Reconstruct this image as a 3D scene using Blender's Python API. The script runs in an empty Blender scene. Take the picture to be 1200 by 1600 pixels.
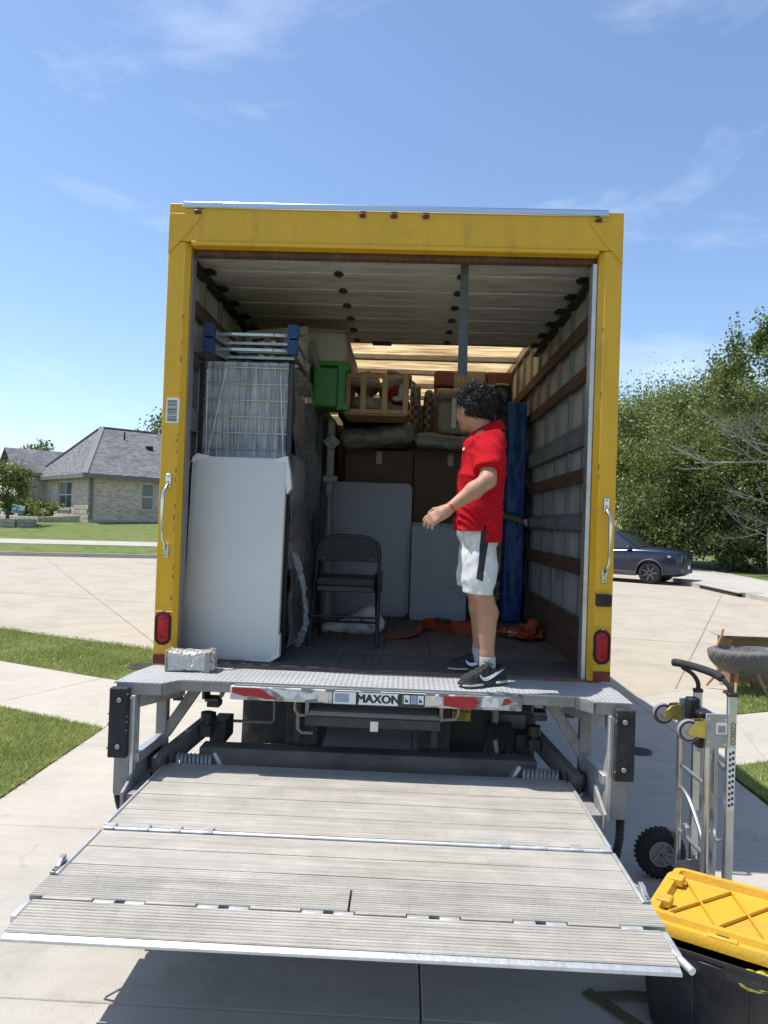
import bpy, bmesh, math, random
import numpy as np
from mathutils import Vector, Matrix, Euler

R_ = math.radians
PI = math.pi
random.seed(7)
rng = np.random.default_rng(7)
scn = bpy.context.scene
COL = scn.collection

# ------------------------------------------------------------------ camera
cam_d = bpy.data.cameras.new('camera')
cam_d.sensor_fit = 'VERTICAL'
cam_d.sensor_height = 36.0
cam_d.lens = 1150.0 / 1600.0 * 36.0
cam_d.clip_start = 0.05
cam_d.clip_end = 3000
cam = bpy.data.objects.new('camera', cam_d)
cam.matrix_world = (Matrix.Translation((0, 0, 1.78)) @ Matrix.Rotation(R_(1.74), 4, 'Z')
                    @ Matrix.Rotation(R_(90.7), 4, 'X') @ Matrix.Rotation(R_(1.95), 4, 'Z'))
COL.objects.link(cam)
scn.camera = cam

# ------------------------------------------------------------------ sun and sky
SHX, SHY = 0.42, -0.012            # ground shift of a shadow per metre of height
sdir = Vector((-SHX, -SHY, 1)).normalized()      # towards the sun
SUN_EL = math.asin(sdir.z)
SUN_AZ = math.atan2(sdir.x, sdir.y)              # from +Y, clockwise
sun_d = bpy.data.lights.new('sun', 'SUN')
sun_d.energy = 4.3
sun_d.angle = R_(0.53)
sun_d.color = (1.0, 0.955, 0.88)
sun = bpy.data.objects.new('sun', sun_d)
sun.rotation_euler = sdir.to_track_quat('Z', 'Y').to_euler()
sun.location = (-10, 0, 30)
COL.objects.link(sun)

world = bpy.data.worlds.new('World')
scn.world = world
world.use_nodes = True
wn = world.node_tree.nodes
wl = world.node_tree.links
wn.clear()
w_out = wn.new('ShaderNodeOutputWorld')
w_bg = wn.new('ShaderNodeBackground')
w_bg.inputs['Strength'].default_value = 0.145
sky = wn.new('ShaderNodeTexSky')
sky.sky_type = 'NISHITA'
sky.sun_disc = False
sky.sun_elevation = SUN_EL
sky.sun_rotation = SUN_AZ
sky.altitude = 150
sky.air_density = 1.0
sky.dust_density = 0.7
sky.ozone_density = 3.4
# thin cirrus over the whole sky
tc = wn.new('ShaderNodeTexCoord')
mp = wn.new('ShaderNodeMapping')
mp.inputs['Scale'].default_value = (1.0, 1.0, 3.2)
mp.inputs['Rotation'].default_value = (0.0, R_(-14), R_(20))
mp.inputs['Location'].default_value = (7.3, 2.9, 1.6)
wl.new(tc.outputs['Generated'], mp.inputs['Vector'])
nz = wn.new('ShaderNodeTexNoise')
nz.inputs['Scale'].default_value = 2.3
nz.inputs['Detail'].default_value = 9
nz.inputs['Roughness'].default_value = 0.58
nz.inputs['Distortion'].default_value = 0.55
wl.new(mp.outputs['Vector'], nz.inputs['Vector'])
cr = wn.new('ShaderNodeValToRGB')
cr.color_ramp.elements[0].position = 0.52
cr.color_ramp.elements[0].color = (0, 0, 0, 1)
cr.color_ramp.elements[1].position = 0.9
cr.color_ramp.elements[1].color = (0.5, 0.5, 0.5, 1)
wl.new(nz.outputs['Fac'], cr.inputs['Fac'])
wmix = wn.new('ShaderNodeMix')
wmix.data_type = 'RGBA'
wl.new(cr.outputs['Color'], wmix.inputs['Factor'])
wl.new(sky.outputs['Color'], wmix.inputs['A'])
wmix.inputs['B'].default_value = (6.6, 6.9, 7.3, 1)
wl.new(wmix.outputs['Result'], w_bg.inputs['Color'])
wl.new(w_bg.outputs['Background'], w_out.inputs['Surface'])

vs = scn.view_settings
vs.view_transform = 'Standard'
vs.look = 'None'
vs.gamma = 1.0
vs.exposure = 0.52
vs.use_curve_mapping = False
scn.cycles.max_bounces = 10
scn.cycles.diffuse_bounces = 6
scn.cycles.transparent_max_bounces = 24
scn.cycles.sample_clamp_indirect = 6.0

# ------------------------------------------------------------------ materials
MATS = {}
def mat(name, col, rough=0.6, metal=0.0, var=0.12, vs=6.0, bump=0.0, bs=60.0, spec=0.5,
        dirt=None, ds=3.0, dlo=0.5, dhi=0.75, trans=0.0, alpha=1.0, coat=0.0, stretch=None, sheen=0.0, rvar=0.0):
    """procedural material: noise-varied colour, optional dirt/wear patches, fine bump"""
    if name in MATS:
        return MATS[name]
    m = bpy.data.materials.new(name)
    m.use_nodes = True
    nt = m.node_tree
    n, l = nt.nodes, nt.links
    b = n['Principled BSDF']
    c = tuple(col) + (1,)
    b.inputs['Roughness'].default_value = rough
    b.inputs['Metallic'].default_value = metal
    b.inputs['Specular IOR Level'].default_value = spec
    if coat:
        b.inputs['Coat Weight'].default_value = coat
        b.inputs['Coat Roughness'].default_value = 0.08
    if sheen:
        b.inputs['Sheen Weight'].default_value = sheen
    if trans:
        b.inputs['Transmission Weight'].default_value = trans
    if alpha < 1:
        b.inputs['Alpha'].default_value = alpha
    tcn = n.new('ShaderNodeTexCoord')
    vec = tcn.outputs['Object']
    if stretch:
        mpn = n.new('ShaderNodeMapping')
        mpn.inputs['Scale'].default_value = stretch
        l.new(vec, mpn.inputs['Vector'])
        vec = mpn.outputs['Vector']
    nz = n.new('ShaderNodeTexNoise')
    nz.inputs['Scale'].default_value = vs
    nz.inputs['Detail'].default_value = 6
    nz.inputs['Roughness'].default_value = 0.62
    l.new(vec, nz.inputs['Vector'])
    mr = n.new('ShaderNodeMapRange')
    mr.inputs['From Min'].default_value = 0.28
    mr.inputs['From Max'].default_value = 0.72
    mr.inputs['To Min'].default_value = 1 - var
    mr.inputs['To Max'].default_value = 1 + var
    l.new(nz.outputs['Fac'], mr.inputs['Value'])
    mx = n.new('ShaderNodeVectorMath')
    mx.operation = 'SCALE'
    mx.inputs[0].default_value = col
    l.new(mr.outputs['Result'], mx.inputs['Scale'])
    cur = mx.outputs['Vector']
    if dirt is not None:
        nd = n.new('ShaderNodeTexNoise')
        nd.inputs['Scale'].default_value = ds
        nd.inputs['Detail'].default_value = 8
        nd.inputs['Roughness'].default_value = 0.7
        l.new(vec, nd.inputs['Vector'])
        md = n.new('ShaderNodeMapRange')
        md.inputs['From Min'].default_value = dlo
        md.inputs['From Max'].default_value = dhi
        l.new(nd.outputs['Fac'], md.inputs['Value'])
        mm = n.new('ShaderNodeMix')
        mm.data_type = 'RGBA'
        l.new(md.outputs['Result'], mm.inputs['Factor'])
        l.new(cur, mm.inputs['A'])
        mm.inputs['B'].default_value = tuple(dirt) + (1,)
        cur = mm.outputs['Result']
    l.new(cur, b.inputs['Base Color'])
    if rvar:
        rr = n.new('ShaderNodeMapRange')
        rr.inputs['From Min'].default_value = 0.3
        rr.inputs['From Max'].default_value = 0.7
        rr.inputs['To Min'].default_value = max(0.02, rough - rvar)
        rr.inputs['To Max'].default_value = min(1, rough + rvar)
        l.new(nz.outputs['Fac'], rr.inputs['Value'])
        l.new(rr.outputs['Result'], b.inputs['Roughness'])
    if bump:
        nb = n.new('ShaderNodeTexNoise')
        nb.inputs['Scale'].default_value = bs
        nb.inputs['Detail'].default_value = 4
        l.new(vec, nb.inputs['Vector'])
        bp = n.new('ShaderNodeBump')
        bp.inputs['Strength'].default_value = bump
        bp.inputs['Distance'].default_value = 0.02
        l.new(nb.outputs['Fac'], bp.inputs['Height'])
        l.new(bp.outputs['Normal'], b.inputs['Normal'])
    MATS[name] = m
    return m

# ------------------------------------------------------------------ mesh builder
class MB:
    def __init__(s):
        s.v, s.f = [], []
    def add(s, vs, fs):
        o = len(s.v)
        s.v.extend([tuple(map(float, v)) for v in vs])
        s.f.extend([tuple(i + o for i in f) for f in fs])
        return s
    def box(s, a, b):
        x0, y0, z0 = (min(a[i], b[i]) for i in range(3))
        x1, y1, z1 = (max(a[i], b[i]) for i in range(3))
        return s.add([(x0,y0,z0),(x1,y0,z0),(x1,y1,z0),(x0,y1,z0),(x0,y0,z1),(x1,y0,z1),(x1,y1,z1),(x0,y1,z1)],
                     [(0,3,2,1),(4,5,6,7),(0,1,5,4),(1,2,6,5),(2,3,7,6),(3,0,4,7)])
    def obox(s, c, size, rot=None):
        """box of given size about c, turned by a 3x3 matrix / euler tuple"""
        m = rot if isinstance(rot, Matrix) else Euler(rot or (0, 0, 0)).to_matrix()
        c = Vector(c)
        hx, hy, hz = size[0]/2, size[1]/2, size[2]/2
        P = [c + m @ Vector(p) for p in [(-hx,-hy,-hz),(hx,-hy,-hz),(hx,hy,-hz),(-hx,hy,-hz),(-hx,-hy,hz),(hx,-hy,hz),(hx,hy,hz),(-hx,hy,hz)]]
        return s.add(P, [(0,3,2,1),(4,5,6,7),(0,1,5,4),(1,2,6,5),(2,3,7,6),(3,0,4,7)])
    def bar(s, p, q, w, h, up=(0, 0, 1)):
        """rectangular bar from p to q, w across, h along up"""
        p, q = Vector(p), Vector(q)
        d = (q - p)
        L = d.length
        d.normalize()
        u = Vector(up)
        x = d.cross(u)
        if x.length < 1e-4:
            x = d.cross(Vector((0, 1, 0)))
        x.normalize()
        u = x.cross(d)
        m = Matrix((x, d, u)).transposed()
        return s.obox((p + q) / 2, (w, L, h), m)
    def tube(s, pts, r, n=8, cap=True, closed=False):
        pts = [Vector(p) for p in pts]
        N = len(pts)
        rs = r if isinstance(r, (list, tuple)) else [r] * N
        rings = []
        prev = None
        for i, p in enumerate(pts):
            if closed:
                t = pts[(i + 1) % N] - pts[i - 1]
            else:
                t = pts[min(i + 1, N - 1)] - pts[max(i - 1, 0)]
            if t.length < 1e-9:
                t = Vector((0, 0, 1))
            t.normalize()
            if prev is None:
                a = Vector((0, 0, 1)) if abs(t.z) < 0.9 else Vector((1, 0, 0))
                x = t.cross(a).normalized()
            else:
                x = prev - t * prev.dot(t)
                if x.length < 1e-6:
                    x = t.cross(Vector((0.3, 0.5, 0.8)))
                x.normalize()
            prev = x
            y = t.cross(x)
            rings.append([p + (x * math.cos(2*PI*k/n) + y * math.sin(2*PI*k/n)) * rs[i] for k in range(n)])
        return s.loft(rings, cap=cap and not closed, closed=closed)
    def loft(s, rings, cap=True, closed=False):
        n = len(rings[0])
        vs = [p for r in rings for p in r]
        fs = []
        M = len(rings)
        for i in range(M if closed else M - 1):
            a, b = i * n, ((i + 1) % M) * n
            for k in range(n):
                k2 = (k + 1) % n
                fs.append((a + k, a + k2, b + k2, b + k))
        if cap:
            fs.append(tuple(reversed(range(n))))
            fs.append(tuple((M - 1) * n + k for k in range(n)))
        return s.add(vs, fs)
    def cyl(s, p, q, r, n=16, r2=None):
        return s.tube([p, q], [r, r if r2 is None else r2], n)
    def prism(s, poly, d):
        """closed polygon (list of 3d points) pushed along vector d"""
        n = len(poly)
        d = Vector(d)
        A = [Vector(p) for p in poly]
        B = [p + d for p in A]
        fs = [tuple(reversed(range(n))), tuple(range(n, 2 * n))]
        fs += [(k, (k + 1) % n, n + (k + 1) % n, n + k) for k in range(n)]
        return s.add(A + B, fs)
    def lathe(s, prof, c=(0, 0, 0), axis='z', n=20, ring=False):
        rings = []
        for r, h in prof:
            ring = []
            for k in range(n):
                a = 2 * PI * k / n
                p = (r * math.cos(a), r * math.sin(a), h)
                if axis == 'x':
                    p = (p[2], p[0], p[1])
                elif axis == 'y':
                    p = (p[0], -p[2], p[1]) if False else (p[0], p[2], p[1])
                ring.append((p[0] + c[0], p[1] + c[1], p[2] + c[2]))
            rings.append(ring)
        return s.loft(rings, cap=not ring, closed=ring)
    def grid(s, fn, nu, nv, closeu=False):
        vs = [fn(i / (nu if closeu else nu - 1), j / (nv - 1)) for j in range(nv) for i in range(nu)]
        fs = []
        for j in range(nv - 1):
            for i in range(nu if closeu else nu - 1):
                i2 = (i + 1) % nu
                fs.append((j*nu+i, j*nu+i2, (j+1)*nu+i2, (j+1)*nu+i))
        return s.add(vs, fs)
    def xform(s, m):
        s.v = [tuple(m @ Vector(p)) for p in s.v]
        return s
    def build(s, name, material, parent=None, bevel=0.0, smooth=35, seg=2, recalc=True, sub=0, solid=0.0):
        return mesh_obj(name, s.v, s.f, material, parent, bevel, smooth, seg, recalc, sub, solid)

WLOC = {}
def wloc(o):
    return WLOC.get(o.name, Vector((0, 0, 0))) if o is not None else Vector((0, 0, 0))

def mesh_obj(name, v, f, material, parent=None, bevel=0.0, smooth=35, seg=2, recalc=True, sub=0, solid=0.0):
    me = bpy.data.meshes.new(name)
    off = wloc(parent)
    if isinstance(v, np.ndarray):
        v = v - np.array(off)
        f = f if isinstance(f, list) else f.tolist()
        me.from_pydata(v.tolist(), [], f)
    else:
        me.from_pydata([(p[0]-off.x, p[1]-off.y, p[2]-off.z) for p in v], [], f)
    if recalc:
        bm = bmesh.new()
        bm.from_mesh(me)
        bmesh.ops.recalc_face_normals(bm, faces=bm.faces)
        bm.to_mesh(me)
        bm.free()
    if smooth:
        me.polygons.foreach_set('use_smooth', [True] * len(me.polygons))
        if smooth < 180:
            me.set_sharp_from_angle(angle=R_(smooth))
    if material is not None:
        me.materials.append(material)
    o = bpy.data.objects.new(name, me)
    COL.objects.link(o)
    if parent is not None:
        o.parent = parent
    WLOC[o.name] = off
    if solid:
        md = o.modifiers.new('solid', 'SOLIDIFY')
        md.thickness = solid
        md.offset = 0
    if bevel:
        md = o.modifiers.new('bevel', 'BEVEL')
        md.width = bevel
        md.segments = seg
        md.limit_method = 'ANGLE'
        md.angle_limit = R_(40)
        md.harden_normals = False
    if sub:
        md = o.modifiers.new('sub', 'SUBSURF')
        md.levels = md.render_levels = sub
    return o

def tag(o, label, cat, group=None):
    o['label'] = label
    o['category'] = cat
    if group:
        o['group'] = group
    return o

def thing(name, label, cat, loc=(0, 0, 0), group=None):
    o = bpy.data.objects.new(name, None)
    o.empty_display_size = 0.1
    COL.objects.link(o)
    o.location = loc
    WLOC[o.name] = Vector(loc)
    return tag(o, label, cat, group)

def struct(o):
    o['kind'] = 'structure'
    return o

def copy_tree(o, parent=None):
    c = o.copy()
    COL.objects.link(c)
    c.parent = parent
    for ch in list(o.children):
        copy_tree(ch, c)
    return c

def share(src, name, parent, loc, rot=None):
    """another piece with the same mesh data, moved by loc"""
    c = src.copy()
    c.name = name
    COL.objects.link(c)
    c.parent = parent
    c.location = loc
    if rot:
        c.rotation_euler = rot
    return c

def text_obj(body, name, material, parent, loc, size, rot=(R_(90), 0, 0), extrude=0.0008, align='CENTER', bold=0.0, shx=1.0, fat=0.0):
    cu = bpy.data.curves.new(name, 'FONT')
    cu.body = body
    cu.size = size
    cu.extrude = extrude
    cu.offset = bold
    cu.align_x = align
    cu.align_y = 'CENTER'
    cu.resolution_u = 4
    t = bpy.data.objects.new(name, cu)
    COL.objects.link(t)
    dg = bpy.context.evaluated_depsgraph_get()
    me = bpy.data.meshes.new_from_object(t.evaluated_get(dg))
    bpy.data.objects.remove(t)
    bpy.data.curves.remove(cu)
    me.transform(Matrix.Diagonal((shx, 1, 1, 1)))
    if fat:
        bm = bmesh.new()
        for k, (dx, dy) in enumerate(((0, 0), (-fat, 0), (fat, 0), (0, -fat*.5), (0, fat*.5), (-fat*.5, fat*.4), (fat*.5, -fat*.4))):
            m2 = me.copy(); m2.transform(Matrix.Translation((dx, dy, k*.00006)))
            bm.from_mesh(m2); bpy.data.meshes.remove(m2)
        bm.to_mesh(me); bm.free()
    me.materials.clear()
    me.materials.append(material)
    o = bpy.data.objects.new(name, me)
    COL.objects.link(o)
    off = wloc(parent)
    me.transform(Matrix.Translation(Vector(loc) - off) @ Euler(rot).to_matrix().to_4x4())
    o.parent = parent
    WLOC[o.name] = off
    return o

# ------------------------------------------------------------------ noise and implicit surfaces
_H = rng.random(65536).astype(np.float32)
def vnoise(x, y, z):
    xi = np.floor(x).astype(np.int64); yi = np.floor(y).astype(np.int64); zi = np.floor(z).astype(np.int64)
    fx, fy, fz = x - xi, y - yi, z - zi
    fx = fx*fx*(3-2*fx); fy = fy*fy*(3-2*fy); fz = fz*fz*(3-2*fz)
    def h(a, b, c):
        return _H[((a * 7919) ^ (b * 104729) ^ (c * 1299709)) & 65535]
    def L(a, b, t):
        return a + (b - a) * t
    return L(L(L(h(xi,yi,zi), h(xi+1,yi,zi), fx), L(h(xi,yi+1,zi), h(xi+1,yi+1,zi), fx), fy),
             L(L(h(xi,yi,zi+1), h(xi+1,yi,zi+1), fx), L(h(xi,yi+1,zi+1), h(xi+1,yi+1,zi+1), fx), fy), fz) - 0.5

def smin(a, b, k):
    h = np.clip(0.5 + 0.5 * (b - a) / k, 0, 1)
    return b + (a - b) * h - k * h * (1 - h)

def cone(P, a, b, ra, rb):
    """tapered capsule"""
    a = np.array(a, np.float32); b = np.array(b, np.float32)
    ba = b - a
    t = np.clip(((P - a) @ ba) / (ba @ ba), 0, 1)
    q = P - a - t[..., None] * ba
    return np.sqrt((q * q).sum(-1)) - (ra + (rb - ra) * t)

def ell(P, c, r, rot=None):
    q = P - np.array(c, np.float32)
    if rot is not None:
        q = q @ np.array(rot, np.float32)      # columns = local axes
    r = np.array(r, np.float32)
    k0 = np.sqrt(((q / r) ** 2).sum(-1))
    k1 = np.sqrt(((q / (r * r)) ** 2).sum(-1)) + 1e-9
    return k0 * (k0 - 1) / k1

def rbox(P, c, h, r, rot=None):
    q = P - np.array(c, np.float32)
    if rot is not None:
        q = q @ np.array(rot, np.float32)
    d = np.abs(q) - (np.array(h, np.float32) - r)
    return np.sqrt((np.maximum(d, 0) ** 2).sum(-1)) + np.minimum(d.max(-1), 0) - r

def surface(fn, lo, hi, res):
    """surface nets over the field fn inside the box lo..hi"""
    lo = np.array(lo, float); hi = np.array(hi, float)
    n = np.ceil((hi - lo) / res).astype(int) + 1
    ax = [lo[i] + np.arange(n[i]) * res for i in range(3)]
    # coarse pass first, then the fine field only in the blocks the surface passes
    q = 6
    nc = np.ceil((n - 1) / q).astype(int) + 1
    axc = [lo[i] + np.arange(nc[i]) * res * q for i in range(3)]
    Fc = fn(np.stack(np.meshgrid(*axc, indexing='ij'), -1).astype(np.float32)).astype(np.float32)
    ci = [np.minimum((np.arange(n[i]) + q // 2) // q, nc[i] - 1) for i in range(3)]
    F = Fc[np.ix_(*ci)].copy()
    near = np.abs(F) < res * q * 2.2 + 0.03
    I = np.argwhere(near)
    if len(I):
        Pn = np.stack([ax[k][I[:, k]] for k in range(3)], -1).astype(np.float32)
        F[near] = fn(Pn).astype(np.float32)
    s = F < 0
    nx, ny, nz = n
    c = np.zeros((nx-1, ny-1, nz-1), int)
    corner = [(i, j, k) for i in (0, 1) for j in (0, 1) for k in (0, 1)]
    def sl(A, o):
        return A[o[0]:nx-1+o[0], o[1]:ny-1+o[1], o[2]:nz-1+o[2]]
    for o in corner:
        c += sl(s, o)
    act = (c > 0) & (c < 8)
    idx = -np.ones(act.shape, int)
    idx[act] = np.arange(act.sum())
    acc = np.zeros((act.sum(), 3)); cnt = np.zeros(act.sum())
    base = np.argwhere(act)
    for a in corner:
        for d in range(3):
            if a[d]:
                continue
            b = list(a); b[d] = 1; b = tuple(b)
            fa = sl(F, a)[act]; fb = sl(F, b)[act]
            m = (fa < 0) != (fb < 0)
            t = fa[m] / (fa[m] - fb[m])
            p = np.zeros((m.sum(), 3)) + np.array(a)
            p[:, d] += t
            acc[m] += p; cnt[m] += 1
    V = lo + (base + acc / cnt[:, None]) * res
    quads = []
    for d in range(3):
        e1, e2 = [(1, 2), (2, 0), (0, 1)][d]
        sh = [slice(1, -1)] * 3
        sh[d] = slice(0, n[d]-1)
        A = s[tuple(sh)]
        sh2 = list(sh); sh2[d] = slice(1, n[d])
        B = s[tuple(sh2)]
        ch = A != B
        pos = np.argwhere(ch)
        if len(pos) == 0:
            continue
        flip = A[ch]
        off = np.ones(3, int); off[d] = 0
        pos = pos + off
        def cell(a, b):
            q = pos.copy(); q[:, e1] += a; q[:, e2] += b
            return idx[q[:, 0], q[:, 1], q[:, 2]]
        Q = np.stack([cell(-1, -1), cell(0, -1), cell(0, 0), cell(-1, 0)], 1)
        Q[~flip] = Q[~flip][:, ::-1]
        quads.append(Q)
    return V, np.concatenate(quads)

def surf_obj(name, fn, lo, hi, res, material, parent=None):
    V, Q = surface(fn, lo, hi, res)
    return mesh_obj(name, V, Q, material, parent, smooth=180, recalc=False)
# ================================================================== SETTING
def concrete_mat(name, col, stain, joint=None, brush=0.0):
    m = mat(name, col, rough=0.85, var=0.07, vs=1.6, bump=0.25, bs=140, spec=0.3, dirt=stain, ds=0.9, dlo=0.48, dhi=0.85)
    nt = m.node_tree
    n, l = nt.nodes, nt.links
    b = n['Principled BSDF']
    src = b.inputs['Base Color'].links[0].from_socket
    tcn = n.new('ShaderNodeTexCoord')
    # fine speckle and long faint scuffs
    sp = n.new('ShaderNodeTexNoise'); sp.inputs['Scale'].default_value = 260; sp.inputs['Detail'].default_value = 2
    l.new(tcn.outputs['Object'], sp.inputs['Vector'])
    mp_ = n.new('ShaderNodeMapping'); mp_.inputs['Scale'].default_value = (0.5, 7, 1); mp_.inputs['Rotation'].default_value = (0, 0, R_(7))
    l.new(tcn.outputs['Object'], mp_.inputs['Vector'])
    sc = n.new('ShaderNodeTexNoise'); sc.inputs['Scale'].default_value = 2.0; sc.inputs['Detail'].default_value = 7; sc.inputs['Roughness'].default_value = 0.7
    l.new(mp_.outputs['Vector'], sc.inputs['Vector'])
    ad = n.new('ShaderNodeMath'); ad.operation = 'ADD'
    l.new(sp.outputs['Fac'], ad.inputs[0]); l.new(sc.outputs['Fac'], ad.inputs[1])
    mr = n.new('ShaderNodeMapRange')
    mr.inputs['From Min'].default_value = 0.6; mr.inputs['From Max'].default_value = 1.4
    mr.inputs['To Min'].default_value = 0.86; mr.inputs['To Max'].default_value = 1.12
    l.new(ad.outputs[0], mr.inputs['Value'])
    vm = n.new('ShaderNodeVectorMath'); vm.operation = 'SCALE'
    l.new(src, vm.inputs[0]); l.new(mr.outputs['Result'], vm.inputs['Scale'])
    cur = vm.outputs['Vector']
    for sc_, lo_, hi_, f_ in ((5.5, .60, .68, .90), (1.1, .52, .75, .88), (26, .66, .70, .86)):
        s2 = n.new('ShaderNodeTexNoise'); s2.inputs['Scale'].default_value = sc_; s2.inputs['Detail'].default_value = 6; s2.inputs['Distortion'].default_value = .8
        l.new(tcn.outputs['Object'], s2.inputs['Vector'])
        m2 = n.new('ShaderNodeMapRange'); m2.inputs['From Min'].default_value = lo_; m2.inputs['From Max'].default_value = hi_; m2.inputs['To Min'].default_value = 1.0; m2.inputs['To Max'].default_value = f_
        l.new(s2.outputs['Fac'], m2.inputs['Value'])
        v2 = n.new('ShaderNodeVectorMath'); v2.operation = 'SCALE'
        l.new(cur, v2.inputs[0]); l.new(m2.outputs['Result'], v2.inputs['Scale'])
        cur = v2.outputs['Vector']
    l.new(cur, b.inputs['Base Color'])
    return m
M_drive = concrete_mat('driveway_concrete', (0.42, 0.395, 0.35), (0.33, 0.305, 0.265))
M_walk = concrete_mat('sidewalk_concrete', (0.42, 0.395, 0.35), (0.35, 0.325, 0.28))
M_street = concrete_mat('street_concrete', (0.40, 0.355, 0.285), (0.31, 0.27, 0.21))
M_kerb = concrete_mat('kerb_concrete', (0.41, 0.385, 0.33), (0.28, 0.26, 0.22))
M_lawn = mat('lawn_soil_and_thatch', (0.19, 0.21, 0.075), rough=0.95, var=0.4, vs=9, bump=0.8, bs=120, dirt=(0.13, 0.12, 0.06), ds=3, dlo=0.5, dhi=0.8, spec=0.1)
M_lawnfar = mat('mown_lawn', (0.125, 0.165, 0.05), rough=0.95, var=0.3, vs=2.2, bump=0.8, bs=60, dirt=(0.19, 0.19, 0.085), ds=1.0, dlo=0.45, dhi=0.75, spec=0.1)
M_sjoint = mat('street_joint', (0.22, 0.195, 0.155), rough=0.9, var=0.3)
M_joint = mat('joint_sealant', (0.10, 0.09, 0.075), rough=0.9, var=0.3)
M_dark = mat('dark_cavity', (0.02, 0.02, 0.02), rough=0.9)

def leafmat(name, a, b_, tr=0.35):
    m = bpy.data.materials.new(name)
    m.use_nodes = True
    n, l = m.node_tree.nodes, m.node_tree.links
    n.clear()
    out = n.new('ShaderNodeOutputMaterial')
    geo = n.new('ShaderNodeNewGeometry')
    tcn = n.new('ShaderNodeTexCoord')
    nz = n.new('ShaderNodeTexNoise'); nz.inputs['Scale'].default_value = 1.1; nz.inputs['Detail'].default_value = 4
    l.new(tcn.outputs['Object'], nz.inputs['Vector'])
    ad = n.new('ShaderNodeMath'); ad.operation = 'ADD'
    hf = n.new('ShaderNodeMath'); hf.operation = 'MULTIPLY'; hf.inputs[1].default_value = 0.45
    l.new(geo.outputs['Random Per Island'], hf.inputs[0]); l.new(hf.outputs[0], ad.inputs[0]); l.new(nz.outputs['Fac'], ad.inputs[1])
    mr = n.new('ShaderNodeMapRange'); mr.inputs['From Min'].default_value = 0.4; mr.inputs['From Max'].default_value = 1.0
    l.new(ad.outputs[0], mr.inputs['Value'])
    mx = n.new('ShaderNodeMix'); mx.data_type = 'RGBA'
    l.new(mr.outputs['Result'], mx.inputs['Factor'])
    mx.inputs['A'].default_value = a + (1,); mx.inputs['B'].default_value = b_ + (1,)
    d = n.new('ShaderNodeBsdfDiffuse'); t = n.new('ShaderNodeBsdfTranslucent'); g = n.new('ShaderNodeBsdfGlossy')
    g.inputs['Roughness'].default_value = 0.45; g.inputs['Color'].default_value = (0.5, 0.55, 0.5, 1)
    l.new(mx.outputs['Result'], d.inputs['Color']); l.new(mx.outputs['Result'], t.inputs['Color'])
    ms = n.new('ShaderNodeMixShader'); ms.inputs['Fac'].default_value = tr
    l.new(d.outputs[0], ms.inputs[1]); l.new(t.outputs[0], ms.inputs[2])
    m2 = n.new('ShaderNodeMixShader'); m2.inputs['Fac'].default_value = 0.05
    l.new(ms.outputs[0], m2.inputs[1]); l.new(g.outputs[0], m2.inputs[2])
    l.new(m2.outputs[0], out.inputs['Surface'])
    return m
M_leaf = leafmat('tree_leaves', (0.058, 0.092, 0.024), (0.21, 0.255, 0.07))
M_leaf2 = leafmat('pale_tree_leaves', (0.10, 0.14, 0.038), (0.30, 0.345, 0.11))
M_leaf3 = leafmat('dark_tree_leaves', (0.036, 0.062, 0.019), (0.125, 0.165, 0.05))
M_grass = leafmat('grass_blades', (0.18, 0.25, 0.06), (0.42, 0.47, 0.165), 0.35)
M_grassdry = leafmat('grass_blades_verge', (0.175, 0.245, 0.06), (0.41, 0.455, 0.165), 0.35)
M_bark = mat('bark', (0.10, 0.085, 0.068), rough=0.95, var=0.35, vs=14, bump=0.6, bs=30)
M_barkpale = mat('dead_grey_wood', (0.30, 0.275, 0.24), rough=0.9, var=0.25, vs=9, bump=0.3, bs=50)

def sheet(name, poly, z, material, thick=0.0, kind=True, parent=None):
    b = MB()
    P = [(p[0], p[1], z) for p in poly]
    if thick:
        b.prism(P, (0, 0, -thick))
    else:
        b.add(P, [tuple(range(len(P)))])
    o = b.build(name, material, parent, smooth=0)
    return struct(o) if kind else o

ZS = -0.06                         # street level; driveway and walks are at 0
sheet('ground', [(-900, -900), (900, -900), (900, 900), (-900, 900)], -0.16, M_lawnfar)
NEAR_EDGE = [(-60, 17.5), (-26, 16), (-16, 14.3), (-10, 12.4), (-6, 10.84), (-3.36, 9.65), (-2.45, 9.15), (-0.5, 8.75), (1.0, 8.35), (2.3, 8.02), (2.61, 8.13), (3.19, 8.58), (3.67, 8.87), (4.57, 9.33), (8, 11.8), (9.6, 15.5), (10.0, 20.6), (9.75, 25.2), (10.6, 35), (13, 50), (14, 90)]
FAR_EDGE = [(6, 90), (5, 52), (1, 40), (-4, 32.6), (-10.15, 29.6), (-15.6, 28.0), (-25, 26.2), (-60, 26)]
street = sheet('street', NEAR_EDGE + FAR_EDGE, ZS, M_street, 0.08)

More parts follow.
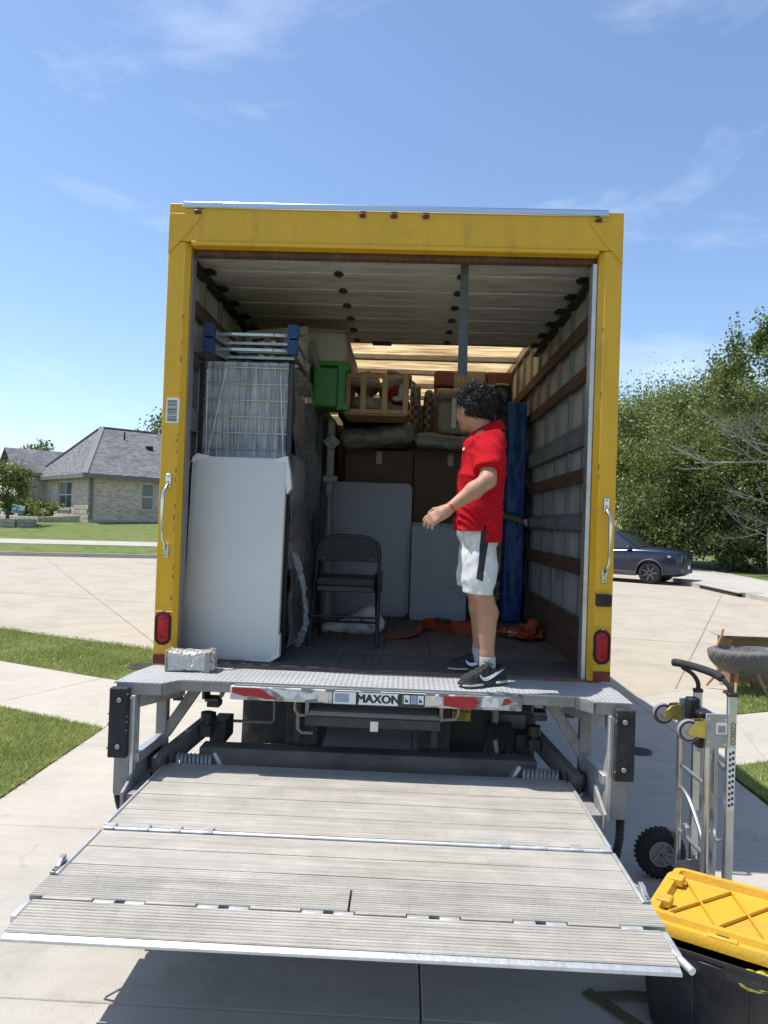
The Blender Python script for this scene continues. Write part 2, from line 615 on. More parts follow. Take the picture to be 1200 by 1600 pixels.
# saw-cut joints of the street slabs
def street_joint(pts):
    b = MB()
    for (x0, y0), (x1, y1) in zip(pts, pts[1:]):
        d = Vector((x1-x0, y1-y0, 0)).normalized()
        nn = Vector((-d.y, d.x, 0)) * 0.008
        b.add([(x0-nn.x, y0-nn.y, ZS+0.004), (x1-nn.x, y1-nn.y, ZS+0.004), (x1+nn.x, y1+nn.y, ZS+0.004), (x0+nn.x, y0+nn.y, ZS+0.004)], [(0, 1, 2, 3)])
    b.build('joint', M_sjoint, street, smooth=0)
for pts in ([(-30, 21.5), (-3.4, 14.4), (9.0, 11.2)], [(-3.0, 9.5), (-9.5, 20.5), (-14, 28.2)], [(-2.0, 9.2), (-0.6, 12.4), (1.5, 20), (4, 34), (7.5, 60)],
            [(3.2, 8.7), (9.6, 22.5)], [(-13, 15.6), (-19, 26.6)], [(-12, 24.6), (9.6, 19.2)]):
    street_joint(pts)

# driveway slabs, each with its own edges; the joints are real gaps
drive = thing('driveway', 'pale concrete driveway of wide slabs the truck stands on', 'driveway')
del drive['label'], drive['category']
drive['kind'] = 'structure'
xs = [-2.43, 0.113, 2.44]
ys = [-1.8, -0.3, 1.2, 2.66, 4.1, 5.55, 6.97]
def slab(poly, parent, material, name='slab', z=0.0, gap=0.0035):
    c = Vector((sum(p[0] for p in poly)/len(poly), sum(p[1] for p in poly)/len(poly), 0))
    P = []
    for p in poly:
        d = Vector((p[0], p[1], 0)) - c
        L = max(abs(d.x), abs(d.y))
        P.append((c.x + d.x * (1 - gap / L), c.y + d.y * (1 - gap / L), p[2] if len(p) > 2 else z))
    return MB().prism(P, (0, 0, -0.11)).build(name, material, parent, bevel=0.006, smooth=35, seg=2)
for i in range(2):
    for j in range(len(ys) - 1):
        slab([(xs[i], ys[j]), (xs[i+1], ys[j]), (xs[i+1], ys[j+1]), (xs[i], ys[j+1])], drive, M_drive)
slab([(-2.43, 6.97), (0.113, 6.97), (0.113, 8.62, -.05), (-2.46, 9.12, -.05)], drive, M_drive)
slab([(0.113, 6.97), (2.44, 6.97), (2.50, 8.06, -.05), (0.113, 8.6, -.05)], drive, M_drive)
sheet('driveway_bed', [(-2.43, -1.8), (2.44, -1.8), (2.44, 7.5), (-2.43, 7.5)], -0.02, M_kerb)

# side walks left and right of the driveway
walk = thing('sidewalk', 'x', 'x'); del walk['label'], walk['category']; walk['kind'] = 'structure'
LB = [(-2.43, 6.0), (-3.72, 6.58), (-5.6, 7.42), (-7.6, 8.3), (-9.7, 9.1), (-12, 9.9), (-14.5, 10.6)]
LF = [(-2.43, 7.52), (-3.18, 7.80), (-4.75, 8.50), (-6.8, 9.45), (-9.0, 10.35), (-11.5, 11.3), (-14.2, 12.1)]
for a in range(len(LB) - 1):
    slab([LB[a], LF[a], LF[a+1], LB[a+1]], walk, M_walk)
RB = [(2.44, 5.66), (2.89, 5.87), (3.9, 6.38), (5.4, 7.2), (7.2, 8.6), (9.2, 10.8), (10.8, 14)]
RF = [(2.44, 6.97), (3.24, 7.32), (3.9, 7.62), (4.8, 8.10), (6.3, 9.3), (8.3, 11.3), (9.9, 14.6)]
for a in range(len(RB) - 1):
    slab([RB[a], RF[a], RF[a+1], RB[a+1]], walk, M_walk)
slab([(2.44, 6.97), (3.24, 7.32), (3.88, 8.9, -.03), (3.19, 8.53, -.045), (2.50, 8.06, -.05)], walk, M_walk)

# lawns
L1 = [(-2.425, -2), (-2.425, 4.6), (-2.42, 5.98)] + LB[1:] + [(-15, -2)]
sheet('lawn', [(p[0]-.015, p[1]) for p in L1], 0.004, M_lawn, 0.12)
L2 = LF[0:1] + LF[1:] + [(-14.4, 13.75), (-10, 12.35), (-6, 10.80), (-3.36, 9.60), (-2.47, 9.1)]
sheet('lawn', L2, 0.004, M_lawn, 0.12)
L3 = [(2.47, -2), (2.47, 4.96), (2.455, 5.48), (2.52, 5.70)] + RB[1:] + [(14, 12), (14, -2)]
sheet('lawn', L3, 0.004, M_lawn, 0.12)
L4 = [(3.26, 7.34)] + RF[2:] + [(9.5, 15.2), (7.95, 11.72), (4.57, 9.27), (3.9, 8.93)]
sheet('lawn', L4, 0.004, M_lawn, 0.12)
# kerb stones along the near verge
def kerb(name, pts, w, z0, z1, ins=0.0):
    b = MB()
    L, Rr = [], []
    for i, p in enumerate(pts):
        a = Vector(pts[max(i-1, 0)]); c = Vector(pts[min(i+1, len(pts)-1)])
        d = (c - a).normalized(); nn = Vector((-d.y, d.x))
        L.append(Vector(p) + nn * w / 2); Rr.append(Vector(p) - nn * w / 2)
    rings = []
    for a, c in zip(L, Rr):
        rings.append([(a.x, a.y, z0), (c.x, c.y, z0), (c.x, c.y, z1 - .02), (c.x*.85+a.x*.15, c.y*.85+a.y*.15, z1), (a.x, a.y, z1)])
    b.loft(rings)
    return struct(b.build(name, M_kerb, None, smooth=30))
kerb('kerb', [(-26, 15.93), (-16, 14.23), (-10, 12.33), (-6, 10.78), (-3.36, 9.6), (-2.47, 9.12)][::-1], 0.16, -0.14, 0.016)
kerb('kerb', [(3.9, 8.93), (4.57, 9.27), (7.95, 11.72), (9.5, 15.2)], 0.16, -0.14, 0.012)
kerb('kerb', [(9.5, 15.2), (9.9, 20.6), (9.65, 25.2), (10.5, 35), (12.9, 50), (13.9, 90)], 0.16, -0.14, 0.075)

# grass: blades over the lawns nearest the camera
def in_poly(P, poly):
    x, y = P[:, 0], P[:, 1]
    ins = np.zeros(len(P), bool)
    n = len(poly)
    for i in range(n):
        x0, y0 = poly[i][:2]; x1, y1 = poly[(i+1) % n][:2]
        if y0 == y1:
            continue
        c = ((y0 > y) != (y1 > y)) & (x < (x1 - x0) * (y - y0) / (y1 - y0) + x0)
        ins ^= c
    return ins
def grass(poly, box, dens, h, w, z, material, label, clear=()):
    x0, x1, y0, y1 = box
    N = int((x1-x0)*(y1-y0)*dens)
    P = rng.random((N, 2)) * [x1-x0, y1-y0] + [x0, y0]
    P = P[in_poly(P, poly)]
    cl = vnoise(P[:, 0]*5, P[:, 1]*5, P[:, 0]*0) + 0.6*vnoise(P[:, 0]*1.3, P[:, 1]*1.3, P[:, 0]*0+3)
    P = P[rng.random(len(P)) < np.clip(0.85 + cl * 0.9, 0.25, 1)]
    for (cx, cy, r) in clear:
        dd = (P[:, 0]-cx)**2 + ((P[:, 1]-cy)*1.0)**2
        P = P[dd > (r*(0.75+0.5*rng.random(len(P))))**2]
    n = len(P)
    hh = h * (0.45 + 0.9 * rng.random(n)) * (1 + 0.6 * vnoise(P[:, 0]*3, P[:, 1]*3, P[:, 0]*0+7))
    az = rng.random(n) * 2*PI
    lean = hh * (0.2 + 0.9 * rng.random(n))
    la = rng.random(n) * 2*PI
    ww = w * (0.6 + 0.8 * rng.random(n))
    dx, dy = np.cos(az)*ww/2, np.sin(az)*ww/2
    V = np.zeros((n, 3, 3))
    V[:, 0] = np.stack([P[:, 0]-dx, P[:, 1]-dy, np.full(n, z)], 1)
    V[:, 1] = np.stack([P[:, 0]+dx, P[:, 1]+dy, np.full(n, z)], 1)
    V[:, 2] = np.stack([P[:, 0]+np.cos(la)*lean, P[:, 1]+np.sin(la)*lean, z+hh], 1)
    o = mesh_obj('grass', V.reshape(-1, 3), np.arange(n*3).reshape(-1, 3), material, None, smooth=0, recalc=False)
    o['kind'] = 'stuff'
    tag(o, label, 'grass')
grass(L1, (-4.4, -2.38, 3.6, 7.2), 11000, 0.030, 0.007, 0.003, M_grass, 'green lawn grass in the corner between driveway and left sidewalk')
grass(L2, (-7.4, -2.4, 7.4, 11.9), 5200, 0.036, 0.010, 0.003, M_grassdry, 'green verge grass between the left sidewalk and the street', clear=[(-2.98, 8.42, 0.2)])
grass(L3, (2.4, 3.6, 4.0, 6.6), 9000, 0.030, 0.007, 0.003, M_grass, 'green lawn grass beside the driveway right of the hand truck')
grass(L4, (3.2, 5.6, 7.2, 9.8), 6000, 0.036, 0.009, 0.003, M_grassdry, 'green grass under the grey quilted chair')

# water-meter covers
def cover(name, c, r, z, label, mm):
    t = thing(name, label, 'cover', (c[0], c[1], z))
    MB().lathe([(r*.02, 0.012), (r*.80, 0.012), (r*.82, 0.006), (r*.86, 0.006), (r*.88, 0.014), (r, 0.012), (r*1.01, -0.02)], (c[0], c[1], z), n=28).build('rim', mm, t, smooth=30)
    b = MB()
    for k in range(-3, 4):
        hw = math.sqrt(max(0, (r*.78)**2 - (k*r*.22)**2))
        b.box((c[0]-hw, c[1]+k*r*.22-r*.05, z+.0125), (c[0]+hw, c[1]+k*r*.22+r*.05, z+.018))
    b.build('tread', mm, t)
M_iron = mat('cast_iron', (0.075, 0.07, 0.065), rough=0.75, var=0.4, vs=20, bump=0.4, bs=80)
cover('drain_cover', (1.93, 5.98), 0.10, 0.0, 'dark round iron cover set in the driveway right of the truck', M_iron)
cover('meter_cover', (-2.98, 8.42), 0.17, 0.012, 'dark round cover sunk in the grass left of the truck', M_iron)

# ---------------------------------------------------------------- far lawn rising to the house
def offset_line(pts, d):
    out = []
    for i, p in enumerate(pts):
        a = Vector(pts[max(i-1, 0)]); c = Vector(pts[min(i+1, len(pts)-1)])
        t = (c - a).normalized()
        out.append(Vector(p) + Vector((-t.y, t.x)) * d)
    return out
FK = [(6.2, 90), (5.1, 52), (1.1, 40.1), (-4, 32.7), (-10.15, 29.7), (-15.6, 28.1), (-25, 26.3), (-60, 26.1)]
def fstrip(name, d0, z0, d1, z1, material, rows=6):
    A, B = offset_line(FK, -d0), offset_line(FK, -d1)
    b = MB()
    for i in range(len(FK) - 1):
        for k in range(rows):
            t0, t1 = k/rows, (k+1)/rows
            q = []
            for (P, t) in ((i, t0), (i+1, t0), (i+1, t1), (i, t1)):
                p = A[P].lerp(B[P], t)
                q.append((p.x, p.y, z0 + (z1-z0)*t))
            b.add(q, [(0, 1, 2, 3)])
    return struct(b.build(name, material, None, smooth=30))
kerb('kerb', [(p[0], p[1]) for p in FK], 0.18, -0.14, 0.09)
fstrip('lawn', 0.07, 0.08, 1.7, 0.35, M_lawnfar, 3)
fstrip('sidewalk', 1.7, 0.36, 3.0, 0.49, M_walk, 1)
fstrip('lawn', 3.0, 0.49, 13, 1.22, M_lawnfar, 6)
fstrip('lawn', 13, 1.22, 80, 1.6, M_lawnfar, 3)
# right far pavement and grass strip
RK = [(9.98, 20.6), (9.73, 25.2), (10.58, 35), (12.98, 50)]
b = MB()
ro = [Vector((x + 3.3, y + 0.3)) for x, y in RK]
RK0 = [(8.9, 12.5), (9.62, 15.2)] + RK
ro = [Vector((11.6, 11.6)), Vector((12.7, 15.0))] + ro
for i in range(len(RK0) - 1):
    b.add([(RK0[i][0], RK0[i][1], .072), (ro[i].x, ro[i].y, .085), (ro[i+1].x, ro[i+1].y, .085), (RK0[i+1][0], RK0[i+1][1], .072)], [(0, 1, 2, 3)])
struct(b.build('sidewalk', M_walk, None, smooth=0))
b = MB()
for i in range(len(RK0) - 1):
    b.add([(ro[i].x, ro[i].y, .1), (ro[i].x+60, ro[i].y, .3), (ro[i+1].x+60, ro[i+1].y, .3), (ro[i+1].x, ro[i+1].y, .1)], [(0, 1, 2, 3)])
struct(b.build('lawn', M_lawnfar, None, smooth=0))
# storm drain mouth in the right kerb
t = thing('storm_drain', 'dark storm drain slot in the kerb right of the parked car', 'drain', (9.78, 23.6, -0.06))
MB().box((9.62, 21.6, -0.055), (9.78, 25.0, 0.045)).build('opening', M_dark, t)
MB().box((9.6, 21.4, 0.046), (10.3, 25.2, 0.088)).build('lid_slab', M_kerb, t, bevel=.01)

# ---------------------------------------------------------------- house
def brick_mat():
    m = bpy.data.materials.new('pale_brick')
    m.use_nodes = True
    n, l = m.node_tree.nodes, m.node_tree.links
    b = n['Principled BSDF']
    b.inputs['Roughness'].default_value = 0.9
    tcn = n.new('ShaderNodeTexCoord')
    rt = n.new('ShaderNodeMapping'); rt.inputs['Rotation'].default_value = (0, 0, R_(-42)); l.new(tcn.outputs['Object'], rt.inputs['Vector'])
    sx = n.new('ShaderNodeSeparateXYZ'); l.new(rt.outputs['Vector'], sx.inputs[0])
    ad = n.new('ShaderNodeMath'); ad.operation = 'ADD'
    l.new(sx.outputs['X'], ad.inputs[0]); l.new(sx.outputs['Y'], ad.inputs[1])
    cb = n.new('ShaderNodeCombineXYZ'); l.new(ad.outputs[0], cb.inputs['X']); l.new(sx.outputs['Z'], cb.inputs['Y'])
    br = n.new('ShaderNodeTexBrick')
    br.inputs['Scale'].default_value = 1.0
    br.inputs['Brick Width'].default_value = 0.25; br.inputs['Row Height'].default_value = 0.085
    br.inputs['Mortar Size'].default_value = 0.009; br.inputs['Bias'].default_value = -0.1
    br.inputs['Color1'].default_value = (0.66, 0.56, 0.46, 1); br.inputs['Color2'].default_value = (0.37, 0.29, 0.235, 1)
    br.inputs['Mortar'].default_value = (0.54, 0.48, 0.415, 1)
    l.new(cb.outputs[0], br.inputs['Vector'])
    l.new(br.outputs['Color'], b.inputs['Base Color'])
    bp = n.new('ShaderNodeBump'); bp.inputs['Strength'].default_value = 0.5; bp.inputs['Distance'].default_value = 0.02; bp.invert = True
    l.new(br.outputs['Fac'], bp.inputs['Height']); l.new(bp.outputs['Normal'], b.inputs['Normal'])
    return m
M_brick = brick_mat()
def shingle_mat():
    m = mat('grey_shingles', (0.175, 0.18, 0.19), rough=0.95, var=0.2, vs=3.2, spec=0.15)
    n, l = m.node_tree.nodes, m.node_tree.links
    b = n['Principled BSDF']
    src = b.inputs['Base Color'].links[0].from_socket
    tcn = n.new('ShaderNodeTexCoord')
    rt = n.new('ShaderNodeMapping'); rt.inputs['Rotation'].default_value = (0, 0, R_(-42)); l.new(tcn.outputs['Object'], rt.inputs['Vector'])
    sx = n.new('ShaderNodeSeparateXYZ'); l.new(rt.outputs['Vector'], sx.inputs[0])
    ad = n.new('ShaderNodeMath'); ad.operation = 'SUBTRACT'
    l.new(sx.outputs['X'], ad.inputs[0]); l.new(sx.outputs['Y'], ad.inputs[1])
    cb = n.new('ShaderNodeCombineXYZ'); l.new(ad.outputs[0], cb.inputs['X']); l.new(sx.outputs['Z'], cb.inputs['Y'])
    br = n.new('ShaderNodeTexBrick')
    br.inputs['Scale'].default_value = 1.0
    br.inputs['Brick Width'].default_value = 0.34; br.inputs['Row Height'].default_value = 0.085; br.inputs['Mortar Size'].default_value = 0.006
    br.inputs['Color1'].default_value = (1.25, 1.25, 1.25, 1); br.inputs['Color2'].default_value = (0.72, 0.72, 0.72, 1); br.inputs['Mortar'].default_value = (0.45, 0.45, 0.45, 1)
    l.new(cb.outputs[0], br.inputs['Vector'])
    mu = n.new('ShaderNodeMix'); mu.data_type = 'RGBA'; mu.blend_type = 'MULTIPLY'; mu.inputs['Factor'].default_value = 1
    l.new(src, mu.inputs['A']); l.new(br.outputs['Color'], mu.inputs['B'])
    l.new(mu.outputs['Result'], b.inputs['Base Color'])
    return m
M_shingle = shingle_mat()
M_fascia = mat('grey_trim_paint', (0.16, 0.155, 0.145), rough=0.6)
M_white = mat('white_trim', (0.62, 0.62, 0.58), rough=0.55, var=0.05)
M_glassdk = mat('window_glass', (0.055, 0.075, 0.075), rough=0.06, spec=0.9, var=0.3, vs=0.8)
M_shade = mat('green_grey_blind', (0.155, 0.20, 0.185), rough=0.35, var=0.06, spec=0.6)
M_stone = mat('limestone', (0.40, 0.36, 0.285), rough=0.9, var=0.25, vs=4, bump=0.5, bs=20)

HZ = 1.18
ang = R_(42)
d1 = Vector((math.cos(ang), math.sin(ang), 0)); d2 = Vector((-math.sin(ang), math.cos(ang), 0))
HC = Vector((-17.46, 40.0, HZ))
house = thing('brick_house', 'single storey pale brick house with grey hip roof beyond the street', 'house', HC)
def hp(u, v, z):           # u along the right wall, v along the left wall, z above the base
    return HC + d1 * u + d2 * v + Vector((0, 0, z))
def hbox(u0, u1, v0, v1, z0, z1):
    return MB().prism([hp(u0, v0, z0), hp(u1, v0, z0), hp(u1, v1, z0), hp(u0, v1, z0)], (0, 0, z1 - z0))
HU, HV, HH = 8.4, 9.3, 2.62
# walls with real openings for the windows
def wall_open(axis, length, openings, off=0.0, name='wall', h=HH, z0=-0.6):
    """wall along axis ('u' or 'v'), 0.2 thick, inside the footprint"""
    b = MB()
    def put(a0, a1, zz0, zz1):
        if axis == 'u':
            m = hbox(a0, a1, off, off + 0.2, zz0, zz1)
        else:
            m = hbox(off, off + 0.2, a0, a1, zz0, zz1)
        b.add(m.v, m.f)
    cur = 0.0
    for (a0, a1, q0, q1) in openings:
        put(cur, a0, z0, h)
        put(a0, a1, z0, q0)
        put(a0, a1, q1, h)
        cur = a1
    put(cur, length, z0, h)
    return b.build(name, M_brick, house, smooth=0)
wall_open('u', HU, [(2.95, 3.7, 0.75, 2.3)])
wall_open('v', HV, [(3.1, 5.7, 0.72, 2.32)])
hbox(HU - .2, HU, 0.2, HV, -.6, HH).build('wall', M_brick, house, smooth=0)
hbox(0.2, HU - .2, HV - .2, HV, -.6, HH).build('wall', M_brick, house, smooth=0)
hbox(-.05, HU + .05, -.05, HV + .05, -.9, 0.12).build('foundation', M_kerb, house, smooth=0)
def hwindow(axis, a0, a1, q0, q1, cols, blind):
    off = 0.08
    def put(x0, x1, z0, z1, dep0, dep1):
        if axis == 'u':
            return hbox(x0, x1, off + dep0, off + dep1, z0, z1)
        return hbox(off + dep0, off + dep1, x0, x1, z0, z1)
    w = MB()
    fr = 0.06
    for q in ((a0, a0+fr, q0, q1), (a1-fr, a1, q0, q1), (a0+fr, a1-fr, q0, q0+fr), (a0+fr, a1-fr, q1-fr, q1)):
        m = put(q[0], q[1], q[2], q[3], 0, 0.08); w.add(m.v, m.f)
    zm = (q0 + q1) / 2
    m = put(a0+fr, a1-fr, zm-.03, zm+.03, 0.01, 0.07); w.add(m.v, m.f)
    for c in range(1, cols):
        xm = a0 + (a1-a0)*c/cols
        m = put(xm-.03, xm+.03, q0+fr, q1-fr, 0.012, 0.068); w.add(m.v, m.f)
    fo = w.build('window', M_white, house, smooth=0)
    for c in range(cols):
        xa, xb = a0 + (a1-a0)*c/cols + (fr if c == 0 else .03), a0 + (a1-a0)*(c+1)/cols - (fr if c == cols-1 else .03)
        for zz, bl in (((q0+fr, zm-.03), False), ((zm+.03, q1-fr), blind[c])):
            m = put(xa, xb, zz[0], zz[1], 0.03, 0.04)
            m.build('pane', M_shade if bl else M_glassdk, fo, smooth=0)
    m = put(a0-.05, a1+.05, q0-.12, q0-.002, -0.14, 0.06)
    m.build('sill', M_stone, fo, smooth=0)
hwindow('u', 2.95, 3.7, 0.75, 2.3, 1, [True])
hwindow('v', 3.1, 5.7, 0.72, 2.32, 2, [False, True])
# stone skirt on the left wall next to the corner
for k in range(3):
    for j in range(4):
        hbox(-.05, -.002, 0.02+j*.62+(.2 if k % 2 else 0), 0.60+j*.62+(.2 if k % 2 else 0), .12+k*.27, .37+k*.27).build('stone', M_stone, house, bevel=.02)
EO = 0.45
def roof_part(faces, name='roof'):
    b = MB()
    for f in faces:
        b.add(f, [tuple(range(len(f)))])
    return b.build(name, M_shingle, house, smooth=0, solid=0.06)
e = [hp(-EO, -EO, HH), hp(HU+EO, -EO, HH), hp(HU+EO, HV+EO, HH), hp(-EO, HV+EO, HH)]
r1, r2 = hp(2.15, 4.65, HH+3.15), hp(5.7, 4.65, HH+3.15)
roof = roof_part([[e[0], e[1], r2, r1], [e[1], e[2], r2], [e[2], e[3], r1, r2], [e[3], e[0], r1]])
M_cap = mat('ridge_cap_shingles', (0.19, 0.195, 0.2), rough=0.95, var=0.2, vs=10)
def cap(a, b_):
    MB().bar(a + Vector((0, 0, .03)), b_ + Vector((0, 0, .03)), .3, .06).build('ridge_cap', M_cap, roof, smooth=0)
for a, b_ in ((e[0], r1), (e[1], r2), (r1, r2), (e[3], r1)):
    cap(a, b_)
hbox(-EO-.02, HU+EO+.02, -EO-.04, -EO+.04, HH-.2, HH).build('gutter', M_fascia, house)
hbox(-EO-.04, -EO+.04, -EO+.05, HV+EO, HH-.2, HH).build('gutter', M_fascia, house)
hbox(-EO+.05, HU+EO, -EO+.05, HV+EO, HH-.1, HH-.04).build('soffit', M_fascia, house)
b = MB().bar(hp(.12, -.06, HH-.25), hp(.12, -.06, .1), .1, .1, up=d1)
b.bar(hp(.12, -.06, HH-.25), hp(.12, -EO, HH-.08), .1, .1)
b.build('downspout', M_fascia, house)
for u, v, hh in ((3.1, 3.4, .5), (5.9, 3.1, .55)):
    zz = HH + (v + EO) * 3.15 / 5.1
    MB().cyl(hp(u, v, zz-.1), hp(u, v, zz+hh), .05, 8).build('vent_pipe', M_dark, roof)
for u, v in ((4.35, 2.6), (6.3, 3.5), (6.4, 1.9)):
    zz = HH + (v + EO) * 3.15 / 5.1
    MB().obox(hp(u, v, zz+.1), (.4, .34, .2), (0, 0, ang)).build('roof_vent', M_dark, roof, bevel=.03)
# gabled front wing on the left
wv0, wv1 = 8.2, 12.4
hbox(-1.6, .0, wv0, wv1, -.6, HH+.25).build('wall', M_brick, house, smooth=0)
MB().prism([hp(-1.6, wv0, HH+.25), hp(-1.6, wv1, HH+.25), hp(-1.6, (wv0+wv1)/2, HH+1.62)], d1 * .2).build('gable', M_stone, house, smooth=0)
g0, g1 = hp(-2.0, (wv0+wv1)/2, HH+1.85), hp(3.4, (wv0+wv1)/2, HH+1.85)
roof_part([[hp(-2.0, wv0-.4, HH+.22), hp(2.6, wv0-.4, HH+.22), g1, g0], [hp(-2.0, wv1+.4, HH+.22), g0, g1, hp(2.6, wv1+.4, HH+.22)]], 'wing_roof')
hbox(-2.0, 2.6, wv0-.45, wv0-.38, HH+.02, HH+.21).build('gutter', M_fascia, house)
hbox(1.0, 7.0, wv1, 20, -.6, HH).build('wall', M_brick, house, smooth=0)
roof_part([[hp(.5, wv1-1, HH), hp(.5, 20.4, HH), hp(4, 20.4, HH+2.2), hp(4, 8, HH+2.2)], [hp(7.5, wv1-1, HH), hp(4, 8, HH+2.2), hp(4, 20.4, HH+2.2), hp(7.5, 20.4, HH)]], 'wing_roof')

# stone planter walls
def planter(name, pts, h, label, wd=.32, bl=.42):
    t = thing(name, label, 'planter wall', (pts[0][0], pts[0][1], pts[0][2]))
    for i in range(len(pts) - 1):
        a, c = Vector(pts[i]), Vector(pts[i+1])
        L = (c - a).length
        n = max(1, int(L / bl))
        for r in range(2):
            for k in range(n):
                p = a.lerp(c, (k + .02) / n); q = a.lerp(c, (k + .98) / n)
                zo = Vector((0, 0, h * (r + .5) / 2 - .0))
                MB().bar(p + zo, q + zo, wd * random.uniform(.9, 1.05), h / 2 * .96).build('stone', M_stone, t, bevel=.02)
planter('planter_wall', [tuple(hp(-.4, .25, 0) - Vector((0, 0, .15))), tuple(hp(-2.3, .6, 0) - Vector((0, 0, .3))), tuple(hp(-3.0, 3.2, 0) - Vector((0, 0, .3))), tuple(hp(-3.0, 7.8, 0) - Vector((0, 0, .3)))], .5, 'low limestone planter wall at the foot of the brick house')
cc = Vector((-20.1, 36.6, 0.85))
planter('tree_ring', [tuple(cc + Vector((math.cos(a), math.sin(a), 0)) * 1.25) for a in np.linspace(0, 2*PI, 9)], .42, 'round stone ring bed in the lawn around the young tree', bl=.5)

# ---------------------------------------------------------------- trees
def leaf_quads(C, size, flat=0.35):
    n = len(C)
    a = rng.normal(size=(n, 3)); a /= np.linalg.norm(a, axis=1)[:, None]
    up = rng.normal(size=(n, 3)); up[:, 2] += 0.9
    bb = np.cross(a, up); bb /= np.linalg.norm(bb, axis=1)[:, None] + 1e-9
    s = size * (0.6 + 0.8 * rng.random(n))[:, None]
    V = np.stack([C - a*s*.6, C + bb*s*flat, C + a*s*.6, C - bb*s*flat], 1).reshape(-1, 3)
    return V, np.arange(n*4).reshape(-1, 4)
def branches(b, p, d, L, r, depth, tips, spread=0.6, up=0.15, seg=4, kids=3, rnd=random):
    pts = [Vector(p)]; rs = [r]
    d = Vector(d).normalized()
    for i in range(seg):
        d = (d + Vector((rnd.uniform(-1, 1), rnd.uniform(-1, 1), rnd.uniform(-.6, 1) * 1)) * .16 + Vector((0, 0, up * .25))).normalized()
        pts.append(pts[-1] + d * L / seg); rs.append(r * (1 - .6 * (i + 1) / seg))
    b.tube(pts, rs, 6 if depth > 1 else 4)
    tips.append(pts[-1]); tips.append(pts[-2])
    if depth <= 0:
        return
    for k in range(kids):
        i = rnd.randint(1, seg)
        ax = Vector((rnd.uniform(-1, 1), rnd.uniform(-1, 1), rnd.uniform(-.4, .7)))
        nd = (d * (1 - spread) + ax.normalized() * spread).normalized()
        branches(b, pts[i], nd, L * rnd.uniform(.5, .75), rs[i] * .62, depth - 1, tips, spread, up, seg, kids, rnd)
def tree(name, label, loc, H, W, leaves, size, material, trunk_frac=.28, clumps=70, seed=1, group=None, low=0.0, cat='tree', bark=None, droop=0.0):
    rnd = random.Random(seed)
    rg = np.random.default_rng(seed)
    t = thing(name, label, cat, loc, group)
    b = MB()
    tips = []
    x, y, z = loc
    branches(b, (x, y, z - .1), (rnd.uniform(-.1, .1), rnd.uniform(-.1, .1), 1), H * .52, H * .022 + .03, 3, tips, .62, .25, 5, 4, rnd)
    b.build('trunk', bark or M_bark, t, smooth=60)
    z0 = z + H * trunk_frac * (1 - low)
    C = []
    cen = np.array([x, y, (z0 + z + H) / 2]); rad = np.array([W/2, W/2, (z + H - z0) / 2])
    for k in range(clumps):
        v = rg.normal(size=3); v /= np.linalg.norm(v)
        q = rg.random() ** 0.45
        c = cen + v * rad * q * (0.82 + 0.3 * rg.random())
        s = (0.045 + 0.06 * rg.random()) * (H + W) / 2
        n = int(leaves / clumps * (0.5 + rg.random()))
        g = rg.normal(size=(n, 3)) * s * np.array([1, 1, .62])
        if droop:
            g[:, 2] -= np.abs(rg.normal(size=n)) * droop
        C.append(c + g)
    C = np.concatenate(C)
    C = C[C[:, 2] > z + .05]
    V, Q = leaf_quads(C, size)
    mesh_obj('crown', V, Q, material, t, smooth=0, recalc=False)
    return t
GW = 'trees of the wood beyond the street on the right'
wood = [  # x, y, height, width, leaves, material, label
    (11.6, 40.0, 9.6, 6.5, 15000, M_leaf2, 'pale green bushy tree nearest the yellow post in the wood'),
    (14.2, 39.0, 10.6, 6.5, 16000, M_leaf2, 'pale green tree with the highest rounded top in the wood'),
    (16.9, 38.5, 10.4, 6.5, 15000, M_leaf, 'mid green tree behind the bare grey branches in the wood'),
    (12.9, 34.8, 6.8, 5.6, 15000, M_leaf, 'leafy low tree directly behind the parked car'),
    (15.6, 34.6, 7.6, 5.6, 15000, M_leaf, 'dense green tree right of the parked car'),
    (18.3, 34.0, 8.2, 5.8, 14000, M_leaf3, 'dark green tree at the right edge of the wood'),
    (20.8, 36.5, 9.6, 7.0, 12000, M_leaf3, 'tall dark tree deep in the wood at the right edge'),
    (8.5, 46.0, 10.5, 7.5, 9000, M_leaf, 'green tree at the far left end of the wood behind the truck'),
]
for k, (x, y, h, w, nl, mm, lb) in enumerate(wood):
    tree('wood_tree', lb, (x, y, .1), h, w, int(nl*2.3), .118, mm, trunk_frac=.16, clumps=90, seed=20 + k, group=GW, droop=.35)
for k, (x, y, h, w, lb) in enumerate([(14.0, 32.6, 2.6, 3.4, 'dark undergrowth bush behind the bonnet of the parked car'), (16.2, 32.2, 3.0, 3.6, 'dark undergrowth bush right of the parked car'),
                                       (12.2, 35.6, 2.6, 3.4, 'dark undergrowth bush beside the yellow right post'), (18.6, 31.6, 3.2, 3.8, 'dark undergrowth bush at the right edge of the photo')]):
    tree('undergrowth_bush', lb, (x, y, .1), h, w, 13000, .11, M_leaf3, trunk_frac=.02, clumps=60, seed=50 + k, cat='bush', group='undergrowth bushes along the wood')
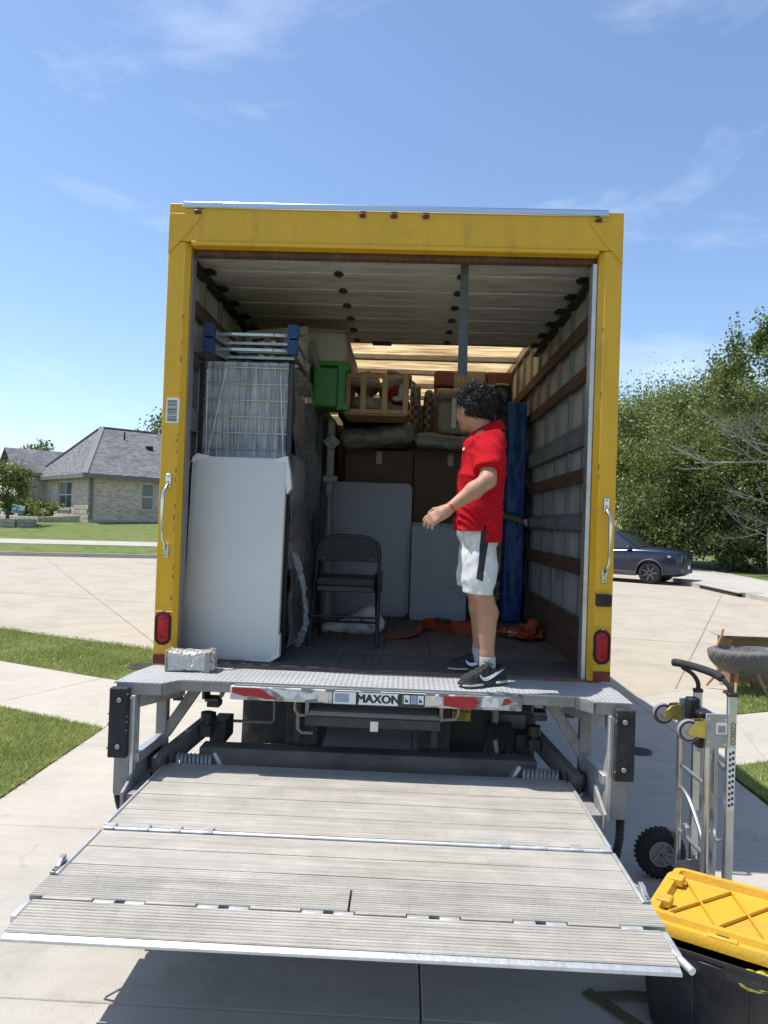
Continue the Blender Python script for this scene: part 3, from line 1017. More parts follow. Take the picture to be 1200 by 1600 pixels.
# half-dead tree with bare twigs
t = thing('dead_tree', 'half dead tree with bare grey twigs and few leaves at the right edge', 'tree', (14.9, 30.2, .1))
b = MB(); tips = []
rnd = random.Random(5)
tr_pts = [(14.9, 30.2, 0), (14.75, 30.2, 1.6), (14.8, 30.15, 3.2), (14.6, 30.1, 4.6), (14.75, 30.1, 6.2), (15.0, 30.1, 7.8)]
b.tube(tr_pts, [.2, .17, .15, .13, .10, .06], 8)
b.build('trunk', M_barkpale, t, smooth=60)
b = MB()
for (p, d, L, r) in [((14.7, 30.1, 4.9), (-1, -.1, .28), 2.6, .055), ((14.7, 30.1, 5.3), (-.9, -.3, .12), 2.5, .05), ((14.65, 30.1, 4.7), (-1, .2, .05), 2.9, .05), ((14.7, 30.1, 5.6), (-.7, -.2, .55), 2.4, .05),
                     ((14.7, 30.15, 3.0), (-.9, -.4, -.02), 1.8, .035), ((14.75, 30.15, 2.2), (-.8, -.5, -.1), 1.5, .03), ((14.9, 30.1, 7.2), (-.9, .1, .4), 1.8, .05), ((14.95, 30.1, 7.6), (-.3, .2, .9), 1.5, .045), ((15, 30.1, 7.0), (.9, 0, .5), 1.8, .05), ((14.75, 30.15, 1.6), (-.9, -.3, .2), 1.4, .03)]:
    branches(b, p, d, L, r, 3, tips, .42, .02, 5, 4, rnd)
b.build('bare_branches', M_barkpale, t, smooth=0)
tp = np.array([p for p in tips if p.z > 6.6 and random.random() < .7])
C = np.repeat(tp, 14, axis=0) + rng.normal(size=(len(tp)*14, 3)) * .16
V, Q = leaf_quads(C, .13)
mesh_obj('crown', V, Q, M_leaf, t, smooth=0, recalc=False)

tree('young_tree', 'young slim tree in a stone ring before the brick house', (-20.1, 36.6, .9), 3.6, 2.2, 5200, .11, M_leaf, trunk_frac=.28, clumps=36, seed=90)
tree('shrub', 'rounded green shrub under the front window of the brick house', tuple(hp(-1.4, 3.1, 0)), 1.5, 1.9, 3400, .10, M_leaf2, trunk_frac=.03, clumps=26, seed=91, cat='shrub')
tree('shrub', 'dark shrub behind the young tree before the brick house', tuple(hp(-1.6, 7.0, 0)), 1.7, 2.6, 3800, .10, M_leaf3, trunk_frac=.03, clumps=28, seed=92, cat='shrub')
tree('shrub', 'smallest low shrub between two bigger shrubs at the brick house', tuple(hp(-1.6, 5.0, 0)), .8, .9, 1300, .08, M_leaf, trunk_frac=.03, clumps=14, seed=93, cat='shrub')
tree('garden_tree', 'tree rising behind the brick house beside the yellow left post', (-16.6, 53, 1.3), 9.2, 4.2, 8000, .2, M_leaf, seed=94, clumps=60)
tree('garden_tree', 'tree top showing over the roof ridge of the brick house', (-31.5, 62, 1.3), 5.9, 4.2, 6000, .22, M_leaf, seed=95, clumps=50)
# yard sign at the house
t = thing('yard_sign', 'small white and blue yard sign among shrubs at the house', 'sign', tuple(hp(-2.2, 5.6, .0)))
q = hp(-2.2, 5.6, .55)
MB().obox(q, (.7, .03, .5), (0, R_(8), R_(8))).build('board', mat('sign_white', (.72, .76, .8), var=.04), t, bevel=.004)
MB().obox(q + Vector((0, -.022, -.13)), (.66, .012, .18), (0, R_(8), R_(8))).build('blue_band', mat('sign_blue', (.10, .25, .48), var=.1), t)
MB().bar(q + Vector((-.2, .03, -.2)), q + Vector((-.2, .03, -.75)), .02, .02).bar(q + Vector((.2, .03, -.2)), q + Vector((.2, .03, -.75)), .02, .02).build('stake', M_iron, t)
# ================================================================== BOX TRUCK
M_yel = mat('yellow_truck_paint', (0.70, 0.385, 0.018), rough=0.42, var=0.07, vs=2.5, spec=0.45, stretch=(4, 4, .8), dirt=(0.36, 0.20, 0.03), ds=1.6, dlo=0.54, dhi=0.85, rvar=.1)
M_alu = mat('worn_aluminium', (0.56, 0.56, 0.55), rough=0.42, metal=0.75, var=0.14, vs=9, bump=.1, bs=40, dirt=(.30, .29, .27), ds=5, dlo=.55, dhi=.85)
M_galv = mat('galvanised_steel', (0.36, 0.37, 0.385), rough=0.5, metal=0.55, var=0.18, vs=7, dirt=(.22, .21, .2), ds=4, dlo=.5, dhi=.8)
M_chrome = mat('polished_steel', (0.66, 0.66, 0.66), rough=0.2, metal=1.0, var=0.05)
M_black = mat('black_plastic', (0.018, 0.018, 0.02), rough=0.5, var=0.2)
M_rubber = mat('black_rubber', (0.022, 0.022, 0.024), rough=0.8, var=0.3, vs=12, bump=.3, bs=60, dirt=(.07, .068, .065), ds=6, dlo=.55, dhi=.85)
M_redlens = mat('red_lamp_lens', (0.36, 0.010, 0.014), rough=0.38, var=0.35, vs=60, spec=0.3)
M_dkred = mat('dark_red_reflector', (0.15, 0.012, 0.014), rough=0.35, var=0.15, vs=20)
M_wood = mat('weathered_slat_wood', (0.125, 0.07, 0.048), rough=0.8, var=0.35, vs=5, bump=.3, bs=40, stretch=(6, 1, 6), dirt=(.055, .035, .026), ds=3, dlo=.45, dhi=.75)
M_floor = mat('truck_floor_wood', (0.155, 0.13, 0.11), rough=0.75, var=0.25, vs=3, bump=.3, bs=30, stretch=(7, 1, 7), dirt=(.085, .07, .06), ds=2.2, dlo=.42, dhi=.75)
M_sill = mat('rusty_sill', (0.235, 0.15, 0.105), rough=0.85, var=0.3, vs=10, dirt=(.13, .075, .05), ds=7, dlo=.4, dhi=.7, bump=.3)
M_panel = mat('wall_liner_grey', (0.50, 0.50, 0.485), rough=0.65, var=0.12, vs=3, dirt=(.22, .20, .18), ds=2.4, dlo=.46, dhi=.8)
M_door = mat('roller_door_panel', (0.58, 0.56, 0.53), rough=0.6, var=0.22, vs=2.6, stretch=(1, 5, 1), dirt=(.22, .205, .19), ds=2.2, dlo=.42, dhi=.8)
M_post = mat('grey_wall_post', (.20, .205, .21), rough=.55, var=.15, vs=6, dirt=(.12, .11, .10), ds=4)
M_slotbk = mat('dark_track_slots', (.05, .05, .052), rough=.7)
M_under = mat('dirty_chassis', (0.055, 0.052, 0.05), rough=0.85, var=0.4, vs=5, bump=.3)

def roof_mat():
    m = bpy.data.materials.new('translucent_fibreglass_roof')
    m.use_nodes = True
    n, l = m.node_tree.nodes, m.node_tree.links
    n.clear()
    out = n.new('ShaderNodeOutputMaterial')
    tcn = n.new('ShaderNodeTexCoord')
    mp_ = n.new('ShaderNodeMapping'); mp_.inputs['Scale'].default_value = (1.2, 6, 1)
    l.new(tcn.outputs['Object'], mp_.inputs['Vector'])
    nz = n.new('ShaderNodeTexNoise'); nz.inputs['Scale'].default_value = 2.2; nz.inputs['Detail'].default_value = 7
    l.new(mp_.outputs['Vector'], nz.inputs['Vector'])
    cr = n.new('ShaderNodeValToRGB')
    cr.color_ramp.elements[0].position = .32; cr.color_ramp.elements[0].color = (0.52, 0.40, 0.255, 1)
    cr.color_ramp.elements[1].position = .68; cr.color_ramp.elements[1].color = (0.90, 0.80, 0.60, 1)
    l.new(nz.outputs['Fac'], cr.inputs['Fac'])
    t = n.new('ShaderNodeBsdfTranslucent'); d = n.new('ShaderNodeBsdfDiffuse')
    l.new(cr.outputs['Color'], t.inputs['Color']); d.inputs['Color'].default_value = (.6, .55, .45, 1)
    ms = n.new('ShaderNodeMixShader'); ms.inputs['Fac'].default_value = 0.15
    l.new(t.outputs[0], ms.inputs[1]); l.new(d.outputs[0], ms.inputs[2]); l.new(ms.outputs[0], out.inputs['Surface'])
    return m
M_roof = roof_mat()

TX0, TX1, TZ0, TZ1, TY, TYF = -1.36, 1.124, 0.95, 3.495, 4.0, 11.95
truck = thing('box_truck', 'yellow box truck with its rear roller door open, loaded with furniture', 'truck', (-.118, 8.0, 0))

# body shell
MB().box((TX0+.004, TY+.13, TZ0-.12), (TX0+.03, TYF, TZ1-.01)).build('side_wall', M_yel, truck, bevel=.003)
MB().box((TX1-.03, TY+.13, TZ0-.12), (TX1-.004, TYF, TZ1-.01)).build('side_wall', M_yel, truck, bevel=.003)
MB().box((TX0+.03, TYF-.05, TZ0), (TX1-.03, TYF, TZ1-.04)).build('front_wall', M_panel, truck)
MB().box((TX0+.02, TY+.10, TZ1-.03), (TX1-.02, TYF, TZ1-.022)).build('roof', M_roof, truck, smooth=0)
for y in (4.6, 5.35, 6.1, 6.72, 7.42, 8.15, 8.95, 9.8, 10.6, 11.4):
    b = MB(); b.box((TX0+.05, y-.035, TZ1-.085), (TX1-.05, y+.035, TZ1-.034)); b.build('roof_bow', M_galv, truck, bevel=.004)
for s, x in ((1, TX0+.03), (-1, TX1-.03)):
    MB().box((x, TY+.13, TZ1-.12), (x+s*.045, TYF-.06, TZ1-.035)).build('roof_rail', M_galv, truck)

# rear frame
PW = .108
def post(x0, x1, inner):
    s = 1 if inner > x0 else -1
    prof = [(x0, TY), (inner - s*.028, TY-.002), (inner, TY+.03), (inner, TY+.11), (x0, TY+.11)]
    return MB().prism([(x, y, TZ0+.005) for x, y in prof], (0, 0, TZ1-TZ0-.22)).build('corner_post', M_yel, truck, bevel=.004)
pl = post(TX0, 0, TX0 + .122)
pr = post(TX1, 0, TX1 - .122)
hd = MB().box((TX0, TY-.003, TZ1-.212), (TX1, TY+.115, TZ1-.004)).build('header', M_yel, truck, bevel=.004)
MB().box((TX0+.13, TY-.012, TZ1-.235), (TX1-.13, TY+.06, TZ1-.2125)).build('header_lip', M_yel, hd, bevel=.003)
MB().box((TX0+.13, TY+.07, TZ1-.262), (TX1-.13, TY+.125, TZ1-.2125)).build('header_board', M_wood, hd)
cap_ = MB().box((TX0+.075, TY-.016, TZ1-.033), (TX1-.085, TY+.2, TZ1+.006)).build('roof_cap', M_chrome, truck, bevel=.008)
b = MB()
for k in range(26):
    x = TX0 + .12 + k * .087
    b.lathe([(.004, 0), (.0055, .003), (.003, .006)], (x, TY+.01, TZ1+.006), n=6)
o = b.build('rivets', M_galv, cap_); o['kind'] = 'stuff'
for x, xe in ((TX0, TX0+.19), (TX1, TX1-.19)):      # corner gussets
    s = 1 if xe > x else -1
    MB().prism([(x+s*.002, TY-.0035, TZ1-.06), (xe, TY-.0035, TZ1-.06), (x+s*.12, TY-.0035, TZ1-.155), (x+s*.002, TY-.0035, TZ1-.285)], (0, -.005, 0)).build('gusset', M_yel, hd, bevel=.002)
    MB().box((x+s*.004, TY-.011, TZ0+.29), (x+s*.106, TY-.004, TZ0+.298)).build('weld_seam', M_yel, pl if s > 0 else pr, bevel=.003)
    MB().box((x+s*.003, TY-.0075, TZ0+.008), (x+s*.094, TY-.003, TZ0+.062)).build('reflector', M_dkred, pl if s > 0 else pr, bevel=.001)
M_lamp = mat('clearance_lamp', (0.085, 0.014, 0.016), rough=.3, var=.3, vs=40)
for x in (-1.20, -.293, -.122, .052, .985):
    lamp = MB().obox((x, TY-.012, TZ1-.052), (.036, .018, .022)).build('clearance_lamp', M_lamp, hd, bevel=.006, seg=3)
M_ghost = mat('ghost_lettering', (0.64, 0.38, 0.035), rough=.5, var=.05)
text_obj('328567', 'fleet_number', M_ghost, hd, (-.09, TY-.0036, TZ1-.145), .06, extrude=.0006)

# oval tail lamps
def tail_lamp(x, z):
    h, w = .082, .034
    def oval(k, y):
        pts = []
        for i in range(28):
            a = 2*PI*i/28
            pts.append((x + math.cos(a)*w*k, y, z + math.sin(a)*w*k + (h - w) * (1 if math.sin(a) >= 0 else -1)))
        return pts
    g = MB().loft([oval(1.34, TY-.003), oval(1.32, TY-.014), oval(1.12, TY-.018), oval(1.0, TY-.010), oval(.98, TY-.004)]).build('tail_lamp', M_rubber, truck, smooth=40)
    MB().loft([oval(1.0, TY-.004), oval(.97, TY-.012), oval(.7, TY-.017)]).build('lens', M_redlens, g, smooth=50)
    for zz in (z + h*1.16, z - h*1.16):
        MB().lathe([(.005, 0), (.005, -.004), (.002, -.006)], (x, TY-.016, zz), axis='y', n=8).build('screw', M_chrome, g)
    for zz in (z + h*.62, z - h*.62):
        MB().lathe([(.009, 0), (.008, -.003), (.002, -.004)], (x, TY-.0165, zz), axis='y', n=10).build('lens_spot', M_lamp, g)
tail_lamp(TX0+.052, 1.155)
tail_lamp(TX1-.052, 1.143)
# grab handles
def handle(x, z0, z1, side):
    pts = [(x, TY-.012, z0), (x, TY-.03, z0+.012), (x+side*.008, TY-.055, z0+.045), (x+side*.010, TY-.06, z0+.09), (x+side*.010, TY-.06, z1-.09), (x+side*.008, TY-.055, z1-.045), (x, TY-.03, z1-.012), (x, TY-.012, z1)]
    h = MB().tube(pts, .0095, 10).build('grab_handle', M_chrome, truck, smooth=60)
    for z, s in ((z0, -1), (z1, 1)):
        MB().obox((x, TY-.008, z+s*.022), (.03, .009, .075)).build('mount', M_chrome, h, bevel=.004)
        for d in (-.015, .015):
            MB().lathe([(.006, 0), (.005, -.004), (.002, -.005)], (x, TY-.0125, z+s*.03+d), axis='y', n=8).build('bolt', M_galv, h)
handle(TX0+.052, 1.60, 1.94, -1)
handle(TX1-.05, 1.545, 1.885, 1)
la = MB().obox((TX1-.052, TY-.018, 1.395), (.082, .034, .066)).build('rubber_stop', M_rubber, truck, bevel=.008, seg=3)
# scuffs along the inner post edges, bare metal
M_scuff = mat('scraped_metal', (0.13, 0.10, 0.06), rough=.7, var=.3)
b = MB()
for k in range(26):
    z = random.uniform(1.02, 2.9); L = random.uniform(.006, .03)
    x = TX0 + .093 + random.uniform(-.006, .004) if k % 3 else TX1 - .093 + random.uniform(-.004, .006)
    b.obox((x, TY-.0028, z), (.004*random.uniform(.6, 1.5), .003, L), (0, random.uniform(-.2, .2), 0))
o = b.build('paint_chips', M_scuff, truck, smooth=0); o['kind'] = 'stuff'
# bar-code sticker on the left post
st = MB().prism([(TX0+.022, TY-.0035, 2.278), (TX0+.094, TY-.0035, 2.279), (TX0+.098, TY-.0035, 2.405), (TX0+.086, TY-.0035, 2.417), (TX0+.026, TY-.0035, 2.418)], (0, -.002, 0)).build('sticker', mat('label_paper', (.78, .78, .76), var=.04, rough=.6), truck, smooth=0)
M_ink = mat('printed_ink', (.025, .025, .028), rough=.7)
b = MB()
z = 2.287
while z < 2.402:
    h = random.choice([.0014, .002, .003, .0042])
    if not (2.318 < z < 2.324 or 2.362 < z < 2.368):
        b.box((TX0+.031, TY-.0062, z), (TX0+.084, TY-.0057, z+h))
    z += h + random.choice([.0014, .0018, .0026])
o = b.build('bar_code', M_ink, st, smooth=0); o['kind'] = 'stuff'

# inside: wall liners, posts, slats, tracks
WL, WR = TX0 + .04, TX1 - .04          # liner faces
ZTOP = TZ1 - .12
for side, xw in ((1, WL), (-1, WR)):
    y = TY + .13
    k = 0
    while y < TYF - .1:
        y2 = min(y + .41, TYF - .06)
        MB().box((xw - side*.006, y+.004, TZ0+.01), (xw, y2-.004, ZTOP)).build('liner_panel', M_panel, truck)
        if y2 < TYF - .1:
            p = MB().prism([(xw, y2-.034, TZ0+.01), (xw+side*.022, y2-.022, TZ0+.01), (xw+side*.022, y2+.022, TZ0+.01), (xw, y2+.034, TZ0+.01)], (0, 0, ZTOP-TZ0-.01))
            p.build('wall_post', M_post, truck)
        y = y2
        k += 1
    xs_ = xw + side*.024
    for z0, z1 in ((2.955, 3.045), (2.66, 2.745), (2.05, 2.135), (1.495, 1.59)):
        MB().box((xs_, TY+.115, z0), (xs_+side*.022, TYF-.07, z1)).build('slat', M_wood, truck, bevel=.004)
    MB().box((xs_, TY+.115, TZ0+.006), (xs_+side*.024, TYF-.07, 1.243)).build('kick_board', M_wood, truck, bevel=.004)
    for z0, z1 in ((2.27, 2.41), (1.755, 1.865)):
        b = MB().box((xs_, TY+.115, z0), (xs_+side*.008, TYF-.07, z1))
        tk = b.build('cargo_track', M_slotbk, truck)
        b = MB()
        b.box((xs_+side*.008, TY+.118, z1-.025), (xs_+side*.016, TYF-.08, z1-.004))
        b.box((xs_+side*.008, TY+.118, z0+.004), (xs_+side*.016, TYF-.08, z0+.025))
        y = TY + .14
        while y < 8.6:
            b.box((xs_+side*.0085, y, z0+.025), (xs_+side*.0155, y+.012, z1-.025))
            y += .034
        o = b.build('slot_bars', M_post, tk, smooth=0); o['kind'] = 'stuff'
# steel door guides beside the posts
MB().box((TX1-.150, TY+.036, TZ0+.004), (TX1-.124, TY+.112, TZ1-.27)).build('door_guide', M_alu, truck, bevel=.004)
MB().box((TX0+.1225, TY+.036, TZ0+.004), (TX0+.130, TY+.112, TZ1-.27)).build('door_guide', M_post, truck, bevel=.004)
# warning labels on the right liner
M_brn = mat('label_brown', (.20, .085, .05), rough=.7)
for z0, z1 in ((1.90, 2.035), (1.60, 1.745)):
    lb = MB().box((WR-.0035, TY+.15, z0), (WR-.0065, TY+.42, z1)).build('warning_label', mat('label_paper', (.7, .7, .68)), truck, smooth=0)
    MB().box((WR-.0068, TY+.17, z1-.032), (WR-.0074, TY+.40, z1-.01)).build('label_heading', M_brn, lb, smooth=0)
    b = MB()
    for k in range(6):
        zz = z1 - .046 - k * .015
        b.box((WR-.0068, TY+.17, zz), (WR-.0073, TY+.40-random.random()*.08, zz+.004))
    o = b.build('label_text', M_ink, lb, smooth=0); o['kind'] = 'stuff'

# floor
x = WL + .03
n = 8
pw = (WR - .03 - x) / n
src = MB().box((x+.002, TY+.58, TZ0-.03), (x+pw-.002, TYF-.06, TZ0+.003)).build('floor_board', M_floor, truck, bevel=.002)
for k in range(1, n):
    share(src, 'floor_board', truck, (k*pw, 0, 0))
M_grip = mat('ribbed_floor_plate', (.085, .075, .07), rough=.7, var=.25, vs=5, dirt=(.14, .12, .105), ds=3, dlo=.5, dhi=.8)
gp = MB().box((WL+.005, TY+.085, TZ0-.03), (WR-.005, TY+.578, TZ0+.001)).build('threshold_plate', M_grip, truck)
b = MB()
for k in range(34):
    y = TY + .10 + k * .0142
    b.box((WL+.03, y, TZ0+.001), (WR-.03, y+.006, TZ0+.0035))
for k in range(48):
    xx = WL + .05 + k * .0475
    b.box((xx, TY+.10, TZ0+.0012), (xx+.010, TY+.575, TZ0+.0042))
o = b.build('grip_ribs', M_grip, gp, smooth=0); o['kind'] = 'stuff'
MB().box((TX0+.115, TY-.012, TZ0-.04), (TX1-.115, TY+.083, TZ0+.004)).build('sill', M_sill, truck, bevel=.004)
MB().box((-.12, TY+.02, TZ0+.0045), (-.03, TY+.028, TZ0+.0055)).build('slot', M_dark, truck)
MB().box((TX0+.01, TY+.1, TZ0-.13), (TX1-.01, TYF, TZ0-.031)).build('subfloor', M_under, truck)

# roller door, rolled back under the roof
DZ = TZ1 - .213
DX0, DX1 = WL + .036, WR - .036
dp = .327
psrc = MB().box((DX0, TY+.135+.0055, DZ), (DX1, TY+.135+dp-.0055, DZ+.02)).build('door_panel', M_door, truck, bevel=.003)
pan = [psrc]
for k in range(1, 6):
    pan.append(share(psrc, 'door_panel', truck, (0, k*dp, 0)))
hx = []
for k in range(0, 7):
    y = TY + .135 + k * dp
    par = pan[min(k, 5)]
    for x in (-.462, .288):
        hb = MB()
        r = .022
        for kk in range(2):
            hb.lathe([(.002, -.012), (r*.9, -.012), (r, -.008), (r, 0), (.002, 0)], (x, y + (kk*2-1)*.020, DZ), n=10)
        hb.obox((x, y, DZ-.008), (.028, .07, .014))
        hb.cyl((x-.03, y, DZ-.01), (x+.03, y, DZ-.01), .009, 8)
        h = hb.build('hinge', M_black, None, smooth=40)
        h['kind'] = 'stuff'
        h.parent = truck
        for v in h.data.vertices:
            v.co -= wloc(truck)
    for s, x in ((1, DX0), (-1, DX1)):
        rb = MB().obox((x+s*.03, y, DZ-.012), (.05, .07, .022))
        rb.cyl((x-s*.02, y, DZ-.016), (x+s*.07, y, DZ-.016), .012, 8)
        rb.lathe([(.004, -.008), (.022, -.008), (.022, .008), (.004, .008)], (x-s*.012, y, DZ-.016), axis='x', n=12)
        h = rb.build('roller', M_black, truck, smooth=40); h['kind'] = 'stuff'
for s, x in ((1, DX0-.022), (-1, DX1+.022)):
    b = MB().box((x-s*.012, TY+.12, DZ-.06), (x+s*.016, TY+2.3, DZ+.03))
    b.box((x+s*.0165, TY+.12, DZ-.058), (x+s*.045, TY+2.3, DZ-.045))
    b.build('door_track', M_black, truck)
MB().box((DX0, TY+.135+6*dp+.004, DZ-.01), (DX1, TY+.135+6*dp+.05, DZ+.045)).build('door_edge_bar', M_galv, truck, bevel=.005)
MB().obox((-.25, TY+.135+6*dp+.03, DZ-.02), (.16, .05, .03)).build('door_latch', M_black, truck, bevel=.006)
MB().loft([[(.287+dx, TY+.21+.01*math.sin(t*5), DZ-.004-.655*t) for dx in (-.022, .022)] + [(.287+dx+.012*t, TY+.213+.01*math.sin(t*5), DZ-.004-.655*t) for dx in (.022, -.022)] for t in np.linspace(0, 1, 12)]).build('pull_strap', mat('grey_webbing', (.085, .09, .10), rough=.9, var=.2, vs=40), truck, smooth=30)

# chassis, mud flaps, rear wheels
for x in (-.60, .28):
    MB().box((x, TY+.35, .56), (x+.075, TYF+1.0, .815)).build('frame_rail', M_under, truck, bevel=.008)
for y in (4.9, 6.0, 7.4, 8.8):
    MB().box((-.525, y, .60), (.28, y+.09, .78)).build('cross_member', M_under, truck)
MB().cyl((-1.0, 6.35, .46), (.76, 6.35, .46), .07, 16).build('axle', M_under, truck)
M_tyre = mat('tyre_rubber', (0.02, 0.02, 0.021), rough=.85, var=.3, vs=20, bump=.4, bs=30)
for x in (-1.27, -1.0, .51, .78):
    w = MB().lathe([(.24, .0), (.40, -.01), (.47, .02), (.48, .06), (.48, .18), (.47, .22), (.40, .25), (.24, .24)], (x, 6.35, .483), axis='x', n=32, ring=True).build('wheel', M_tyre, truck, smooth=40)
    MB().lathe([(.02, .05), (.1, .05), (.14, .1), (.24, .1), (.245, .2), (.2, .2)], (x, 6.35, .483), axis='x', n=24).build('rim', M_galv, w, smooth=40)
for x in (-1.16, .455):
    fl = MB().grid(lambda u, v: (x + u*.46, 5.42 + .03*math.sin(v*2.2+u) , .11 + v*.70), 8, 10).build('mud_flap', M_rubber, truck, smooth=60, solid=.012)
    MB().bar((x, 5.42, .80), (x+.46, 5.42, .80), .03, .03).build('flap_bar', M_under, fl)
MB().box((-1.05, 5.7, .60), (-.66, 5.95, .80)).build('spring_hanger', M_under, truck)
MB().box((.42, 5.7, .60), (.80, 5.95, .80)).build('spring_hanger', M_under, truck)
# cab ahead of the box
cb = MB().loft([[(x, y, z) for x, z in ((-1.15, .55), (.92, .55), (.92, 1.6), (.78, 2.55), (-1.02, 2.55), (-1.15, 1.6))] for y in (12.15, 13.6)]).build('cab', M_yel, truck, bevel=.05, seg=3)
MB().box((-1.12, 13.6, .6), (.89, 14.7, 1.45)).build('bonnet', M_yel, truck, bevel=.12, seg=4)
MB().prism([(-.98, 13.605, 1.62), (.75, 13.605, 1.62), (.68, 13.605, 2.4), (-.9, 13.605, 2.4)], (0, .012, 0)).build('windscreen', M_glassdk, truck)
for x in (-1.17, .64):
    w = MB().lathe([(.24, .0), (.40, -.01), (.48, .06), (.48, .22), (.40, .29), (.24, .28)], (x, 13.9, .483), axis='x', n=32, ring=True).build('wheel', M_tyre, truck, smooth=40)
    MB().lathe([(.02, .1), (.1, .1), (.24, .1), (.245, .2), (.2, .2)], (x, 13.9, .483), axis='x', n=24).build('rim', M_galv, w, smooth=40)
# ================================================================== LIFT GATE
M_plat = mat('dusty_aluminium_deck', (0.405, 0.382, 0.335), rough=0.68, metal=0.15, var=0.10, vs=2.5, bump=.15, bs=90, stretch=(1.0, 6, 1), dirt=(.335, .31, .265), ds=1.6, dlo=.42, dhi=.75)
M_tread = mat('diamond_tread_steel', (0.36, 0.37, 0.37), rough=0.6, metal=0.3, var=0.12, vs=4, dirt=(.27, .265, .255), ds=2.2, dlo=.48, dhi=.8)
M_bright = mat('bright_aluminium_edge', (0.62, 0.62, 0.62), rough=0.45, metal=0.6, var=0.15, vs=14, dirt=(.4, .39, .37), ds=8, dlo=.5, dhi=.8)
M_steel = mat('grey_painted_steel', (0.27, 0.265, 0.255), rough=0.6, metal=.25, var=0.16, vs=5, dirt=(.13, .12, .11), ds=3.5, dlo=.48, dhi=.78, bump=.15)
M_grease = mat('greasy_black_steel', (0.028, 0.027, 0.027), rough=0.45, var=0.3, vs=14, bump=.2)
M_beam = mat('grimy_beam_paint', (.125, .115, .10), rough=.7, var=.25, vs=4, dirt=(.05, .046, .043), ds=3, dlo=.45, dhi=.75)
def deck_detail(m):
    n, l = m.node_tree.nodes, m.node_tree.links
    b = n['Principled BSDF']
    src = b.inputs['Base Color'].links[0].from_socket
    tcn = n.new('ShaderNodeTexCoord')
    cur = src
    for sc, rot, scale, lo, hi, a, c in (((.7, 60, 1), 0, 3.0, .34, .66, .74, 1.2), ((1, 1, 1), 0, 7.0, .3, .7, .86, 1.12), ((4, 90, 1), .35, 2.0, .62, .68, 1.0, .62), ((60, 2.0, 1), .12, 1.6, .66, .70, 1.0, .72)):
        mp_ = n.new('ShaderNodeMapping'); mp_.inputs['Scale'].default_value = sc; mp_.inputs['Rotation'].default_value = (0, 0, rot)
        l.new(tcn.outputs['Object'], mp_.inputs['Vector'])
        nz = n.new('ShaderNodeTexNoise'); nz.inputs['Scale'].default_value = scale; nz.inputs['Detail'].default_value = 8; nz.inputs['Roughness'].default_value = .65
        l.new(mp_.outputs['Vector'], nz.inputs['Vector'])
        mr = n.new('ShaderNodeMapRange'); mr.inputs['From Min'].default_value = lo; mr.inputs['From Max'].default_value = hi
        mr.inputs['To Min'].default_value = a; mr.inputs['To Max'].default_value = c
        l.new(nz.outputs['Fac'], mr.inputs['Value'])
        vm = n.new('ShaderNodeVectorMath'); vm.operation = 'SCALE'
        l.new(cur, vm.inputs[0]); l.new(mr.outputs['Result'], vm.inputs['Scale'])
        cur = vm.outputs['Vector']
    l.new(cur, b.inputs['Base Color'])
deck_detail(M_plat)
gate = thing('lift_gate', 'aluminium lift gate platform lowered at the back of the truck', 'lift gate', (-.164, 3.0, 0))

# ---- dock plate
PZ = .952
PL = [(-1.398, 3.565), (-1.165, 3.565), (-1.10, 3.655), (-.845, 3.662), (.602, 3.662), (.86, 3.650), (.90, 3.60), (.93, 3.555), (1.106, 3.545), (1.106, 3.80), (1.085, 3.988), (-1.352, 3.988), (-1.385, 3.80)]
MB().prism([(x, y, PZ) for x, y in PL], (0, 0, -.008)).build('dock_plate', M_tread, gate, smooth=0)
lz, lf = [], []
rot = 0
yy = 3.56
j = 0
pts = []
while yy < 3.985:
    xx = -1.39 + (.014 if j % 2 else 0)
    i = 0
    while xx < 1.10:
        pts.append((xx, yy, j % 2))
        xx += .0262; i += 1
    yy += .0155; j += 1
ok = in_poly(np.array([[p[0], p[1]] for p in pts]), [(x*.995, y) for x, y in PL])
b = MB()
for (x, y, k), g in zip(pts, ok):
    if not g:
        continue
    a = R_(38) if k else R_(-38)
    c, s = math.cos(a), math.sin(a)
    L, W, H = .0115, .0038, .0014
    P = [(-L, 0), (0, -W), (L, 0), (0, W)]
    base = [(x + px*c - py*s, y + px*s + py*c, PZ) for px, py in P]
    top = [(x + px*c*.55 - py*s*.5, y + px*s*.55 + py*c*.5, PZ + H) for px, py in P]
    b.add(base + top, [(4, 5, 6, 7), (0, 1, 5, 4), (1, 2, 6, 5), (2, 3, 7, 6), (3, 0, 4, 7)])
o = b.build('tread_pattern', M_tread, gate, smooth=0, recalc=False); o['kind'] = 'stuff'
# lips under the plate
for (a, c) in (((-1.10, 3.664), (-.845, 3.671)), ((.602, 3.671), (.86, 3.659))):
    MB().bar((a[0], a[1], PZ-.032), (c[0], c[1], PZ-.032), .008, .046).build('plate_lip', M_steel, gate)
for (a, c) in (((-1.385, 3.569), (-1.165, 3.569)), ((-1.16, 3.57), (-1.10, 3.66)), ((.935, 3.559), (1.10, 3.549)), ((.865, 3.652), (.928, 3.56))):
    MB().bar((a[0], a[1], PZ-.034), (c[0], c[1], PZ-.034), .008, .05).build('plate_lip', M_steel, gate)
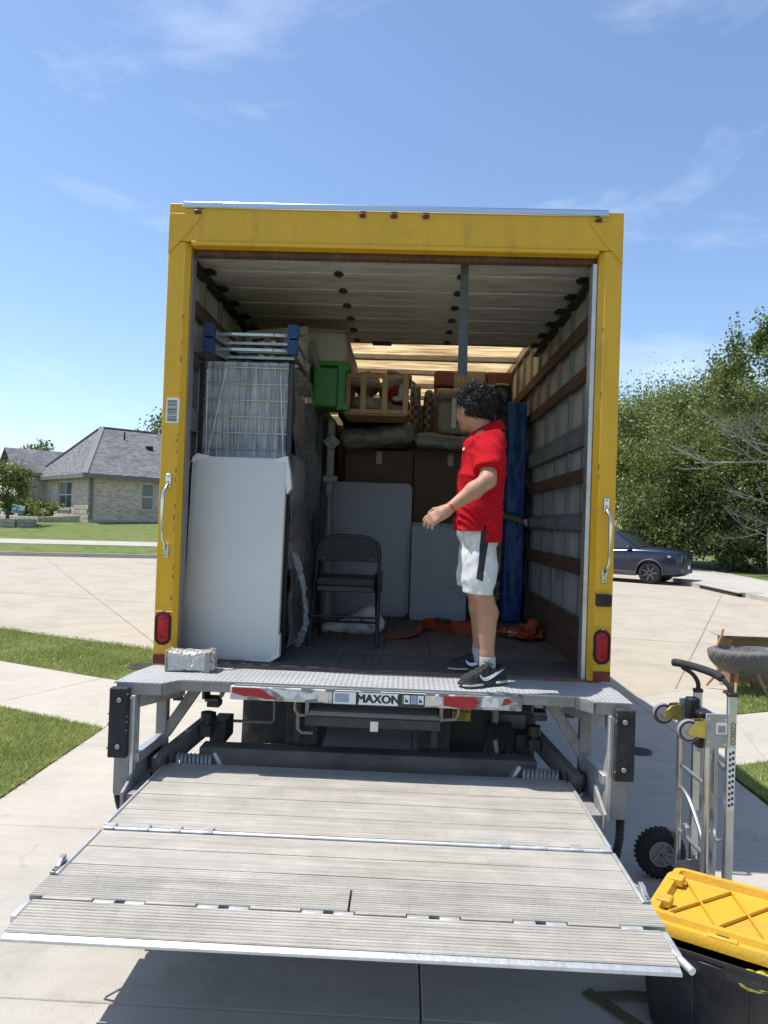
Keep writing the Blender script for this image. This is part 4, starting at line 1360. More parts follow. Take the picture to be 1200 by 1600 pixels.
# label strip
M_strip = mat('chipped_white_strip', (.50, .50, .49), rough=.55, var=.1, vs=8, dirt=(.19, .185, .18), ds=9, dlo=.50, dhi=.56)
sx0, sx1, sz0, sz1, sy = -.845, .60, .868, .938, 3.640
strip = MB().box((sx0, sy, sz0), (sx1, sy+.03, sz1)).build('label_strip', M_strip, gate, bevel=.008, seg=3)
MB().box((sx0+.02, sy+.004, sz1-.004), (sx1-.02, sy+.026, PZ-.0085)).build('strip_web', M_steel, gate)
M_redtape = mat('worn_red_tape', (.36, .012, .016), rough=.4, var=.15, vs=20, dirt=(.5, .5, .49), ds=18, dlo=.66, dhi=.70)
def patch(poly, m, name, dy=.003):
    return MB().prism([(x, sy-.0006, z) for x, z in poly], (0, -dy, 0)).build(name, m, strip, smooth=0)
patch([(-.835, .905), (-.832, .932), (-.70, .931), (-.672, .918), (-.655, .905), (-.61, .88), (-.66, .878), (-.73, .892), (-.77, .888)], M_redtape, 'red_tape')
patch([(.215, .882), (.214, .929), (.372, .930), (.374, .915), (.392, .905), (.376, .893), (.374, .872), (.30, .871), (.27, .876)], M_redtape, 'red_tape')
patch([(.498, .892), (.51, .925), (.53, .93), (.545, .915), (.53, .9)], M_redtape, 'red_tape')
M_wtape = mat('worn_white_tape', (.68, .68, .66), rough=.5, var=.06, dirt=(.42, .41, .4), ds=14, dlo=.55, dhi=.6)
for poly in ([(-.65, .932), (-.60, .928), (-.52, .915), (-.44, .916), (-.36, .93), (-.28, .925), (-.24, .9), (-.3, .885), (-.42, .89), (-.5, .878), (-.56, .884)], [(.0, .878), (.01, .92), (.08, .932), (.20, .93), (.21, .885), (.12, .876)], [(.40, .882), (.405, .925), (.48, .93), (.485, .885)]):
    patch(poly, M_wtape, 'white_tape', .002)
M_plbk = mat('black_plate', (.03, .03, .032), rough=.45)
M_plwh = mat('white_plate', (.74, .74, .73), rough=.4, var=.03)
M_plbl = mat('pale_blue_plate', (.30, .33, .42), rough=.4, var=.15, vs=30)
bk = patch([(-.335, .866), (-.335, .934), (.01, .934), (.01, .866)], M_plbk, 'nameplate', .004)
def onplate(x0, x1, z0, z1, m, name, par, d=.0062):
    return MB().box((x0, sy-.0047, z0), (x1, sy-d, z1)).build(name, m, par, smooth=0)
onplate(-.330, -.218, .872, .930, M_plwh, 'plate_face', bk)
onplate(-.322, -.252, .880, .924, M_plbl, 'plate_print', bk, .0068)
onplate(-.205, -.010, .872, .930, M_plwh, 'plate_face', bk)
text_obj('MAXON', 'maker_lettering', M_ink, bk, (-.1075, sy-.0064, .900), .056, extrude=.0006, fat=.0032, shx=1.02)
bk2 = patch([(.002+.01, .866), (.012, .934), (.122, .934), (.122, .866)], M_plbk, 'pictogram_plate', .004)
for k in range(3):
    x0 = .018 + k * .034
    onplate(x0, x0+.030, .884, .926, M_plwh if k != 1 else M_plbl, 'pictogram', bk2)
    if k != 1:
        fg = MB().prism([(x0+.006, sy-.0064, .892), (x0+.010, sy-.0064, .916), (x0+.014, sy-.0064, .904), (x0+.024, sy-.0064, .900), (x0+.020, sy-.0064, .892)], (0, -.001, 0)).build('figure', M_ink, bk2, smooth=0)
onplate(.13, .185, .880, .928, mat('caution_sticker', (.72, .62, .52), var=.2, vs=60), 'caution_sticker', strip, .0058)
onplate(-.405, -.355, .878, .926, mat('caution_sticker', (.72, .62, .52)), 'caution_sticker', strip, .0058)
for x in (-.49, -.37, .125, .19):
    MB().box((x, sy-.003, .925), (x+.045, sy+.01, .9425)).build('hinge_leaf', M_steel, strip, smooth=0)

# ---- side brackets with rubber bumpers
def bracket(s, xo, yo):
    """s = +1 left side (bracket opens to the right)"""
    x = lambda d: xo + s*d
    zt = PZ - .012
    p = MB().box((x(.088), yo+.005, .40), (x(.105), yo+.085, zt-.05))
    p.build('bracket_edge', M_bright, gate, bevel=.002)
    pm = MB().prism([(x(.012), yo+.004, .418), (x(.012), yo+.004, zt-.06), (x(.0875), yo+.004, zt-.06), (x(.0875), yo+.004, .418), (x(.078), yo+.004, .405), (x(.024), yo+.004, .405)], (0, .075, 0)).build('bracket_post', M_steel, gate, bevel=.004)
    MB().box((x(.112), yo+.30, .47), (x(.168), yo+.36, zt-.0)).build('bracket_post', M_steel, gate, bevel=.006)
    MB().bar((x(.096), yo+.05, .575), (x(.14), yo+.31, .60), .045, .05).build('bracket_brace', M_alu, gate, bevel=.004)
    MB().bar((x(.35), yo+.36, zt-.02), (x(.15), yo+.34, .61), .055, .06, up=(0, 1, 0)).build('bracket_brace', M_steel, gate, bevel=.004)
    MB().bar((x(.12), yo+.04, zt-.06), (x(.26), yo+.30, zt-.06), .01, .10).build('bracket_gusset', M_steel, gate)
    MB().box((x(.2), yo+.3, .80), (x(.245), yo+.33, zt-.03)).build('bracket_gusset', M_under, gate)
    rb = MB().box((x(-.004), yo-.042, .60), (x(.086), yo+.003, .935)).build('rubber_bumper', M_rubber, gate, bevel=.006)
    for z in (.655, .878):
        MB().lathe([(.021, -.001), (.021, -.0022), (.004, -.0022)], (x(.046), yo-.042, z), axis='y', n=20).build('bolt_recess', M_dark, rb)
        MB().lathe([(.012, -.0025), (.011, -.006), (.003, -.007)], (x(.046), yo-.042, z), axis='y', n=14).build('bolt', M_galv, rb)
    # cut nicks along the rubber edge
    b = MB()
    for k in range(7):
        z = random.uniform(.63, .91)
        b.obox((x(-.004 if k % 2 else .086), yo-.043, z), (.006, .004, random.uniform(.004, .012)), (0, .4, 0))
    o = b.build('nick', mat('torn_rubber', (.22, .22, .215), rough=.9), rb, smooth=0); o['kind'] = 'stuff'
bracket(1, -1.392, 3.545)
bracket(-1, 1.100, 3.525)
# small drop brackets under the plate
for x in (-.955, .70):
    b = MB().prism([(x-.045, 3.70, .935), (x-.045, 3.82, .935), (x-.045, 3.82, .845), (x-.045, 3.76, .835), (x-.045, 3.70, .85)], (.012, 0, 0)).build('drop_bracket', M_grease, gate)
    MB().prism([(x+.033, 3.70, .935), (x+.033, 3.82, .935), (x+.033, 3.82, .86), (x+.033, 3.76, .845)], (.012, 0, 0)).build('drop_bracket', M_steel, gate)
    MB().box((x-.033, 3.71, .835), (x+.033, 3.80, .85)).build('drop_bracket', M_grease, gate)
    MB().box((x-.025, 3.715, .805), (x+.04, 3.79, .8345)).build('rubber_stop', M_rubber, gate, bevel=.006)

# ---- platform of aluminium planks
PX0, PX1, PZT = -1.178, .852, .50
def plank(y0, y1, zt0, zt1, ribs=0, th=.045, name='plank', m=None, x0=PX0, x1=PX1):
    """plank across the deck; ribs = ridge pitch on its top"""
    prof = [(y0, zt0 - th), (y0, zt0)]
    if ribs:
        n = int((y1 - y0) / ribs)
        for k in range(n):
            for f, h in ((.08, 0), (.2, .0030), (.68, .0030), (.8, 0)):
                t = (k + f) / n
                prof.append((y0 + (y1-y0)*t, zt0 + (zt1-zt0)*t + h))
    prof += [(y1, zt1), (y1, zt1 - th)]
    return MB().prism([(x0, y, z) for y, z in prof], (x1 - x0, 0, 0)).build(name, m or M_plat, gate, smooth=0, bevel=0 if ribs else .002)
yb = [2.985, 3.165, 3.345, 3.505, 3.645, 3.775]
for a, c in zip(yb, yb[1:]):
    plank(a+.0025, c-.0025, PZT, PZT)
for a, c in ((2.80, 2.945), (2.655, 2.80)):
    plank(a+.0025, c-.0025, PZT, PZT)
plank(2.565+.001, 2.655-.001, PZT-.002, PZT-.002, .0150)
plank(2.425, 2.564, PZT-.002, PZT-.003, .0135, x0=PX0-.03, x1=-.15)
plank(2.425, 2.564, PZT-.002, PZT-.003, .0135, x0=-.142, x1=PX1+.03)
plank(2.228, 2.405, PZT-.012, PZT-.004, .0150, .02, 'ramp', x0=PX0-.005, x1=PX1+.005)
MB().prism([(PX0-.005, 2.226, PZT-.012), (PX0-.005, 2.203, PZT-.020), (PX0-.005, 2.203, PZT-.030), (PX0-.005, 2.226, PZT-.034)], (PX1-PX0+.01, 0, 0)).build('ramp_edge', M_alu, gate, bevel=.003)
MB().cyl((PX1+.012, 2.30, PZT-.014), (PX1+.040, 2.222, PZT-.022), .012, 12).build('ramp_edge_roll', M_bright, gate, smooth=40)
MB().box((PX1+.006, 2.27, PZT-.03), (PX1+.028, 2.40, PZT-.002)).build('ramp_side', M_bright, gate, bevel=.004)
MB().box((PX0-.028, 2.30, PZT-.03), (PX0-.006, 2.40, PZT-.002)).build('ramp_side', M_bright, gate, bevel=.004)
# centre hinge
MB().cyl((PX0, 2.965, PZT-.004), (PX1, 2.965, PZT-.004), .010, 10).build('hinge_tube', M_bright, gate, smooth=40)
for x in (PX0+.02, PX0+.16, PX0+.29, PX0+.42, PX1-.42, PX1-.27, PX1-.13, PX1-.015):
    MB().box((x-.022, 2.948, PZT-.002), (x+.022, 2.998, PZT+.0085)).build('hinge_clip', M_bright, gate, bevel=.003)
MB().box((PX0, 2.948, PZT-.05), (PX1, 2.982, PZT-.018)).build('hinge_bed', M_steel, gate)
# ramp hinge: bright and dark segments
x = PX0 + .02
k = 0
while x < PX1 - .05:
    L = (.17, .075, .03, .07)[k % 4]
    L = min(L, PX1 - x)
    if k % 4 != 2:
        MB().box((x, 2.4065, PZT-.022), (x+L-.004, 2.4235, PZT+(.002 if k % 4 == 0 else -.003))).build('ramp_hinge', M_bright if k % 4 else M_plat, gate, bevel=.002)
    x += L; k += 1
MB().box((PX0, 2.407, PZT-.05), (PX1, 2.423, PZT-.0225)).build('hinge_bed', M_dark, gate)
# side rails
for x0, x1 in ((PX0-.014, PX0-.001), (PX1+.001, PX1+.014)):
    MB().box((x0, 2.99, PZT-.06), (x1, 3.78, PZT+.007)).build('side_rail', M_bright, gate, bevel=.003)
    MB().box((x0, 2.57, PZT-.06), (x1, 2.94, PZT+.006)).build('side_rail', M_bright, gate, bevel=.003)
MB().box((PX0+.004, 2.43, PZT-.052), (PX1-.004, 3.772, PZT-.0462)).build('added_light_stop', M_steel, gate)  # sheet added below the planks to keep sun from leaking through their gaps
for y in (2.72, 3.2, 3.6):
    MB().box((PX0+.02, y, PZT-.10), (PX1-.02, y+.05, PZT-.053)).build('under_rib', M_steel, gate)
# side latches and loops
for s, xe in ((-1, PX0-.014), (1, PX1+.014)):
    lp = MB().tube([(xe, 2.77, PZT-.02), (xe+s*.045, 2.70, PZT-.03), (xe+s*.045, 2.685, PZT-.032), (xe, 2.675, PZT-.028)], .006, 8).build('side_loop', M_steel, gate, smooth=50)
    lt = MB().prism([(xe+s*.001, 2.568, PZT-.03), (xe+s*.001, 2.66, PZT-.03), (xe+s*.001, 2.66, PZT+.03), (xe+s*.001, 2.63, PZT+.028), (xe+s*.001, 2.61, PZT+.010), (xe+s*.001, 2.568, PZT+.008)], (s*.018, 0, 0)).build('side_latch', M_galv, gate, bevel=.002)
    for y in (2.580, 2.598):
        MB().lathe([(.005, .0), (.005, .0015), (.001, .0015)], (xe+s*.010, y, PZT+.0085), n=8).build('hole', M_dark, lt)
# ---- mechanism
MB().box((-1.06, 3.90, .40), (.73, 4.02, .545)).build('main_beam', M_beam, gate, bevel=.008)
for s, xe in ((-1, PX0), (1, PX1)):
    # arm from the beam out to the platform
    MB().bar((xe+s*.045, 3.70, .50), (xe-s*.10, 4.25, .60), .05, .10).build('lift_arm', M_beam, gate, bevel=.006)
    MB().cyl((xe+s*.0, 3.775, .495), (xe+s*.085, 3.775, .495), .052, 20).build('pivot', M_grease, gate, smooth=40)
    MB().lathe([(.03, 0), (.064, 0), (.064, .012), (.03, .012)], (xe+s*.03, 3.775, .495), axis='x', n=24).build('pivot_collar', M_steel, gate, smooth=40)
    MB().prism([(xe+s*.10, 3.42, .40), (xe+s*.10, 3.42, .47), (xe+s*.10, 3.70, .565), (xe+s*.10, 3.79, .565), (xe+s*.10, 3.83, .50), (xe+s*.10, 3.83, .40)], (s*.016, 0, 0)).build('hinge_ear', M_steel, gate, bevel=.003)
    MB().box((xe+s*.015, 3.45, .40), (xe+s*.098, 3.68, .455)).build('hinge_shelf', M_steel, gate, bevel=.003)
    # coil of the torsion spring
    L = .19
    x0 = xe - s*.03
    pts = [(x0 - s*L*t, 3.815+.034*math.cos(2*PI*9*t), .497+.034*math.sin(2*PI*9*t)) for t in np.linspace(0, 1, 9*12+1)]
    MB().tube(pts, .0085, 6).build('torsion_spring', M_steel, gate, smooth=60)
    MB().obox((x0 - s*(L+.03), 3.82, .51), (.02, .06, .09), (0, s*.5, 0)).build('spring_stop', M_alu, gate, bevel=.003)
    MB().obox((xe-s*.16, 4.22, .56), (.09, .2, .12), (0, 0, 0)).build('arm_root', M_grease, gate, bevel=.006)
    MB().lathe([(.018, -.09), (.018, -.02), (.036, -.02), (.036, .03), (.01, .034)], (xe-s*.115, 4.06, .66), n=14).build('cap_knob', M_grease, gate, smooth=40)
    MB().box((xe-s*.145, 4.03, .56), (xe-s*.085, 4.09, .62)).build('knob_post', M_grease, gate)
for x in (-.56, .17):
    MB().box((x, 3.93, .585), (x+.035, 4.03, .86)).build('beam_hanger', M_under, gate, bevel=.004)
    MB().box((x-.06, 4.05, .45), (x+.11, 4.6, .80)).build('lift_bracket', M_under, gate, bevel=.006)
# folding step under the plate
stp = MB().box((-.46, 3.72, .785), (.20, 3.98, .80)).build('step', M_steel, gate)
b = MB()
for k in range(15):
    b.box((-.455, 3.725+k*.017, .8005), (.195, 3.734+k*.017, .806))
o = b.build('step_ribs', M_steel, stp, smooth=0); o['kind'] = 'stuff'
MB().box((-.475, 3.70, .74), (.205, 3.716, .785)).build('step_front', M_under, stp)
MB().box((-.48, 3.74, .775), (-.462, 3.97, .93)).build('step_side', M_steel, stp)
MB().box((.202, 3.74, .775), (.22, 3.97, .93)).build('step_side', M_steel, stp)
MB().box((-.145, 3.692, .725), (-.105, 3.6995, .775)).build('step_tag', M_bright, stp)
# bent guard bars
for pts in ([(-.54, 3.80, .90), (-.54, 3.80, .79), (-.52, 3.80, .765), (-.46, 3.80, .765)], [(.30, 3.80, .92), (.30, 3.80, .80), (.285, 3.80, .775), (.21, 3.80, .77)],
            [(-.73, 4.3, .86), (-.73, 4.3, .60), (-.745, 4.3, .58), (-.98, 4.3, .58)], [(-.53, 3.85, .76), (-.53, 3.85, .68), (-.51, 3.85, .66), (-.45, 3.85, .66)]):
    MB().tube(pts, .009, 8).build('guard_bar', M_steel, gate, smooth=50)
# pump box with its label
pb = MB().box((.25, 4.25, .42), (.79, 4.62, .76)).build('pump_box', M_under, gate, bevel=.05, seg=4)
MB().prism([(.72, 4.243, .70), (.55, 4.243, .70), (.47, 4.243, .45), (.72, 4.243, .45)], (0, -.006, 0)).build('pump_cover', mat('pump_cover_grey', (.16, .155, .15), rough=.6, var=.2), pb, bevel=.01)
yl = MB().box((.30, 4.232, .655), (.405, 4.2245, .73)).build('yellow_label', mat('label_yellow', (.55, .42, .03), rough=.5, var=.08), pb, smooth=0)
text_obj('MAXON', 'maker_lettering', M_ink, yl, (.3525, 4.2238, .708), .025, extrude=.0005, fat=.0014)
b = MB()
for k in range(4):
    b.box((.31, 4.2239, .690-k*.009), (.395-random.random()*.02, 4.2234, .693-k*.009))
o = b.build('label_text', M_ink, yl, smooth=0); o['kind'] = 'stuff'
for k in range(7):
    x = .49 + k*.022
    MB().tube([(x, 4.20, .66), (x-.005, 4.14, .67), (x+.01, 4.10, .62), (x+.015*math.sin(k), 4.09, .52), (x+.03*math.sin(k*2), 4.10, .43)], .009, 6).build('hydraulic_hose', M_rubber, gate, smooth=60)
MB().cyl((.535, 4.16, .66), (.535, 4.16, .80), .02, 10).build('valve', M_steel, gate)
MB().cyl((.53, 4.08, .60), (.55, 4.06, .45), .014, 8).build('drain_pipe', M_steel, gate)
# hanging hoses at both brackets
def hose(pts, r, name='hanging_hose'):
    o = MB().tube(pts, r, 10).build(name, M_rubber, gate, smooth=60)
    b = MB()
    P = [Vector(p) for p in pts]
    M = 60
    hel = []
    for i in range(M*6):
        t = i / (M*6-1) * (len(P)-1)
        k = min(int(t), len(P)-2)
        p = P[k].lerp(P[k+1], t-k)
        a = i * .42
        hel.append(p + Vector((math.cos(a), math.sin(a), 0)) * r)
    MB().tube(hel, r*.22, 4).build('hose_wrap', M_rubber, o, smooth=60)
hose([(-1.37, 3.59, .41), (-1.355, 3.58, .36), (-1.32, 3.56, .29), (-1.29, 3.53, .20), (-1.24, 3.5, .12)], .018)
hose([(-1.27, 3.85, .60), (-1.26, 3.80, .50), (-1.24, 3.75, .42)], .022)
hose([(.985, 3.86, .52), (.975, 3.84, .40), (.96, 3.80, .27), (.95, 3.77, .16), (.98, 3.70, .10), (1.01, 3.64, .07)], .018)
hose([(1.075, 3.58, .41), (1.07, 3.57, .30), (1.05, 3.57, .18), (1.035, 3.57, .07), (1.03, 3.56, .03)], .018)
# ================================================================== CARGO
FZ = TZ0 + .0035
def film_mat(name, col, opac, streak, scale=3.0, rough=.25):
    """stretch film: see-through with milky streaks"""
    m = bpy.data.materials.new(name)
    m.use_nodes = True
    n, l = m.node_tree.nodes, m.node_tree.links
    n.clear()
    out = n.new('ShaderNodeOutputMaterial')
    tcn = n.new('ShaderNodeTexCoord')
    mp_ = n.new('ShaderNodeMapping'); mp_.inputs['Scale'].default_value = streak
    l.new(tcn.outputs['Object'], mp_.inputs['Vector'])
    nz = n.new('ShaderNodeTexNoise'); nz.inputs['Scale'].default_value = scale; nz.inputs['Detail'].default_value = 9; nz.inputs['Roughness'].default_value = .75; nz.inputs['Distortion'].default_value = .3
    l.new(mp_.outputs['Vector'], nz.inputs['Vector'])
    mr = n.new('ShaderNodeMapRange'); mr.inputs['From Min'].default_value = .35; mr.inputs['From Max'].default_value = .7
    mr.inputs['To Min'].default_value = opac[0]; mr.inputs['To Max'].default_value = opac[1]
    l.new(nz.outputs['Fac'], mr.inputs['Value'])
    tr = n.new('ShaderNodeBsdfTransparent')
    b = n.new('ShaderNodeBsdfPrincipled')
    b.inputs['Base Color'].default_value = col + (1,); b.inputs['Roughness'].default_value = rough
    bp = n.new('ShaderNodeBump'); bp.inputs['Strength'].default_value = .6; bp.inputs['Distance'].default_value = .02
    l.new(nz.outputs['Fac'], bp.inputs['Height']); l.new(bp.outputs['Normal'], b.inputs['Normal'])
    ms = n.new('ShaderNodeMixShader')
    l.new(mr.outputs['Result'], ms.inputs['Fac']); l.new(tr.outputs[0], ms.inputs[1]); l.new(b.outputs[0], ms.inputs[2])
    l.new(ms.outputs[0], out.inputs['Surface'])
    return m
M_filmW = film_mat('white_streaked_film', (.70, .74, .80), (.16, .86), (16, 1, .8))
M_filmS = film_mat('clear_stretch_film', (.50, .48, .47), (.14, .72), (1, 5, 7), 2.4)
M_filmD = film_mat('grey_stretch_film', (.55, .57, .6), (.06, .5), (1.5, 1, 14), 2.2)
M_filmC = film_mat('crinkled_film', (.62, .64, .68), (.08, .55), (4, 4, 4), 6)
M_tabW = mat('white_table_plastic', (.66, .635, .585), rough=.5, var=.04, vs=2, bump=.08, bs=120)
M_tabG = mat('grey_table_plastic', (.40, .40, .41), rough=.5, var=.04, vs=2, bump=.08, bs=120)
M_card = mat('brown_cardboard', (.135, .082, .048), rough=.85, var=.10, vs=3, stretch=(1, 1, 4))
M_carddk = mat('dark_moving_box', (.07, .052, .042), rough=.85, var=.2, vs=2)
M_bmetal = mat('black_painted_metal', (.020, .020, .022), rough=.38, var=.2, vs=10, spec=.5)
M_bfab = mat('black_seat_vinyl', (.035, .031, .032), rough=.6, var=.2, vs=30, bump=.3, bs=220)
M_beige = mat('beige_painted_wood', (.30, .27, .23), rough=.6, var=.1)
M_pine = mat('pine_slats', (.42, .235, .10), rough=.55, var=.2, vs=6, stretch=(5, 5, 1))
M_green = mat('green_plastic', (.035, .17, .012), rough=.4, var=.1)
M_blue = mat('blue_tarp', (.012, .055, .20), rough=.5, var=.2, vs=5, bump=.4, bs=16)
M_blkfilm = mat('black_glossy_wrap', (.022, .022, .024), rough=.22, var=.3, vs=6, bump=.6, bs=14)
M_maroon = mat('maroon_upholstery', (.13, .045, .042), rough=.7, var=.12, vs=20, bump=.2, bs=200)
M_tan = mat('tan_cloth', (.36, .30, .225), rough=.9, var=.2, vs=9, bump=.3, bs=40)
M_wrapgrey = mat('grey_fabric_under_plastic', (.185, .17, .15), rough=.32, var=.25, vs=7, bump=.5, bs=20)
M_orange = mat('orange_webbing', (.40, .075, .022), rough=.8, var=.18, vs=20, bump=.2, bs=160)

def rrect(x0, x1, z0, z1, r, n=6):
    """rounded rectangle outline in xz"""
    P = []
    for cx, cz, a0 in ((x1-r, z0+r, -90), (x1-r, z1-r, 0), (x0+r, z1-r, 90), (x0+r, z0+r, 180)):
        for k in range(n+1):
            a = R_(a0 + 90*k/n)
            P.append((cx + r*math.cos(a), cz + r*math.sin(a)))
    return P

# ---- white table top leaning at the left
t = thing('folding_table', 'large white folding table standing on edge inside the left post', 'table', (-1.0, 4.25, FZ))
b = MB()
lean = lambda z: .07 * (z - FZ)
prof = rrect(-1.268, -.708, FZ, 2.125, .045)
b.loft([[(x*k+(-.988)*(1-k), 4.20 + lean(z) + dy, z*k + 1.54*(1-k)) for x, z in prof] for k, dy in ((.985, -.0), (1.0, .007), (1.0, .042), (.985, .049))])
b.build('table_top', M_tabW, t, smooth=50)
# folded packing sheet over the two upper corners
M_sheet = mat('white_foam_sheet', (.70, .70, .69), rough=.6, var=.03)
for pts in ([(-.80, 2.112), (-.705, 2.142), (-.685, 2.05), (-.672, 1.955), (-.70, 1.915), (-.712, 1.99), (-.712, 2.10)],):
    MB().prism([(x, 4.192 + lean(z), z) for x, z in pts], (0, .065, 0)).build('corner_sheet', M_sheet, t, bevel=.004)
MB().prism([(x, 4.192 + lean(z), z) for x, z in [(-1.271, 2.085), (-1.264, 2.12), (-1.236, 2.142), (-1.16, 2.128), (-1.18, 2.118), (-1.25, 2.10)]], (0, .065, 0)).build('corner_sheet', M_sheet, t, bevel=.004)
MB().prism([(x, 4.192 + lean(z), z) for x, z in [(-.90, FZ+.003), (-.78, FZ+.003), (-.715, FZ+.05), (-.708, FZ+.16), (-.702, FZ+.15), (-.698, FZ+.03), (-.75, FZ-.001)]], (0, .06, 0)).build('corner_sheet', M_sheet, t, bevel=.003)

# ---- wrapped wire shelf
t = thing('wire_shelf', 'tall black wire shelf wrapped in streaky film behind the white table', 'shelf', (-1.0, 4.9, FZ))
SX0, SX1, SY0, SY1, SZ = -1.266, -.70, 4.37, 5.50, 2.70
for x in (SX0, SX1-.03):
    for y in (SY0, SY1-.03):
        MB().box((x, y, FZ), (x+.03, y+.03, SZ)).build('post', M_bmetal, t, bevel=.004)
M_wire = mat('galvanised_wire', (.42, .44, .46), rough=.35, metal=.8, var=.1)
vw = MB().cyl((0, 0, 0), (0, 0, .68), .0035, 6)
for k in range(8):
    x = SX0 + .05 + k * .0663
    MB().cyl((x, SY0+.004, 1.0), (x, SY0+.004, SZ-.005), .0032, 6).build('wire', M_wire, t)
for k in range(8):
    z = SZ - .03 - k * .098
    MB().cyl((SX0+.03, SY0-.003, z), (SX1-.03, SY0-.003, z), .0042, 6).build('wire', M_wire, t)
for z in (.99, 1.42, 1.85, 2.28, 2.685):
    MB().box((SX0+.01, SY0+.03, z), (SX1-.01, SY1-.03, z+.012)).build('shelf_deck', M_bmetal, t)
def film_front(u, v):
    return (SX0-.012 + u*(SX1-SX0-.022), SY0+.012 - .003*math.sin(u*9+v*4), 1.95 + v*.755)
MB().grid(film_front, 16, 20).build('film', M_filmW, t, smooth=180)
def film_side(u, v):
    z = 1.0 + v*1.70
    y = SY0 + .02 + u*1.16
    pinch = math.exp(-((v-.62)/.10)**2) * u
    return (SX1 + .008 + .012*math.sin(u*7 + v*11) + .01*math.sin(v*31+u*5) + .03*pinch, y, z - .05*u*math.sin(v*9))
MB().grid(film_side, 26, 40).build('film', M_filmS, t, smooth=180)
for (z0, tn, h) in ((1.44, .4, .30), (1.87, .5, .27), (2.30, .3, .34), (1.0, .6, .25)):
    pass
# pulled strands of film on the front
b = MB()
for (x0, z0, x1, z1) in ((-1.10, 2.66, -1.20, 2.10), (-.775, 2.62, -.735, 2.05), (-1.215, 2.65, -1.205, 2.12)):
    b.tube([(x0, SY0-.024, z0), ((x0+x1)/2, SY0-.025, (z0+z1)/2), (x1, SY0-.024, z1)], .0022, 5)
o = b.build('film_strand', M_sheet, t); o['kind'] = 'stuff'
# film tail hanging to the floor: a loose twisted rope
def tail(P):
    d = np.full(P.shape[:-1], 9., np.float32)
    path = [(-.690, 4.60, 1.55), (-.655, 4.58, 1.46), (-.625, 4.57, 1.36), (-.607, 4.57, 1.25), (-.60, 4.58, 1.15), (-.62, 4.60, 1.07), (-.645, 4.62, 1.01), (-.665, 4.63, .975)]
    rs = [.02, .02, .014, .013, .016, .022, .024, .012]
    for a, c, r0, r1 in zip(path, path[1:], rs, rs[1:]):
        d = np.minimum(d, cone(P, a, c, r0, r1))
    n = vnoise(P[..., 0]*70, P[..., 1]*70, P[..., 2]*34)
    return d + .02 * n + .012 * vnoise(P[..., 0]*140, P[..., 1]*140, P[..., 2]*90)
surf_obj('film_tail', tail, (-.76, 4.5, .945), (-.53, 4.72, 1.62), .006, M_filmC, t)
# loads on the shelf, each a thing of its own
for k, (x0, x1, y0, y1, z0, z1, m, nm, lb, ct) in enumerate([
    (-1.18, -.735, 4.45, 4.92, 1.003, 1.30, M_carddk, 'storage_box', 'dark storage box on the lowest shelf behind stretch film', 'box'),
    (-1.18, -.735, 4.45, 5.40, 1.433, 1.62, M_tabG, 'grey_bin', 'grey plastic bin on the wrapped shelf below the maroon bin', 'bin'),
    (-1.15, -.74, 4.5, 5.3, 1.863, 2.20, mat('milky_bin', (.40, .40, .42), rough=.3), 'milky_bin', 'milky plastic bin at mid height behind stretch film', 'bin'),
    (-1.18, -.74, 4.48, 5.2, 2.293, 2.62, mat('brown_blanket', (.23, .135, .095), rough=.9, var=.3), 'folded_blanket', 'folded brown blanket on the top shelf behind stretch film', 'blanket'),
    (-1.1, -.74, 4.55, 5.0, 1.623, 1.75, mat('maroon_bin', (.20, .05, .06), rough=.5), 'maroon_bin', 'small maroon bin behind film on the wrapped shelf', 'bin')]):
    o = MB().box((x0, y0, z0), (x1, y1, z1)).build(nm, m, None, bevel=.03, seg=3)
    tag(o, lb, ct)

# ---- wrapped pole (lamp) beside the shelf
t = thing('wrapped_lamp', 'slim lamp pole wrapped in grey film standing behind the wire shelf', 'lamp', (-.60, 5.72, FZ))
MB().lathe([(.09, 0), (.09, .02), (.02, .05), (.016, 1.0), (.02, 1.01)], (-.605, 5.72, FZ), n=14).build('pole', M_wrapgrey, t, smooth=40)
MB().box((-.635, 5.69, 1.96), (-.575, 5.75, 2.56)).build('upper_tube', M_wrapgrey, t, bevel=.012)
MB().obox((-.60, 5.70, 2.38), (.105, .03, .105), (0, R_(45), 0)).build('joint_plate', M_wrapgrey, t, bevel=.01)
MB().obox((-.60, 5.70, 2.09), (.12, .05, .06)).build('collar', M_wrapgrey, t, bevel=.012)

